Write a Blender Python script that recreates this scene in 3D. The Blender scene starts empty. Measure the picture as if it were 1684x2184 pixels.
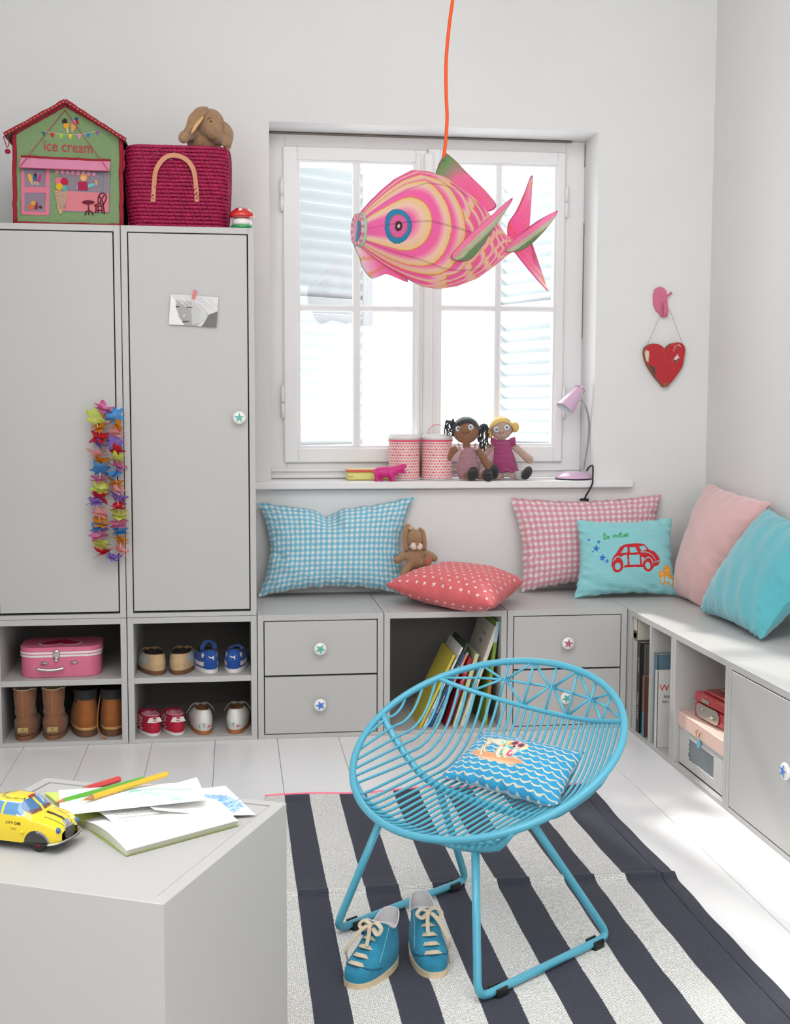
import bpy, bmesh, math, random
import numpy as np
from mathutils import Vector, Matrix
# ---------------------------------------------------------------- camera
CAM = np.array([-.0678, -3.7931, 1.0573]); YAW, PIT, ROL, FPX = .1316, .0886, .0029, 2597.76
_F = np.array([math.sin(YAW)*math.cos(PIT), math.cos(YAW)*math.cos(PIT), -math.sin(PIT)])
_R = np.array([math.cos(YAW), -math.sin(YAW), 0.]); _U = np.cross(_R, _F)
_R, _U = _R*math.cos(ROL)+_U*math.sin(ROL), -_R*math.sin(ROL)+_U*math.cos(ROL)
sc = bpy.context.scene
col = sc.collection
cd = bpy.data.cameras.new('camera'); co = bpy.data.objects.new('camera', cd); col.objects.link(co)
cd.sensor_fit = 'VERTICAL'; cd.sensor_height = 36; cd.lens = FPX/2184*36; cd.clip_start = .05
co.matrix_world = Matrix(((_R[0], _U[0], -_F[0], CAM[0]), (_R[1], _U[1], -_F[1], CAM[1]), (_R[2], _U[2], -_F[2], CAM[2]), (0, 0, 0, 1)))
sc.camera = co
# ---------------------------------------------------------------- world, sun, lamps, exposure
w = bpy.data.worlds.new('daylight'); sc.world = w; w.use_nodes = True
w.node_tree.nodes['Background'].inputs[0].default_value = (.93, .97, 1, 1)
w.node_tree.nodes['Background'].inputs[1].default_value = 4.0
def light(kind, name, loc, direction, energy, color=(1, 1, 1), size=None, angle=None):
    l = bpy.data.lights.new(name, kind); l.energy = energy; l.color = color
    if size: l.shape = 'RECTANGLE'; l.size, l.size_y = size
    if angle: l.angle = angle
    o = bpy.data.objects.new(name, l); col.objects.link(o); o.location = loc
    o.rotation_euler = Vector(direction).to_track_quat('-Z', 'Y').to_euler()
    return o
XL_ = -.87
SUN_AZ, SUN_EL = math.radians(10.8), math.radians(36)
light('SUN', 'sun', (0, 6, 5), (math.sin(SUN_AZ)*math.cos(SUN_EL), -math.cos(SUN_AZ)*math.cos(SUN_EL), -math.sin(SUN_EL)), 4.2, (1, .97, .92), angle=.045)
# left window light inferred from the shading; overhead and rear lamps are added unseen fill
light('AREA', 'left_window_light', (XL_+.02, -2.55, 1.85), (1, .85, -.10), 26, (.98, .99, 1), size=(1.5, 1.5))
light('AREA', 'overhead_fill', (.35, -2.0, 2.93), (0, .28, -1), 46, (1, .99, .98), size=(2.2, 2.4))
light('AREA', 'rear_fill', (.9, -4.85, 1.3), (-.05, 1, -.04), 21, (1, .985, .97), size=(2.2, 1.4))
sc.view_settings.view_transform = 'Standard'; sc.view_settings.look = 'None'; sc.view_settings.gamma = 1
sc.view_settings.exposure = 0.30; sc.view_settings.use_curve_mapping = False
# ---------------------------------------------------------------- helpers
def at(u, v, ax, val):                       # the world point seen at pixel (u, v) on the plane ax = val
    d = _F+_R*(u-842)/FPX-_U*(v-1092)/FPX; i = 'xyz'.index(ax)
    return Vector(CAM+(val-CAM[i])/d[i]*d)
def lin(c):
    return tuple((x/12.92 if x <= .04045 else ((x+.055)/1.055)**2.4) for x in c)
def H(s):
    return tuple(int(s[i:i+2], 16)/255 for i in (0, 2, 4))
_mats = {}
def mat(name, c=(.8, .8, .8), rough=.5, metal=0, bump=None, attr=False, var=0, sheen=0, trans=0, spec=.5, coat=0, emit=0, fn=None, alpha=1, sss=0):
    if name in _mats: return _mats[name]
    if isinstance(c, str): c = H(c)
    m = bpy.data.materials.new(name); m.use_nodes = True; nt = m.node_tree; b = nt.nodes['Principled BSDF']
    I = b.inputs; I['Base Color'].default_value = (*lin(c), 1); I['Roughness'].default_value = rough; I['Metallic'].default_value = metal
    I['Specular IOR Level'].default_value = spec; I['Sheen Weight'].default_value = sheen; I['Coat Weight'].default_value = coat
    I['Transmission Weight'].default_value = trans; I['Alpha'].default_value = alpha
    if sheen: I['Sheen Roughness'].default_value = .5
    m.diffuse_color = (*lin(c), 1)
    cs = None
    if attr:
        a = nt.nodes.new('ShaderNodeAttribute'); a.attribute_name = 'Col'; cs = a.outputs['Color']; nt.links.new(cs, I['Base Color'])
    if fn: cs = fn(nt); nt.links.new(cs, I['Base Color'])
    tc = nt.nodes.new('ShaderNodeTexCoord')
    if var:                                  # uneven colour, var = (scale, amount)
        n = nt.nodes.new('ShaderNodeTexNoise'); n.inputs['Scale'].default_value = var[0]; n.inputs['Detail'].default_value = 4
        nt.links.new(tc.outputs['Object'], n.inputs['Vector'])
        mr = nt.nodes.new('ShaderNodeMapRange'); mr.inputs[1].default_value = .3; mr.inputs[2].default_value = .7
        mr.inputs[3].default_value = 1-var[1]; mr.inputs[4].default_value = 1+var[1]*.6; nt.links.new(n.outputs[0], mr.inputs[0])
        mx = nt.nodes.new('ShaderNodeVectorMath'); mx.operation = 'SCALE'
        if cs: nt.links.new(cs, mx.inputs[0])
        else: mx.inputs[0].default_value = lin(c)
        nt.links.new(mr.outputs[0], mx.inputs['Scale']); nt.links.new(mx.outputs[0], I['Base Color'])
    if bump:                                 # bump = (kind, scale, strength[, distance])
        k, s, st = bump[:3]
        if k == 'noise':
            n = nt.nodes.new('ShaderNodeTexNoise'); n.inputs['Scale'].default_value = s; n.inputs['Detail'].default_value = 6
        elif k == 'vor':
            n = nt.nodes.new('ShaderNodeTexVoronoi'); n.inputs['Scale'].default_value = s
        else:
            n = nt.nodes.new('ShaderNodeTexWave'); n.inputs['Scale'].default_value = s; n.bands_direction = k; n.inputs['Distortion'].default_value = 1.5; n.inputs['Detail Scale'].default_value = 4
        nt.links.new(tc.outputs['Object'], n.inputs['Vector'])
        bp = nt.nodes.new('ShaderNodeBump'); bp.inputs['Strength'].default_value = st; bp.inputs['Distance'].default_value = bump[3] if len(bump) > 3 else .002
        nt.links.new(n.outputs[0], bp.inputs['Height']); nt.links.new(bp.outputs[0], I['Normal'])
    if trans or alpha < 1: m.use_screen_refraction = True if hasattr(m, 'use_screen_refraction') else None
    _mats[name] = m
    return m
def translucent(name, amount=.5, attr=True, c=(1, 1, 1), rough=.6, bump=None):
    if name in _mats: return _mats[name]
    m = mat(name, c, rough, attr=attr, bump=bump); nt = m.node_tree; b = nt.nodes['Principled BSDF']; out = nt.nodes['Material Output']
    t = nt.nodes.new('ShaderNodeBsdfTranslucent'); mx = nt.nodes.new('ShaderNodeMixShader'); mx.inputs[0].default_value = amount
    if attr:
        a = [n for n in nt.nodes if n.type == 'ATTRIBUTE'][0]; nt.links.new(a.outputs['Color'], t.inputs[0])
    else: t.inputs[0].default_value = (*lin(H(c) if isinstance(c, str) else c), 1)
    nt.links.new(b.outputs[0], mx.inputs[1]); nt.links.new(t.outputs[0], mx.inputs[2]); nt.links.new(mx.outputs[0], out.inputs[0])
    return m
def N3(p): return Vector(p)
class MB:
    """collects shapes, builds ONE mesh object"""
    def __init__(s): s.v = []; s.f = []; s.m = []; s.sm = []; s.uv = {}; s.cf = None
    def add(s, vs, fs, mi=0, smooth=False):
        b = len(s.v); s.v += [tuple(p) for p in vs]
        for f in fs: s.f.append(tuple(i+b for i in f)); s.m.append(mi); s.sm.append(smooth)
        return s
    def box(s, a, b, mi=0, bev=0, M=None):
        x0, y0, z0 = [min(a[i], b[i]) for i in range(3)]; x1, y1, z1 = [max(a[i], b[i]) for i in range(3)]
        if bev <= 0:
            vs = [(x0, y0, z0), (x1, y0, z0), (x1, y1, z0), (x0, y1, z0), (x0, y0, z1), (x1, y0, z1), (x1, y1, z1), (x0, y1, z1)]
            fs = [(3, 2, 1, 0), (4, 5, 6, 7), (0, 1, 5, 4), (1, 2, 6, 5), (2, 3, 7, 6), (3, 0, 4, 7)]
        else:
            vs = []; k = {}
            e = min(bev, (x1-x0)/2.01, (y1-y0)/2.01, (z1-z0)/2.01); c = ((x0, x1), (y0, y1), (z0, z1))
            for ix in (0, 1):
                for iy in (0, 1):
                    for iz in (0, 1):
                        p = [c[0][ix], c[1][iy], c[2][iz]]; sg = [1 if q == 0 else -1 for q in (ix, iy, iz)]
                        for ax in range(3):
                            q = [p[j]+(0 if j == ax else sg[j]*e) for j in range(3)]; k[(ix, iy, iz, ax)] = len(vs); vs.append(q)
            fs = []
            for ax in range(3):
                o = [j for j in range(3) if j != ax]
                for sd in (0, 1):
                    def K(a_, b_):
                        t = [0, 0, 0]; t[ax] = sd; t[o[0]] = a_; t[o[1]] = b_; return k[(*t, ax)]
                    q = [K(0, 0), K(1, 0), K(1, 1), K(0, 1)]; fs.append(tuple(q if (sd == 1) == (ax != 1) else q[::-1]))
            for ax in range(3):
                o = [j for j in range(3) if j != ax]
                for a_ in (0, 1):
                    for b_ in (0, 1):
                        def K2(e_, fx):
                            t = [0, 0, 0]; t[ax] = e_; t[o[0]] = a_; t[o[1]] = b_; return k[(*t, fx)]
                        q = [K2(0, o[0]), K2(1, o[0]), K2(1, o[1]), K2(0, o[1])]
                        fs.append(tuple(q))
            for ix in (0, 1):
                for iy in (0, 1):
                    for iz in (0, 1): fs.append((k[(ix, iy, iz, 0)], k[(ix, iy, iz, 1)], k[(ix, iy, iz, 2)]))
            s.fix = True
        if M is not None: vs = [M @ Vector(p) for p in vs]
        return s.add(vs, fs, mi)
    def tube(s, pts, r, n=8, mi=0, closed=False, caps=True, up=None, flat=1.0):
        P = [Vector(p) for p in pts]; k = len(P); R = r if isinstance(r, (list, tuple)) else [r]*k
        vs = []; fs = []; prev = None
        for i, p in enumerate(P):
            a = P[(i-1) % k] if (closed or i > 0) else P[i]; b = P[(i+1) % k] if (closed or i < k-1) else P[i]
            t = (b-a); t = t.normalized() if t.length > 1e-9 else Vector((0, 0, 1))
            if prev is None:
                u = Vector(up) if up else (Vector((0, 0, 1)) if abs(t.z) < .9 else Vector((1, 0, 0)))
            else: u = prev
            u = (u-t*u.dot(t)); u = u.normalized() if u.length > 1e-6 else t.orthogonal().normalized(); prev = u; q = t.cross(u)
            for j in range(n):
                an = 2*math.pi*j/n; vs.append(p+u*(math.cos(an)*R[i]*flat)+q*(math.sin(an)*R[i]))
        for i in range(k if closed else k-1):
            for j in range(n):
                a = i*n+j; b = i*n+(j+1) % n; c = ((i+1) % k)*n+(j+1) % n; d = ((i+1) % k)*n+j; fs.append((a, b, c, d))
        if caps and not closed: fs.append(tuple(range(n))[::-1]); fs.append(tuple((k-1)*n+j for j in range(n)))
        return s.add(vs, fs, mi, True)
    def lathe(s, prof, n=24, mi=0, M=None, smooth=True, cap=True):
        vs = []; fs = []; k = len(prof)
        for r, z in prof:
            for j in range(n): an = 2*math.pi*j/n; vs.append(Vector((r*math.cos(an), r*math.sin(an), z)))
        for i in range(k-1):
            for j in range(n): a = i*n+j; b = i*n+(j+1) % n; fs.append((a, b, b+n, a+n))
        if cap:
            if prof[0][0] > 1e-5: fs.append(tuple(range(n))[::-1])
            if prof[-1][0] > 1e-5: fs.append(tuple((k-1)*n+j for j in range(n)))
        if M is not None: vs = [M @ p for p in vs]
        return s.add(vs, fs, mi, smooth)
    def ell(s, c, r, n=20, m=12, mi=0, M=None):
        c = Vector(c); vs = []; fs = []
        R = Vector(r) if not isinstance(r, (int, float)) else Vector((r, r, r))
        for i in range(m+1):
            th = math.pi*i/m
            for j in range(n):
                ph = 2*math.pi*j/n; p = Vector((math.sin(th)*math.cos(ph)*R.x, math.sin(th)*math.sin(ph)*R.y, math.cos(th)*R.z))
                vs.append((M @ p if M is not None else p)+c)
        for i in range(m):
            for j in range(n): a = i*n+j; b = i*n+(j+1) % n; fs.append((a, a+n, b+n, b))
        return s.add(vs, fs, mi, True)
    def prism(s, poly, d, M=None, mi=0, smooth=False):   # poly in local XY, thickness d along +Z
        n = len(poly); A = sum(poly[i][0]*poly[(i+1) % n][1]-poly[(i+1) % n][0]*poly[i][1] for i in range(n))
        if A < 0: poly = poly[::-1]
        vs = [Vector((x, y, 0)) for x, y in poly]+[Vector((x, y, d)) for x, y in poly]
        if M is not None: vs = [M @ p for p in vs]
        fs = [tuple(range(n))[::-1], tuple(range(n, 2*n))]+[(i, (i+1) % n, n+(i+1) % n, n+i) for i in range(n)]
        return s.add(vs, fs, mi, smooth)
    def grid(s, fn, nu, nv, mi=0, smooth=True, wrapu=False, uvs=False):
        b = len(s.v); vs = []; fs = []; mu = nu if wrapu else nu+1
        for j in range(nv+1):
            for i in range(mu): vs.append(fn(i/nu, j/nv))
        for j in range(nv):
            for i in range(nu):
                i2 = (i+1) % mu; fs.append((j*mu+i, j*mu+i2, (j+1)*mu+i2, (j+1)*mu+i))
        return s.add(vs, fs, mi, smooth)
    def build(s, name, mats, parent=None, loc=None, rot=None, colors=None, uvs=None, M=None, double=False):
        me = bpy.data.meshes.new(name); me.from_pydata([tuple(p) for p in s.v], [], s.f)
        for m_ in (mats if isinstance(mats, (list, tuple)) else [mats]): me.materials.append(m_)
        me.polygons.foreach_set('material_index', s.m); me.polygons.foreach_set('use_smooth', s.sm)
        if colors is not None:
            a = me.color_attributes.new('Col', 'FLOAT_COLOR', 'POINT')
            arr = np.ones((len(s.v), 4), np.float32); c = np.asarray(colors, np.float32)
            c = np.where(c <= .04045, c/12.92, ((c+.055)/1.055)**2.4); arr[:, :3] = c; a.data.foreach_set('color', arr.ravel())
        if uvs is not None:
            u = me.uv_layers.new(name='UVMap'); li = np.empty(len(me.loops), np.int32); me.loops.foreach_get('vertex_index', li)
            u.data.foreach_set('uv', np.asarray(uvs, np.float32)[li].ravel())
        if getattr(s, 'fix', False) or double:
            bm = bmesh.new(); bm.from_mesh(me)
            if double: bmesh.ops.remove_doubles(bm, verts=bm.verts, dist=1e-6)
            bmesh.ops.recalc_face_normals(bm, faces=bm.faces); bm.to_mesh(me); bm.free()
        me.update()
        o = bpy.data.objects.new(name, me); col.objects.link(o)
        if parent is not None: o.parent = parent
        if loc is not None: o.location = loc
        if rot is not None: o.rotation_euler = rot
        if M is not None: o.matrix_local = M
        return o
def tag(o, label=None, cat=None, group=None, kind=None):
    if label: o['label'] = label
    if cat: o['category'] = cat
    if group: o['group'] = group
    if kind: o['kind'] = kind
    return o
def thing(name, label, cat, loc=(0, 0, 0), rot=None, group=None, M=None):
    o = bpy.data.objects.new(name, None); col.objects.link(o); o.empty_display_size = .05
    if M is not None: o.matrix_world = M
    else:
        o.location = loc
        if rot is not None: o.rotation_euler = rot if not isinstance(rot, (int, float)) else (0, 0, rot)
    return tag(o, label, cat, group)
def frame(o, x, y, z=None):                  # 4x4 from origin and axes
    x = Vector(x).normalized(); y = Vector(y); y = (y-x*y.dot(x)).normalized(); z = x.cross(y)
    return Matrix(((x.x, y.x, z.x, o[0]), (x.y, y.y, z.y, o[1]), (x.z, y.z, z.z, o[2]), (0, 0, 0, 1)))
def Rz(a): return Matrix.Rotation(a, 4, 'Z')
def T(*p): return Matrix.Translation(Vector(p if len(p) == 3 else p[0]))
def smooth_path(P, k=6, closed=False):       # Catmull-Rom
    P = [Vector(p) for p in P]; n = len(P); out = []
    for i in range(n if closed else n-1):
        a = P[(i-1) % n] if closed or i > 0 else P[i]*2-P[i+1]; b = P[i]; c = P[(i+1) % n]
        d = P[(i+2) % n] if closed or i+2 < n else c*2-b
        for j in range(k):
            t = j/k; out.append(.5*((2*b)+(c-a)*t+(2*a-5*b+4*c-d)*t*t+(3*b-a-3*c+d)*t**3))
    if not closed: out.append(P[-1])
    return out
def star_poly(r, rot=0, inner=.42, n=5):
    return [(math.sin(rot+math.pi*i/n)*(r if i % 2 == 0 else r*inner), math.cos(rot+math.pi*i/n)*(r if i % 2 == 0 else r*inner)) for i in range(2*n)]
def circ_poly(r, n=20, cx=0, cy=0, ry=None): return [(cx+r*math.cos(2*math.pi*i/n), cy+(ry or r)*math.sin(2*math.pi*i/n)) for i in range(n)]
def rrect(x0, y0, x1, y1, r, n=4):
    out = []
    for cx, cy, a in ((x1-r, y0+r, -90), (x1-r, y1-r, 0), (x0+r, y1-r, 90), (x0+r, y0+r, 180)):
        for i in range(n+1): t = math.radians(a+90*i/n); out.append((cx+r*math.cos(t), cy+r*math.sin(t)))
    return out
class Canvas:
    """flat print, rasterised in memory, later sampled onto a dense cloth mesh as its dye colours; x right 0..1, y up 0..1"""
    def __init__(s, w, h, bg):
        s.w, s.h = w, h; s.a = np.ones((h, w, 3))*np.array(H(bg) if isinstance(bg, str) else bg)
        s.X, s.Y = np.meshgrid((np.arange(w)+.5)/w, (np.arange(h)+.5)/h); s.asp = w/h
    def _c(s, c): return np.array(H(c) if isinstance(c, str) else c)
    def put(s, m, c, al=1): s.a[m] = s.a[m]*(1-al)+s._c(c)*al; return s
    def poly(s, P, c, al=1):
        X, Y = s.X, s.Y; m = np.zeros(X.shape, bool); n = len(P)
        for i in range(n):
            x0, y0 = P[i]; x1, y1 = P[(i+1) % n]
            if y0 == y1: continue
            m ^= ((y0 > Y) != (y1 > Y)) & (X < (x1-x0)*(Y-y0)/(y1-y0)+x0)
        return s.put(m, c, al)
    def ell(s, cx, cy, rx, ry, c, al=1, rot=0):
        dx = (s.X-cx)*s.asp; dy = s.Y-cy; a = dx*math.cos(rot)+dy*math.sin(rot); b = -dx*math.sin(rot)+dy*math.cos(rot)
        return s.put((a/rx)**2+(b/ry)**2 < 1, c, al)
    def line(s, P, w_, c, al=1):
        m = np.zeros(s.X.shape, bool)
        for (x0, y0), (x1, y1) in zip(P[:-1], P[1:]):
            ax, ay = x0*s.asp, y0; dx, dy = (x1-x0)*s.asp, y1-y0; L = dx*dx+dy*dy+1e-12
            t = np.clip(((s.X*s.asp-ax)*dx+(s.Y-ay)*dy)/L, 0, 1)
            m |= (s.X*s.asp-ax-t*dx)**2+(s.Y-ay-t*dy)**2 < w_*w_/4
        return s.put(m, c, al)
    def star(s, cx, cy, r, c, rot=0): return s.poly([(cx+x/s.asp, cy+y) for x, y in star_poly(r, rot)], c)
    def curve(s, P, w_, c, k=6, al=1):
        Q = smooth_path([(x, y, 0) for x, y in P], k); return s.line([(q.x, q.y) for q in Q], w_, c, al)
    def sample(s, u, v):
        i = np.clip((np.asarray(u)*s.w).astype(int), 0, s.w-1); j = np.clip((np.asarray(v)*s.h).astype(int), 0, s.h-1); return s.a[j, i]
    def get(s, u, v): return s.a[min(s.h-1, max(0, int(v*s.h))), min(s.w-1, max(0, int(u*s.w)))]
def text_mesh(txt, size, mat_, parent, M, name='lettering', depth=.0004, align='CENTER', shear=0, squeeze=1, bold=0):
    cu = bpy.data.curves.new('t', 'FONT'); cu.body = txt; cu.size = size; cu.extrude = depth; cu.align_x = align; cu.align_y = 'CENTER'; cu.shear = shear; cu.resolution_u = 3; cu.offset = bold
    t = bpy.data.objects.new('t', cu); col.objects.link(t); dg = bpy.context.evaluated_depsgraph_get(); dg.update()
    me = bpy.data.meshes.new_from_object(t.evaluated_get(dg)); bpy.data.objects.remove(t); bpy.data.curves.remove(cu)
    me.name = name; me.materials.clear(); me.materials.append(mat_)
    if squeeze != 1: me.transform(Matrix.Scale(squeeze, 4, (1, 0, 0)))
    o = bpy.data.objects.new(name, me); col.objects.link(o); o.parent = parent; o.matrix_local = M
    return o
def front(x, y, z, roll=0):                  # local XY plane facing the camera side (-y)
    return T(x, y, z) @ Matrix.Rotation(math.pi/2, 4, 'X') @ Matrix.Rotation(roll, 4, 'Z')
def sidew(x, y, z, roll=0):                  # local XY plane facing -x (the right row fronts); local x runs towards -y
    return T(x, y, z) @ Rz(-math.pi/2) @ Matrix.Rotation(math.pi/2, 4, 'X') @ Matrix.Rotation(roll, 4, 'Z')
def rnd_noise(seed):
    r = random.Random(seed); K = [(r.uniform(2, 9), r.uniform(2, 9), r.uniform(0, 6), r.uniform(.3, 1)) for _ in range(7)]
    return lambda u, v: sum(a*math.sin(fx*u*2+fy*v*2+p) for fx, fy, p, a in K)/4
# ================================================================ the room
D = .455; XW = 1.635; XL = -.87; ZC = 2.95; YB = -4.9
M_wall = mat('wall_plaster', 'e6e6e5', .9, bump=('noise', 60, .25, .002), var=(3, .015))
M_trim = mat('white_gloss_paint', 'ebebeb', .42, bump=('noise', 40, .15, .001))
M_floor = mat('white_floor_paint', 'eeeeef', .32, bump=('noise', 25, .12, .001), var=(5, .02))
M_gap = mat('dark_joint', 'a19c96', .9)
M_cab = mat('light_grey_lacquer', 'bdbcba', .45, var=(4, .01))
M_black = mat('black_plastic', '18191b', .5)
fl = MB().box((XL-.1, YB, -.06), (XW+.1, D, -.0185)).build('floor', M_gap); tag(fl, 'white painted floorboards', kind='structure')
seams = [-.912+.1945*i for i in range(14)]; rb = random.Random(4)
for i in range(13):
    x0, x1 = seams[i]+.0006, seams[i+1]-.0006
    if x0 > XW+.02: break
    js = {9: [-1.58], 2: [-2.6], 5: [-3.0], 7: [-2.2], 11: [-1.1], 0: [-1.2]}.get(i, [])
    ys = [D]+js+[YB]
    for a, b in zip(ys[:-1], ys[1:]):
        h = rb.uniform(-.0006, 0)
        MB().box((x0, b+.0006, -.0185), (x1, a-.0006, h), bev=.0012).build('floorboard', M_floor, fl)
# back wall with the window opening
WX0, WX1, WZ0, WZ1 = .060, 1.213, .786, 2.010; YF = .62
bw = MB()
bw.box((XL-.1, D, -.06), (WX0, YF+.12, ZC)); bw.box((WX1, D, -.06), (XW+.1, YF+.12, ZC))
bw.box((WX0, D, -.06), (WX1, YF+.12, WZ0-.03)); bw.box((WX0, D, WZ1), (WX1, YF+.12, ZC))
tag(bw.build('wall_back', M_wall), 'white plastered wall around the casement window', kind='structure')
tag(MB().box((XW, YB, -.06), (XW+.1, D, ZC)).build('wall_right', M_wall), 'white plastered side wall', kind='structure')
tag(MB().box((XL-.1, YB, -.06), (XL, D, ZC)).build('wall_left', M_wall), 'white plastered wall beside the wardrobes', kind='structure')
tag(MB().box((XL-.1, YB-.1, -.06), (XW+.1, YB, ZC)).build('wall_front', M_wall), 'white wall behind the viewer', kind='structure')
tag(MB().box((XL-.1, YB-.1, ZC), (XW+.1, D+.3, ZC+.1)).build('ceiling', M_wall), 'white ceiling', kind='structure')
# window
win = bpy.data.objects.new('window_1', None); col.objects.link(win); tag(win, 'white wooden casement window with eight panes', kind='structure')
win.location = (.63, YF, WZ0)
win_inv = T(-.63, -YF, -WZ0)
def W(mb): mb.v = [tuple(win_inv @ Vector(p)) for p in mb.v]; return mb
fx0, fx1, fz0, fz1 = WX0, WX1, WZ0, WZ1
m = MB()
m.box((fx0, YF, fz0), (fx0+.062, YF+.06, fz1), bev=.003); m.box((fx1-.075, YF, fz0), (fx1, YF+.06, fz1), bev=.003)
m.box((fx0+.06, YF+.001, fz1-.048), (fx1-.073, YF+.06, fz1), bev=.003); m.box((fx0+.06, YF+.001, fz0), (fx1-.073, YF+.06, fz0+.058), bev=.003)
m.box((fx0+.004, YF-.01, fz0+.026), (fx1-.004, YF+.01, fz0+.038), bev=.002); m.box((fx0+.004, YF-.016, fz0+.002), (fx1-.004, YF+.01, fz0+.016), bev=.002)
W(m).build('window_frame', M_trim, win)
M_dark = mat('paint_crack', '8b8379', .9)
M_glass = mat('window_glass', (1, 1, 1), 0, trans=1, spec=.5)
# thin glass that lets daylight straight through
nt = M_glass.node_tree; tr = nt.nodes.new('ShaderNodeBsdfTransparent'); gl = nt.nodes.new('ShaderNodeBsdfGlossy'); gl.inputs['Roughness'].default_value = .02
mx = nt.nodes.new('ShaderNodeMixShader'); mx.inputs[0].default_value = .06; nt.links.new(tr.outputs[0], mx.inputs[1]); nt.links.new(gl.outputs[0], mx.inputs[2]); nt.links.new(mx.outputs[0], nt.nodes['Material Output'].inputs[0])
def casement(x0, x1, z0, z1, gx, gz):
    """gx: glass spans in x, gz: glass spans in z"""
    m = MB(); y0, y1 = YF-.018, YF+.028
    m.box((x0, y0, z0), (gx[0][0]-.008, y1, z1), bev=.004); m.box((gx[-1][1]+.008, y0, z0), (x1, y1, z1), bev=.004)
    m.box((gx[0][0]-.01, y0+.0005, z0), (gx[-1][1]+.01, y1, gz[0][0]-.008), bev=.004); m.box((gx[0][0]-.01, y0+.0005, gz[-1][1]+.008), (gx[-1][1]+.01, y1, z1), bev=.004)
    c = W(m).build('casement', M_trim, win)
    # moulding steps round the glass
    m = MB()
    X0, X1, Z0, Z1 = gx[0][0], gx[-1][1], gz[0][0], gz[-1][1]
    m.box((X0-.010, y0+.008, Z0-.01), (X0, y1-.004, Z1+.01), bev=.002); m.box((X1, y0+.008, Z0-.01), (X1+.010, y1-.004, Z1+.01), bev=.002)
    m.box((X0-.01, y0+.0085, Z0-.010), (X1+.01, y1-.004, Z0), bev=.002); m.box((X0-.01, y0+.0085, Z1), (X1+.01, y1-.004, Z1+.010), bev=.002)
    W(m).build('moulding', M_trim, c)
    m = MB()
    for (a, b), (c2, d2) in zip(gx[:-1], gx[1:]): m.box((b, y0+.006, Z0-.006), (c2, y1-.002, Z1+.006), bev=.005)
    W(m).build('muntin', M_trim, c)
    m = MB()
    for (a, b), (c2, d2) in zip(gz[:-1], gz[1:]): m.box((X0-.006, y0+.007, b), (X1+.006, y1-.003, c2), bev=.005)
    W(m).build('muntin', M_trim, c)
    for a, b in gx:
        for e, f_ in gz: W(MB().box((a-.003, YF+.004, e-.003), (b+.003, YF+.007, f_+.003))).build('pane', M_glass, c)
    return c
casement(.112, .628, .845, 1.962, [(.172, .361), (.388, .577)], [(.906, 1.388), (1.410, 1.908)])
casement(.630, 1.137, .845, 1.968, [(.684, .880), (.903, 1.098)], [(.912, 1.394), (1.416, 1.914)])
W(MB().box((.614, YF-.030, .850), (.648, YF-.016, 1.950), bev=.005)).build('meeting_strip', M_trim, win)
W(MB().box((.590, YF-.024, .850), (.604, YF-.017, 1.945), bev=.003)).build('bead', M_trim, win)
for hx, hz in ((.108, 1.79), (.108, 1.06), (1.140, 1.79), (1.140, 1.06)):
    m = MB(); m.tube([(hx, YF-.020, hz-.055), (hx, YF-.020, hz-.001)], .0065, 10); m.tube([(hx, YF-.020, hz+.001), (hx, YF-.020, hz+.055)], .0065, 10); m.ell((hx, YF-.02, hz+.057), (.005, .005, .006), 8, 6)
    W(m).build('hinge', M_trim, win)
m = MB(); m.box((.640, YF-.045, 1.30), (.658, YF-.03, 1.36), bev=.004); m.tube([(.649, YF-.045, 1.33), (.649, YF-.062, 1.33), (.649, YF-.066, 1.30), (.649, YF-.064, 1.26)], .006, 10)
m = MB(); m.box((.064, YF-.0165, fz1-.006), (1.16, YF+.001, fz1-.0035)); m.box((.066, YF-.0175, fz0-.0005), (.40, YF-.015, fz0+.0022)); m.box((.82, YF-.0175, fz0-.0005), (.92, YF-.015, fz0+.0022)); m.box((fx1-.0035, YF-.0035, 1.92), (fx1-.001, YF+.001, 2.0)); m.box((fx1-.003, YF-.0035, 1.3), (fx1-.001, YF+.001, 1.72))
W(m).build('paint_gap', M_dark, win)
sill = MB(); sill.box((.001, .418, WZ0-.026), (1.352, YF+.002, WZ0), bev=.004)
tag(sill.build('trim_1', M_trim), 'white window sill board', kind='structure')
# shutters outside, half open
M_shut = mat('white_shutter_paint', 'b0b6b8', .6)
def shutter(label, hinge, tip, z0, z1):
    h = Vector(hinge); d = Vector(tip)-h; L = d.length; x = d.normalized(); y = Vector((-x.y, x.x, 0))
    t = thing('window_shutter', label, 'shutter', M=Matrix(((x.x, y.x, 0, h.x), (x.y, y.y, 0, h.y), (0, 0, 1, z0), (0, 0, 0, 1))), group='slatted shutters outside the window')
    hh = z1-z0; m = MB()
    m.box((0, -.018, 0), (.05, .018, hh), bev=.003); m.box((L-.05, -.018, 0), (L, .018, hh), bev=.003)
    for z in (0, hh*.5-.03, hh-.06): m.box((.05, -.0175, z), (L-.05, .0175, z+.06), bev=.003)
    m.build('shutter_frame', M_shut, t)
    sm = None; z = .075
    while z < hh-.07:
        if not (hh*.5-.045 < z < hh*.5+.035):
            if sm is None:
                ob = MB().box((.048, -.026, -.004), (L-.048, .026, .004), bev=.002).build('slat', M_shut, t); sm = ob
            else: ob = sm.copy(); col.objects.link(ob)
            ob.location = (0, 0, z); ob.rotation_euler = (math.radians(-52 if x.x > 0 else 52), 0, 0)
        z += .046
    return t
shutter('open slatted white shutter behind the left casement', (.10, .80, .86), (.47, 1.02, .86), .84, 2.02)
shutter('open slatted white shutter behind the right casement', (1.20, .765, .86), (1.01, 1.19, .86), .84, 2.02)
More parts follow.
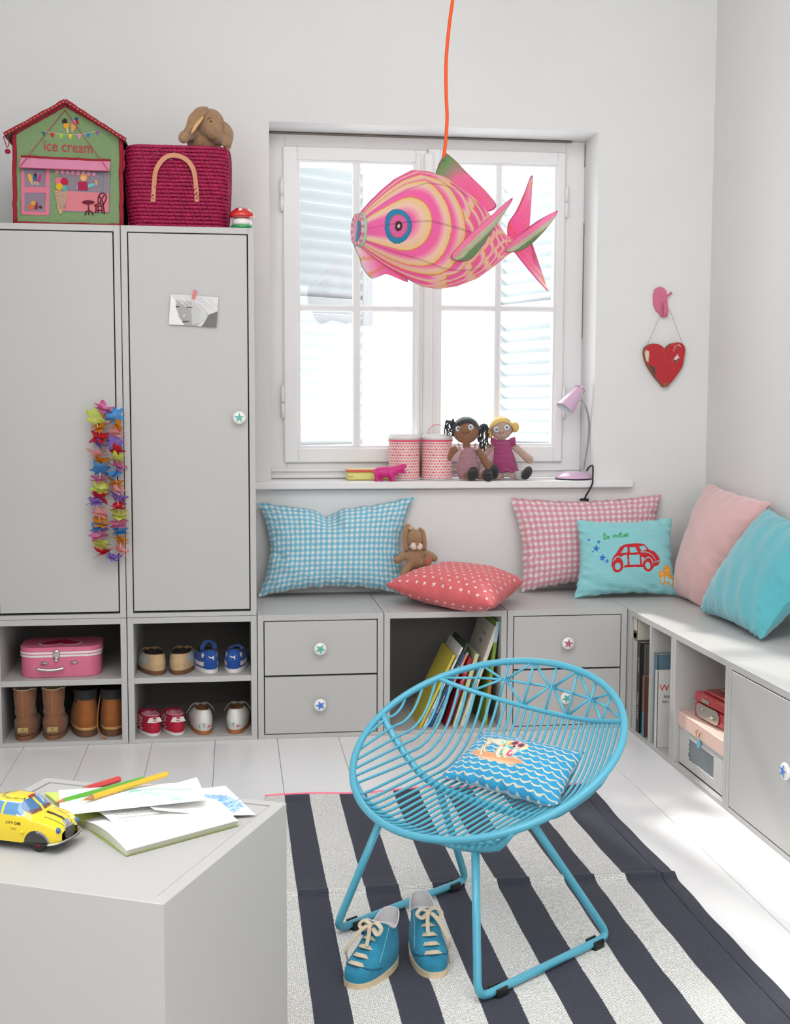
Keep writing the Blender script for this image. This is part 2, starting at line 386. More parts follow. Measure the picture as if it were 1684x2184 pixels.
# ================================================================ cabinets
HU = .397; UP = 1.590; TH = .0185; G = .0012
M_star = {k: mat('star_'+k, c, .35) for k, c in dict(teal='5fb3ab', blue='4a7fd0', pink='b85c87').items()}
M_porc = mat('knob_porcelain', 'efece8', .2, coat=.5)
M_chrome = mat('chrome', 'd8d8d8', .18, metal=1)
def knob(parent, M, star, rot=0):
    m = MB(); prof = [(.006, 0), (.006, .012), (.0075, .014), (.017, .0165), (.0198, .0195), (.0200, .023), (.0175, .0262), (.011, .0278), (.0, .0282)]
    m.lathe(prof, 28, 0); m.prism(star_poly(.0165, rot, .40), .0014, T(0, 0, .0272), 1)
    m.lathe([(.009, 0), (.009, .003), (.006, .004)], 16, 2)
    return m.build('knob', [M_porc, M_star[star], M_chrome], parent, M=M)
def shell(m, w_, h_, d_, th=TH):            # open box, front at y=0, back at y=d_
    m.box((0, 0, 0), (th, d_, h_), bev=.0008); m.box((w_-th, 0, 0), (w_, d_, h_), bev=.0008)
    m.box((th, 0, 0), (w_-th, d_, th*.7), bev=.0006); m.box((th, 0, h_-th), (w_-th, d_, h_), bev=.0006)
    return m
DU = .445; WU = .4-2*G
M_back = mat('grey_back_board', '85827f', .8); M_back2 = mat('shaded_back_board', '6b6764', .85)  # grey boards, toned darker to deepen the shade inside the shelves
def cabinet(name, label, loc, rot=0, w_=WU, h_=HU-G, back=None):
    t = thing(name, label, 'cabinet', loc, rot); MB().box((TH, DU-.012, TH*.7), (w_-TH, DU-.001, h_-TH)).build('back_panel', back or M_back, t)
    shell(MB(), w_, h_, DU).build('body', M_cab, t); return t
def filler(t, w_, h_, z0=0):                 # dark sheet added behind the fronts, in place of shade in the gaps
    MB().box((TH, .030, z0+.013), (w_-TH, .034, z0+h_-TH)).build('gap_shade', M_gapd, t)
M_gapd = mat('gap_shade_dark', '24211f', .9)
def leaf(t, name, x0, x1, z0, z1, gap=.0036):
    return MB().box((x0+gap, 0, z0+gap), (x1-gap, .018, z1-gap), bev=.0008).build(name, M_cab, t)
# shoe cubes under the wardrobes
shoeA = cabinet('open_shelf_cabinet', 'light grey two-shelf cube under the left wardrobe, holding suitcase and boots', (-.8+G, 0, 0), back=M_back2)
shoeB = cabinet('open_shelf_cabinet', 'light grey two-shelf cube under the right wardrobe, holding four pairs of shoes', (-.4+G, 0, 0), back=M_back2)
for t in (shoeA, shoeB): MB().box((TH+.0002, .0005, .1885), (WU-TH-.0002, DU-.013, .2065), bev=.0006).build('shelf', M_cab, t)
# wardrobes
def wardrobe(label, x, kz, star, rot, kx):
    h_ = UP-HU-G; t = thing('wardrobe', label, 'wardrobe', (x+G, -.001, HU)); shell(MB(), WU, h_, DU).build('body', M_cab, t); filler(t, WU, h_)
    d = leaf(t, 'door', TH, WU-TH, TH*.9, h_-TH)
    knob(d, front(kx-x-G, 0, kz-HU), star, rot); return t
p = at(223, 890, 'y', -.028); q = at(510, 891, 'y', -.028)
wardrobe('tall light grey wardrobe with a flower garland on its knob', -.8, p.z, 'pink', .1, p.x)
wardrobe('tall light grey wardrobe with a black and white photograph taped on', -.4, q.z, 'teal', 0, q.x)
# bench units
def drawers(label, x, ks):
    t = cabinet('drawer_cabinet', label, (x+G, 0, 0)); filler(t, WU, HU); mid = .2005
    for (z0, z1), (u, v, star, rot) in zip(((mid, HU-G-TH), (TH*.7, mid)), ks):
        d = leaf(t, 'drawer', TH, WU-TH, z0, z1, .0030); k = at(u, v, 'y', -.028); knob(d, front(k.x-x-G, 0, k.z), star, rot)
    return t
drawers('light grey two-drawer bench unit beside the wardrobe', 0, ((683, 1385, 'teal', .5), (683, 1505, 'blue', -.3)))
cabinet('open_cube_cabinet', 'light grey open bench unit holding leaning children\'s books', (.4+G, 0, 0))
drawers('light grey two-drawer bench unit in the corner, behind the blue chair', .8, ((1212, 1373, 'pink', .15), (1208, 1490, 'teal', -.5)))
cn = thing('corner_cabinet', 'light grey box filling the corner of the bench', 'cabinet', (1.2+G, 0, 0)); MB().box((0, -.018, 0), (XW-1.2-.004, DU, HU-G), bev=.0008).build('body', M_cab, cn)
def rightunit(name, label, y):               # front faces -x; local x runs towards -y
    t = thing(name, label, 'cabinet', (1.2, y-G, 0), -math.pi/2); dd = XW-1.2-.006
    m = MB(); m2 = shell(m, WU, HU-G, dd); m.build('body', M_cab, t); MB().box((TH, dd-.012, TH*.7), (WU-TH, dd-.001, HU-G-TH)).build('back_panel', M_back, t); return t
R1 = rightunit('divided_cabinet', 'light grey bench unit split by an upright divider, with tall books', -.020)
MB().box((.1935, .0005, TH*.7), (.2075, .41, HU-G-TH)).build('divider', M_cab, R1)
R2 = rightunit('open_cube_cabinet', 'light grey open bench unit holding a red cash box on a carton', -.420)
R3 = rightunit('door_cabinet', 'light grey bench unit with a closed door and blue star knob at the right edge', -.820)
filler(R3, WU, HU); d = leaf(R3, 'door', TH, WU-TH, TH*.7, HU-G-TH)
k = at(1668, 1645, 'x', 1.172); knob(d, front(-.82-G-k.y, 0, k.z), 'blue', .2)
# cube used as a table
e1 = Vector((-.169+.0, -2.328, 0))-Vector((.007, -1.974, 0)); A = Vector((.007, -1.974, 0)); ux = Vector((-.36, .213, 0)).normalized(); uy = Vector((ux.y, -ux.x, 0))*-1
# ux runs left/back along one edge, uy towards the viewer
uy = Vector((-.176+.012, -.354-.006, 0)).normalized(); ux = Vector((uy.y, -uy.x, 0))
TBL = thing('cube_table', 'light grey cube cabinet lying on its back as a low table', 'table', M=Matrix(((ux.x, uy.x, 0, A.x), (ux.y, uy.y, 0, A.y), (0, 0, 1, 0), (0, 0, 0, 1))))
# local: +x along ux (0..Lx), +y along uy (0..Ly)
TLx, TLy, TZ = .420, .396, .45
m = MB(); t_ = .0185
O4 = [(0, 0), (TLx, 0), (TLx, TLy), (0, TLy)]; I4 = [(t_, t_), (TLx-t_, t_), (TLx-t_, TLy-t_), (t_, TLy-t_)]; bv = .0012
vs = [(x, y, 0) for x, y in O4]+[(x, y, TZ-bv) for x, y in O4]+[(min(max(x, bv), TLx-bv), min(max(y, bv), TLy-bv), TZ) for x, y in O4]+[(x, y, TZ) for x, y in I4]+[(x, y, .012) for x, y in I4]
m.add(vs, [(a*4+i, a*4+(i+1) % 4, a*4+4+(i+1) % 4, a*4+4+i) for a in range(4) for i in range(4)]+[(3, 2, 1, 0), (16, 17, 18, 19)])
m.fix = True; m.build('body', M_cab, TBL)
MB().box((t_+.0020, t_+.0020, TZ-.019), (TLx-t_-.0020, TLy-t_-.0020, TZ-.0010), bev=.0006).build('door', M_cab, TBL)
MB().box((t_, t_, TZ-.03), (TLx-t_, TLy-t_, TZ-.022)).build('gap_shade', M_gapd, TBL)  # dark sheet added for the shade in the gap round the door
# ================================================================ rug
def rug_fn(nt):
    tc = nt.nodes.new('ShaderNodeTexCoord'); sx = nt.nodes.new('ShaderNodeSeparateXYZ'); nt.links.new(tc.outputs['UV'], sx.inputs[0])
    n = nt.nodes.new('ShaderNodeTexNoise'); n.inputs['Scale'].default_value = 260; nt.links.new(tc.outputs['Object'], n.inputs['Vector'])
    ma = nt.nodes.new('ShaderNodeMath'); ma.operation = 'MULTIPLY_ADD'; ma.inputs[1].default_value = .0035; nt.links.new(n.outputs[0], ma.inputs[0]); nt.links.new(sx.outputs[0], ma.inputs[2])
    cr = nt.nodes.new('ShaderNodeValToRGB'); cr.color_ramp.interpolation = 'CONSTANT'; nt.links.new(ma.outputs[0], cr.inputs[0])
    dark, light_ = (*lin(H('383b4c')), 1), (*lin(H('f8f6f1')), 1)
    ed = [.0, .0592, .1258, .2042, .2783, .352, .4208, .4958, .5692, .6450, .7142, .7833]  # world x of the stripe edges
    e = cr.color_ramp.elements; e[0].position = 0; e[0].color = light_; e[1].position = RU(.0592); e[1].color = dark
    c = light_
    for x in ed[2:]: k = e.new(RU(x)); k.color = c; c = dark if c is light_ else light_
    c = light_
    for x in (-.015, -.088, -.162, -.235):
        pass
    n2 = nt.nodes.new('ShaderNodeTexNoise'); n2.inputs['Scale'].default_value = 260; n2.inputs['Detail'].default_value = 2; nt.links.new(tc.outputs['Object'], n2.inputs['Vector'])
    mr = nt.nodes.new('ShaderNodeMapRange'); mr.inputs[1].default_value = .3; mr.inputs[2].default_value = .7; mr.inputs[3].default_value = .72; mr.inputs[4].default_value = 1.22; nt.links.new(n2.outputs[0], mr.inputs[0])
    sc_ = nt.nodes.new('ShaderNodeVectorMath'); sc_.operation = 'SCALE'; nt.links.new(cr.outputs[0], sc_.inputs[0]); nt.links.new(mr.outputs[0], sc_.inputs['Scale'])
    # woven knots
    wv = nt.nodes.new('ShaderNodeTexBrick'); wv.inputs['Scale'].default_value = 66; wv.inputs['Mortar Size'].default_value = .045; wv.inputs['Mortar Smooth'].default_value = .6; nt.links.new(tc.outputs['Object'], wv.inputs['Vector'])
    bp = nt.nodes.new('ShaderNodeBump'); bp.invert = True; bp.inputs['Strength'].default_value = .8; bp.inputs['Distance'].default_value = .004; nt.links.new(wv.outputs['Fac'], bp.inputs['Height'])
    nt.links.new(bp.outputs[0], nt.nodes['Principled BSDF'].inputs['Normal'])
    mx = nt.nodes.new('ShaderNodeMix'); mx.data_type = 'RGBA'; mx.blend_type = 'MULTIPLY'; nt.links.new(wv.outputs['Fac'], mx.inputs['Factor'])
    nt.links.new(sc_.outputs[0], mx.inputs['A']); mx.inputs['B'].default_value = (.50, .50, .52, 1)
    return mx.outputs['Result']
RX0, RX1, RY0, RY1 = .008, .902, -.60, -2.55
def RU(x): return (x-RX0)/(RX1-RX0)
M_rug = mat('striped_woven_cotton', (.5, .5, .5), .95, fn=rug_fn, sheen=.1)
def rug_z(x, y):
    z = .0035+.0012*math.sin(x*9+y*3)+.0010*math.sin(y*13+x*4)
    yf = -1.262+.012*math.sin(x*3)                                   # the fold line across
    z += .0085*math.exp(-((y-yf)/.014)**2)+.004*math.exp(-((y-yf-.03)/.04)**2)
    z += .004*math.exp(-((y+.605)/.03)**2)*(1+math.sin(x*17))*.6
    z += .005*math.exp(-((y+1.75-.1*x)/.09)**2)*max(0, math.sin(x*5))
    return max(.0022, z)
def rug_xy(u, v):
    y = RY0+(RY1-RY0)*v; x = RX0+(RX1-RX0)*u
    x += .0022*math.sin(y*9)*u+.0012*math.sin(y*31)*u
    y += (1-v)**8*(.010*math.sin(x*14+1)+.012*math.sin(x*5))
    if u > .999: x -= .002
    return x, y
m = MB(); nu, nv = 150, 260; uvl = []
for layer, dz in ((0, .0045), (1, 0)):
    def g(u, v):
        x, y = rug_xy(u, v); uvl.append((u, v)); z = rug_z(x, y)
        hem = -.0012*math.exp(-((x-.8665)/.0022)**2)
        return (x, y, (z+dz+hem) if layer == 0 else .0006)
    m.grid(g, nu if layer == 0 else 60, nv if layer == 0 else 100)
rug = m.build('striped_rug', M_rug, uvs=uvl); tag(rug, 'flat-woven rug with navy and off-white stripes under the blue chair', 'rug')
M_pinkhem = mat('pink_binding', 'ff7d98', .85)
m = MB(); P = []
for i in range(101): x, y = rug_xy(i/100, 0); P.append((x, y+.004, rug_z(x, y)+.0035))
m.tube(P, .0052, 8, flat=.75); m.build('pink_hem', M_pinkhem, rug)
M_thread = mat('dark_thread', '1c1d2b', .9)
m = MB(); P = []
for i in range(201):
    y = RY0-.01+(RY1-RY0+.02)*i/200; x = .8665+.003*math.sin(y*9)
    P.append((x, y, rug_z(x, y)+.0037))
m.tube(P, .0013, 5); m.build('hem_stitch', M_thread, rug)
# ================================================================ wire chair
CH = dict(du=.0294, a=.2241, b=.2922, z0=.3985, s=.5492, q=-.0689, r=.0073, c3=.1072)
ang = .6238; cx_, cy_ = .388+math.cos(ang)*CH['du'], -1.515+math.sin(ang)*CH['du']
ZR = .009
CM = Matrix(((math.cos(ang), math.sin(ang), 0, cx_), (math.sin(ang), -math.cos(ang), 0, cy_), (0, 0, 1, 0), (0, 0, 0, 1)))
CM = Matrix(((math.cos(ang), -math.sin(ang), 0, cx_), (math.sin(ang), math.cos(ang), 0, cy_), (0, 0, 1, 0), (0, 0, 0, 1)))
# local: +x towards the back of the chair, +y to its left (lateral w = -y)
M_chair = mat('turquoise_powder_coat', '54abc4', .33, coat=.15)
chair = thing('wire_chair', 'turquoise round wire lounge chair on sled legs standing on the rug', 'chair', M=CM)
def rim(t):
    u = CH['a']*math.cos(t); w_ = CH['b']*math.sin(t); return Vector((u, -w_, CH['z0']+CH['s']*u+CH['q']*u*u+CH['r']*w_*w_+CH['c3']*u**3))
MB().tube([rim(2*math.pi*i/120) for i in range(120)], .0072, 12, closed=True).build('rim', M_chair, chair)
def interp(x, T_):
    x = abs(x)
    for (a, fa), (b, fb) in zip(T_[:-1], T_[1:]):
        if x <= b: t = (x-a)/(b-a); t = t*t*(3-2*t)*.3+t*.7; return fa+(fb-fa)*t
    return T_[-1][1]
B1 = [(0, .279), (.09, .281), (.129, .286), (.155, .292), (.181, .303), (.213, .325), (.246, .352), (.282, .387), (.2922, .3985)]
B2 = [(0, .252), (.077, .254), (.115, .26), (.153, .270), (.180, .280), (.2105, .312)]
U2_ = -.155
def w_rim_at(u): return CH['b']*math.sqrt(max(0, 1-(u/CH['a'])**2))
b1 = [(0, -w_, interp(w_, B1)-.006) for w_ in np.linspace(-.2922, .2922, 49)]; b1[0] = rim(-math.pi/2); b1[-1] = rim(math.pi/2)
MB().tube(b1, .0078, 12).build('seat_support', M_chair, chair)
wr = w_rim_at(U2_); b2 = [(U2_, -w_, interp(w_, B2)-.006) for w_ in np.linspace(-wr, wr, 41)]
tt = math.acos(U2_/CH['a']); b2[0] = rim(-tt); b2[-1] = rim(tt)
MB().tube(b2, .0075, 12).build('seat_support', M_chair, chair)
# gussets where the supports meet the rim
# the band below the pattern
TB = math.radians(57)
def back_u(w_):                              # how far back the basket wall is, at band height
    return .188-.6*w_*w_-6*w_**4
def band(w_):
    wb = CH['b']*math.sin(TB); f = min(1, abs(w_)/wb); R_ = rim(math.copysign(TB, w_)); s_ = f**3.0
    u = back_u(w_)*(1-s_)+R_.x*s_; z = .4255+.018*f*f
    return Vector((u, -w_, z*(1-s_)+R_.z*s_))
wb = CH['b']*math.sin(TB)
MB().tube([band(w_) for w_ in np.linspace(-wb, wb, 61)], .0052, 10).build('back_band', M_chair, chair)
NW = 35
for i in range(NW):
    w_ = -.281+.562*i/(NW-1)
    f_ = max(-1, min(1, w_/CH['b'])); tf = math.pi-math.asin(f_); tbk = math.asin(f_); a = rim(tf); e_ = rim(tbk)
    top = band(w_) if abs(w_) < wb*.985 else e_
    P = [a+Vector((.002, 0, -.003))]
    z1 = interp(w_, B1)+.003; z2 = interp(w_, B2)+.003 if abs(w_) < wr-.004 else None
    if z2: P.append(Vector((U2_, -w_, z2))); P.append(Vector(((U2_)*.5, -w_, (z2+z1)/2-.001)))
    P.append(Vector((0, -w_, z1)))
    # curve up into the back
    q = top-P[-1]; P.append(Vector((q.x*.30, -w_, z1+q.z*.055))); P.append(Vector((q.x*.52, -w_, z1+q.z*.17))); P.append(Vector((q.x*.72, -w_, z1+q.z*.38))); P.append(Vector((q.x*.88, -w_, z1+q.z*.68))); P.append(top)
    MB().tube(smooth_path(P, 5), .0030, 7).build('wire', M_chair, chair)
# triangle pattern between band and rim
def rimw(w_, df=0): f_ = max(-1, min(1, w_/CH['b'])); return rim(math.asin(f_))
def surf(w_, h): return band(w_)*(1-h)+rimw(w_)*h
xs = np.array([-.172, -.058, .058, .172]); nb = 4                    # the star nodes on the band
def strut(a, b, r=.0030): MB().tube([a, (a+b)/2, b], r, 7).build('strut', M_chair, chair)
pitch = xs[1]-xs[0]
for i, x in enumerate(xs):
    strut(band(x), rimw(x))
    for s_ in (-1, 1):
        mx_ = x+s_*pitch/2
        if abs(mx_) < .2:
            mid = surf(mx_-s_*.004, .52); strut(band(x), mid); strut(mid, rimw(x)); 
            strut(surf(x, .50), mid, .0028)
        else:
            e_ = rimw(s_*.245); strut(band(x), e_); strut(surf(x, .50), e_, .0028); strut(e_, band(s_*.222))
for i in range(nb-1): x = (xs[i]+xs[i+1])/2; strut(band(x), rimw(x))
# sled legs
for sg in (1, -1):
    w0 = .192*sg
    P = [Vector((U2_, -.125*sg, .250)), Vector((-.218, -w0, ZR+.010)), Vector((.158, -w0, ZR+.010)), Vector((-.002, -.120*sg, .276))]
    Q = [P[0], P[0].lerp(P[1], .5)]
    def arc(a, b, c, r=.030, k=6):
        d1 = (a-b).normalized(); d2 = (c-b).normalized(); s = b+d1*r; e = b+d2*r; return [s*(1-t)**2+b*2*t*(1-t)+e*t*t for t in [j/k for j in range(k+1)]]
    Q += arc(P[0], P[1], P[2])+arc(P[1], P[2], P[3], .028)+[P[3].lerp(P[2], .4), P[3]]
    MB().tube(Q, .0078, 12).build('sled_leg', M_chair, chair)
    for tx in (-.165, .115):
        m = MB(); m.box((tx-.014, -w0-.0125, ZR-.0005), (tx+.014, -w0-.0078, ZR+.017), bev=.001); m.box((tx-.014, -w0+.0078, ZR-.0005), (tx+.014, -w0+.0125, ZR+.017), bev=.001); m.box((tx-.014, -w0-.0125, ZR-.0015), (tx+.014, -w0+.0125, ZR+.002), bev=.0005); m.build('foot_clip', M_black, chair)
# ================================================================ pillows
def pillow(name, label, C, t, mats, nx=60, ny=40, canvas=None, uvmat=False, pinch=.05, wr=.35, seed=1, extra=None, zmin=None, back=None, group=None, cat='pillow', pw=2.6, ear=.0, clampf=None):
    """C: corners BL, BR, TR, TL (world); t thickness; the front side faces the average normal"""
    BL, BR, TR, TL = [Vector(c) for c in C]; ctr = (BL+BR+TR+TL)/4
    ex = ((BR-BL)+(TR-TL))/2; ey = ((TL-BL)+(TR-BR))/2; n = ex.cross(ey).normalized(); nz = rnd_noise(seed); nz2 = rnd_noise(seed+7)
    W_, H_ = ex.length, ey.length; m = MB(); uvl = []; cols = []
    def pt(u, v, side):
        a, b = u*2-1, v*2-1
        ed = abs(a)**pw; ed2 = abs(b)**pw; f = ((1-ed)*(1-ed2))**.5 if (ed < 1 and ed2 < 1) else 0
        a2 = a*(1-pinch*(1-b*b)**1.2*abs(a)); b2 = b*(1-pinch*W_/H_*.8*(1-a*a)**1.2*abs(b))
        p = BL*(1-a2)*(1-b2)/4+BR*(1+a2)*(1-b2)/4+TR*(1+a2)*(1+b2)/4+TL*(1-a2)*(1+b2)/4
        # tucks that fan from seams and corners
        p = p+(ex.normalized()*nz(a*1.3, b*2.1)+ey.normalized()*nz2(a*2.3, b*1.2))*.0045*max(abs(a), abs(b))**2*min(W_/.35, 1)
        e = min(1-abs(a), 1-abs(b)); wrk = wr*.0065*math.exp(-e*6)*nz(a*1.6+b*.7, b*1.7)*min(1, e*10)+wr*.0045*nz2(a*.9, b*.8)*f+wr*.0035*math.exp(-e*9)*math.sin((a if abs(b) > abs(a) else b)*23+3*nz2(a, b))*min(1, e*14)
        dd = side*(t/2*f)+wrk
        if extra: dd += extra(u, v, side)*f
        q = p+n*dd+(n*(.005*nz2(a*1.6, b*1.6)) if f == 0 else Vector((0, 0, 0)))
        if zmin is not None and q.z < zmin: q.z = zmin+(q.z-zmin)*.02
        if clampf: q = clampf(q)
        return q
    for side in (1, -1):
        def g(u, v, side=side):
            uvl.append((u, v))
            if canvas: cols.append(canvas.get(u, v) if (side > 0 or back is None) else back)
            return pt(u if side > 0 else 1-u, v, side)
        k = 1 if (side > 0 or (canvas and back is None)) else (4 if nx > 120 else 1)
        m.grid(g, nx//k, ny//k, mi=0 if side > 0 else len(mats)-1 if isinstance(mats, list) else 0)
    o = m.build(name, mats, uvs=uvl, colors=cols if canvas else None)
    tag(o, label, cat, group); o['_n'] = 0; del o['_n']
    return o, pt, n
def gingham(name, base, white, NX, NY):
    def fn(nt):
        tc = nt.nodes.new('ShaderNodeTexCoord'); sx = nt.nodes.new('ShaderNodeSeparateXYZ'); nt.links.new(tc.outputs['UV'], sx.inputs[0]); outs = []
        for k, N in ((0, NX), (1, NY)):
            a = nt.nodes.new('ShaderNodeMath'); a.operation = 'MULTIPLY'; a.inputs[1].default_value = N; nt.links.new(sx.outputs[k], a.inputs[0])
            b = nt.nodes.new('ShaderNodeMath'); b.operation = 'FRACT'; nt.links.new(a.outputs[0], b.inputs[0])
            c = nt.nodes.new('ShaderNodeMath'); c.operation = 'GREATER_THAN'; c.inputs[1].default_value = .48; nt.links.new(b.outputs[0], c.inputs[0]); outs.append(c.outputs[0])
        s = nt.nodes.new('ShaderNodeMath'); s.operation = 'ADD'; nt.links.new(outs[0], s.inputs[0]); nt.links.new(outs[1], s.inputs[1])
        h = nt.nodes.new('ShaderNodeMath'); h.operation = 'MULTIPLY'; h.inputs[1].default_value = .5; nt.links.new(s.outputs[0], h.inputs[0])
        cr = nt.nodes.new('ShaderNodeValToRGB'); cr.color_ramp.interpolation = 'CONSTANT'; e = cr.color_ramp.elements
        e[0].position = 0; e[0].color = (*lin(H(white)), 1); e[1].position = .25; e[1].color = (*lin(H(base[0])), 1); k = e.new(.75); k.color = (*lin(H(base[1])), 1)
        nt.links.new(h.outputs[0], cr.inputs[0]); return cr.outputs[0]
    return mat(name, (.5, .5, .5), .85, fn=fn, sheen=.2)
M_gb = gingham('blue_gingham', ('93c8da', '70b5d0'), 'e6e2de', 27, 17); M_gp = gingham('pink_gingham', ('dba7b2', 'd390a0'), 'e2dfd8', 25, 15)
SEAT = HU-G+.0012
def dent(u, v, side):                        # the chop in the blue pillow
    d = (u-.47)-.10*(1-v); g = math.exp(-(d/.035)**2)*max(0, v-.55)/.45
    return -.055*g*(1 if side > 0 else -.2)+.012*math.exp(-((u-.16)/.05)**2-((v-.30)/.08)**2)-.02*math.exp(-((u-.08)/.05)**2-((v-.42)/.06)**2)
back_y = lambda lim: (lambda q: Vector((q.x, min(q.y, lim), q.z)))
def P3(u, v, ax, val): return at(u, v, ax, val)
def topsag(q): return q
blue = pillow('pillow', 'large blue and white gingham pillow leaning beside the wardrobe', (P3(551, 1272, 'y', .345), P3(868, 1268, 'y', .345), P3(882, 1060, 'y', .425), P3(550, 1072, 'y', .425)), .125, [M_gb], 96, 64, seed=3, extra=dent, zmin=SEAT, wr=1.3, pinch=.15,
    clampf=lambda q: Vector((max(q.x, .004), min(q.y, .451), q.z-.035*math.exp(-((q.x-.25)/.035)**2)*max(0, min(1, (q.z-.62)/.1)))))
pinkg = pillow('pillow', 'large pink and white gingham pillow behind the aqua car pillow', (P3(1112, 1262, 'y', .345), P3(1400, 1236, 'y', .36), P3(1410, 1055, 'y', .425), P3(1088, 1062, 'y', .425)), .12, [M_gp], 90, 56, seed=8, zmin=SEAT, wr=1.1, pinch=.085, clampf=back_y(.451))
# aqua pillow with a printed car
cv = Canvas(330, 250, '86c9cf')
def P_(x, y): return ((x-1230)/212, (1275-y)/165)
rr = random.Random(2)
for j in range(46):
    for i in range(62):
        cv.ell((i+.5*(j % 2))/62+.004, j/46+.01, .0055, .0042, 'a5d8da', .9)
def CP(L): return [P_(1070+x*.3646, 1000+y*.3646) for x, y in L]
red = 'c4141f'
cv.poly(CP([(620, 590), (625, 545), (648, 515), (672, 480), (700, 465), (770, 460), (820, 466), (845, 498), (885, 512), (910, 535), (918, 560), (900, 590), (868, 602), (848, 625), (815, 622), (802, 602), (690, 600), (672, 622), (645, 618)]), red)
aq = '86c9cf'
cv.poly(CP([(675, 515), (700, 482), (716, 480), (714, 516)]), aq); cv.poly(CP([(728, 515), (728, 482), (760, 482), (776, 514)]), aq); cv.poly(CP([(784, 480), (815, 474), (832, 498), (800, 506)]), aq)
cv.poly(CP([(722, 530), (785, 526), (785, 586), (724, 586)]), aq); cv.poly(CP([(690, 530), (712, 530), (714, 584), (694, 588), (690, 560), (678, 540)]), aq)
cv.poly(CP([(795, 540), (815, 545), (803, 575), (797, 588)]), aq)
cv.curve(CP([(632, 560), (650, 538), (672, 540), (688, 562), (692, 592)]), .012, aq); cv.curve(CP([(806, 575), (822, 550), (845, 545), (862, 565), (866, 590)]), .012, aq); cv.curve(CP([(795, 512), (840, 516), (870, 535), (885, 560)]), .010, aq)
cv.line(CP([(875, 572), (912, 562)]), .010, aq)
for x in (658, 833): c = CP([(x, 592)])[0]; cv.ell(c[0], c[1], .073, .082, red); cv.ell(c[0], c[1], .038, .048, aq)
for x, y, r_ in ((489, 428, .024), (545, 443, .034), (528, 482, .055), (508, 500, .016), (553, 507, .016), (565, 538, .058), (593, 558, .034)): c = CP([(x, y)])[0]; cv.star(c[0], c[1], r_, '1f6fc0', .2)
gr = '2f9e57'
W1 = [[(575, 415), (592, 400), (586, 388), (578, 398), (578, 428), (586, 428), (592, 418)], [(606, 412), (598, 410), (594, 424), (604, 425), (609, 412), (611, 424)], [(630, 405), (636, 422), (645, 402), (650, 408)], [(655, 405), (650, 416), (658, 420), (664, 408), (655, 405)], [(668, 404), (669, 418), (675, 416)], [(682, 384), (679, 414), (686, 417)], [(674, 398), (690, 396)], [(692, 402), (692, 414), (701, 414), (704, 400), (705, 414)], [(708, 402), (709, 412)], [(708, 404), (718, 398)], [(716, 406), (726, 402), (718, 394), (714, 408), (726, 412)]]
for s_ in W1: cv.curve(CP(s_), .013, gr, 4)
cv.line(CP([(675, 392), (676, 393)]), .012, gr)
og = 'e79a25'
for x, y, rx, ry in ((962, 620, .062, .075), (920, 645, .052, .052), (975, 660, .045, .045)):
    c = CP([(x, y)])[0]; cv.ell(c[0], c[1], rx, ry, og)
    for k in range(9): cv.ell(c[0]+.03*math.cos(k*2.4)*(k/9+.2), c[1]+.05*math.sin(k*2.4)*(k/9+.2), .007, .007, 'f2dca8')
for x, y in ((950, 672), (922, 680), (975, 683)):
    c = CP([(x, y)])[0]; cv.ell(c[0], c[1], .036, .058, og); cv.ell(c[0], c[1]+.008, .024, .045, 'a8dbe0')
M_print = mat('printed_cotton', (.5, .5, .5), .75, attr=True, sheen=.15)
M_aqua = mat('aqua_cotton', '86c9cf', .75, sheen=.15)
car = pillow('pillow', 'aqua pillow printed with a red car, blue stars and orange mushrooms', (P3(1224, 1276, 'y', .205), P3(1448, 1270, 'y', .20), P3(1432, 1104, 'y', .285), P3(1229, 1109, 'y', .285)), .10, [M_print], 300, 230, canvas=cv, back=H('86c9cf'), seed=12, zmin=SEAT, wr=1.2, pinch=.095)
# coral star pillow, lying flat
cv = Canvas(420, 420, 'dc6468')
k = 0
for j in range(15):
    for i in range(12): cv.star((i+.5+.5*(j % 2))/12.3, (j+.5)/14.6, .0165, 'f3e9e4', (i*7+j*3) % 5*.4)
cor = pillow('pillow', 'coral red pillow with white stars lying flat on the bench', (P3(820, 1247, 'z', .462), P3(1052, 1292, 'z', .448), P3(1117, 1240, 'z', .462), (.664, .43, .466)), .132, [M_print], 280, 280, canvas=cv, back=None, seed=5, zmin=SEAT, wr=.6, pinch=.05, clampf=back_y(.451))
# velvet pillows against the right wall
M_vp = mat('dusty_pink_velvet', 'dcb0ae', .8, sheen=.6, bump=('noise', 30, .2), var=(6, .06)); M_va = mat('aqua_velvet', '56b3bf', .8, sheen=.5, bump=('noise', 30, .2), var=(6, .10))
RWL = XW-.004
clr = lambda q: Vector((min(q.x, RWL), min(q.y, .451), q.z))
vp = pillow('pillow', 'dusty pink velvet pillow leaning in the corner of the bench', (P3(1440, 1250, 'x', 1.44)+Vector((0, 0, -.03)), P3(1500, 1302, 'x', 1.45), P3(1643, 1072, 'x', 1.60), P3(1510, 1030, 'x', 1.61)), .15, [M_vp], 60, 60, seed=21, zmin=SEAT, wr=1.1, pinch=.05, clampf=clr)
va = pillow('pillow', 'aqua velvet pillow leaning in front of the dusty pink one', (P3(1492, 1302, 'x', 1.40), P3(1622, 1362, 'x', 1.385), P3(1790, 1150, 'x', 1.585), P3(1638, 1085, 'x', 1.60)), .15, [M_va], 60, 60, seed=33, zmin=SEAT, wr=1.3, pinch=.05, clampf=clr)
M_lab = mat('white_cloth_label', 'd8d8dc', .8)
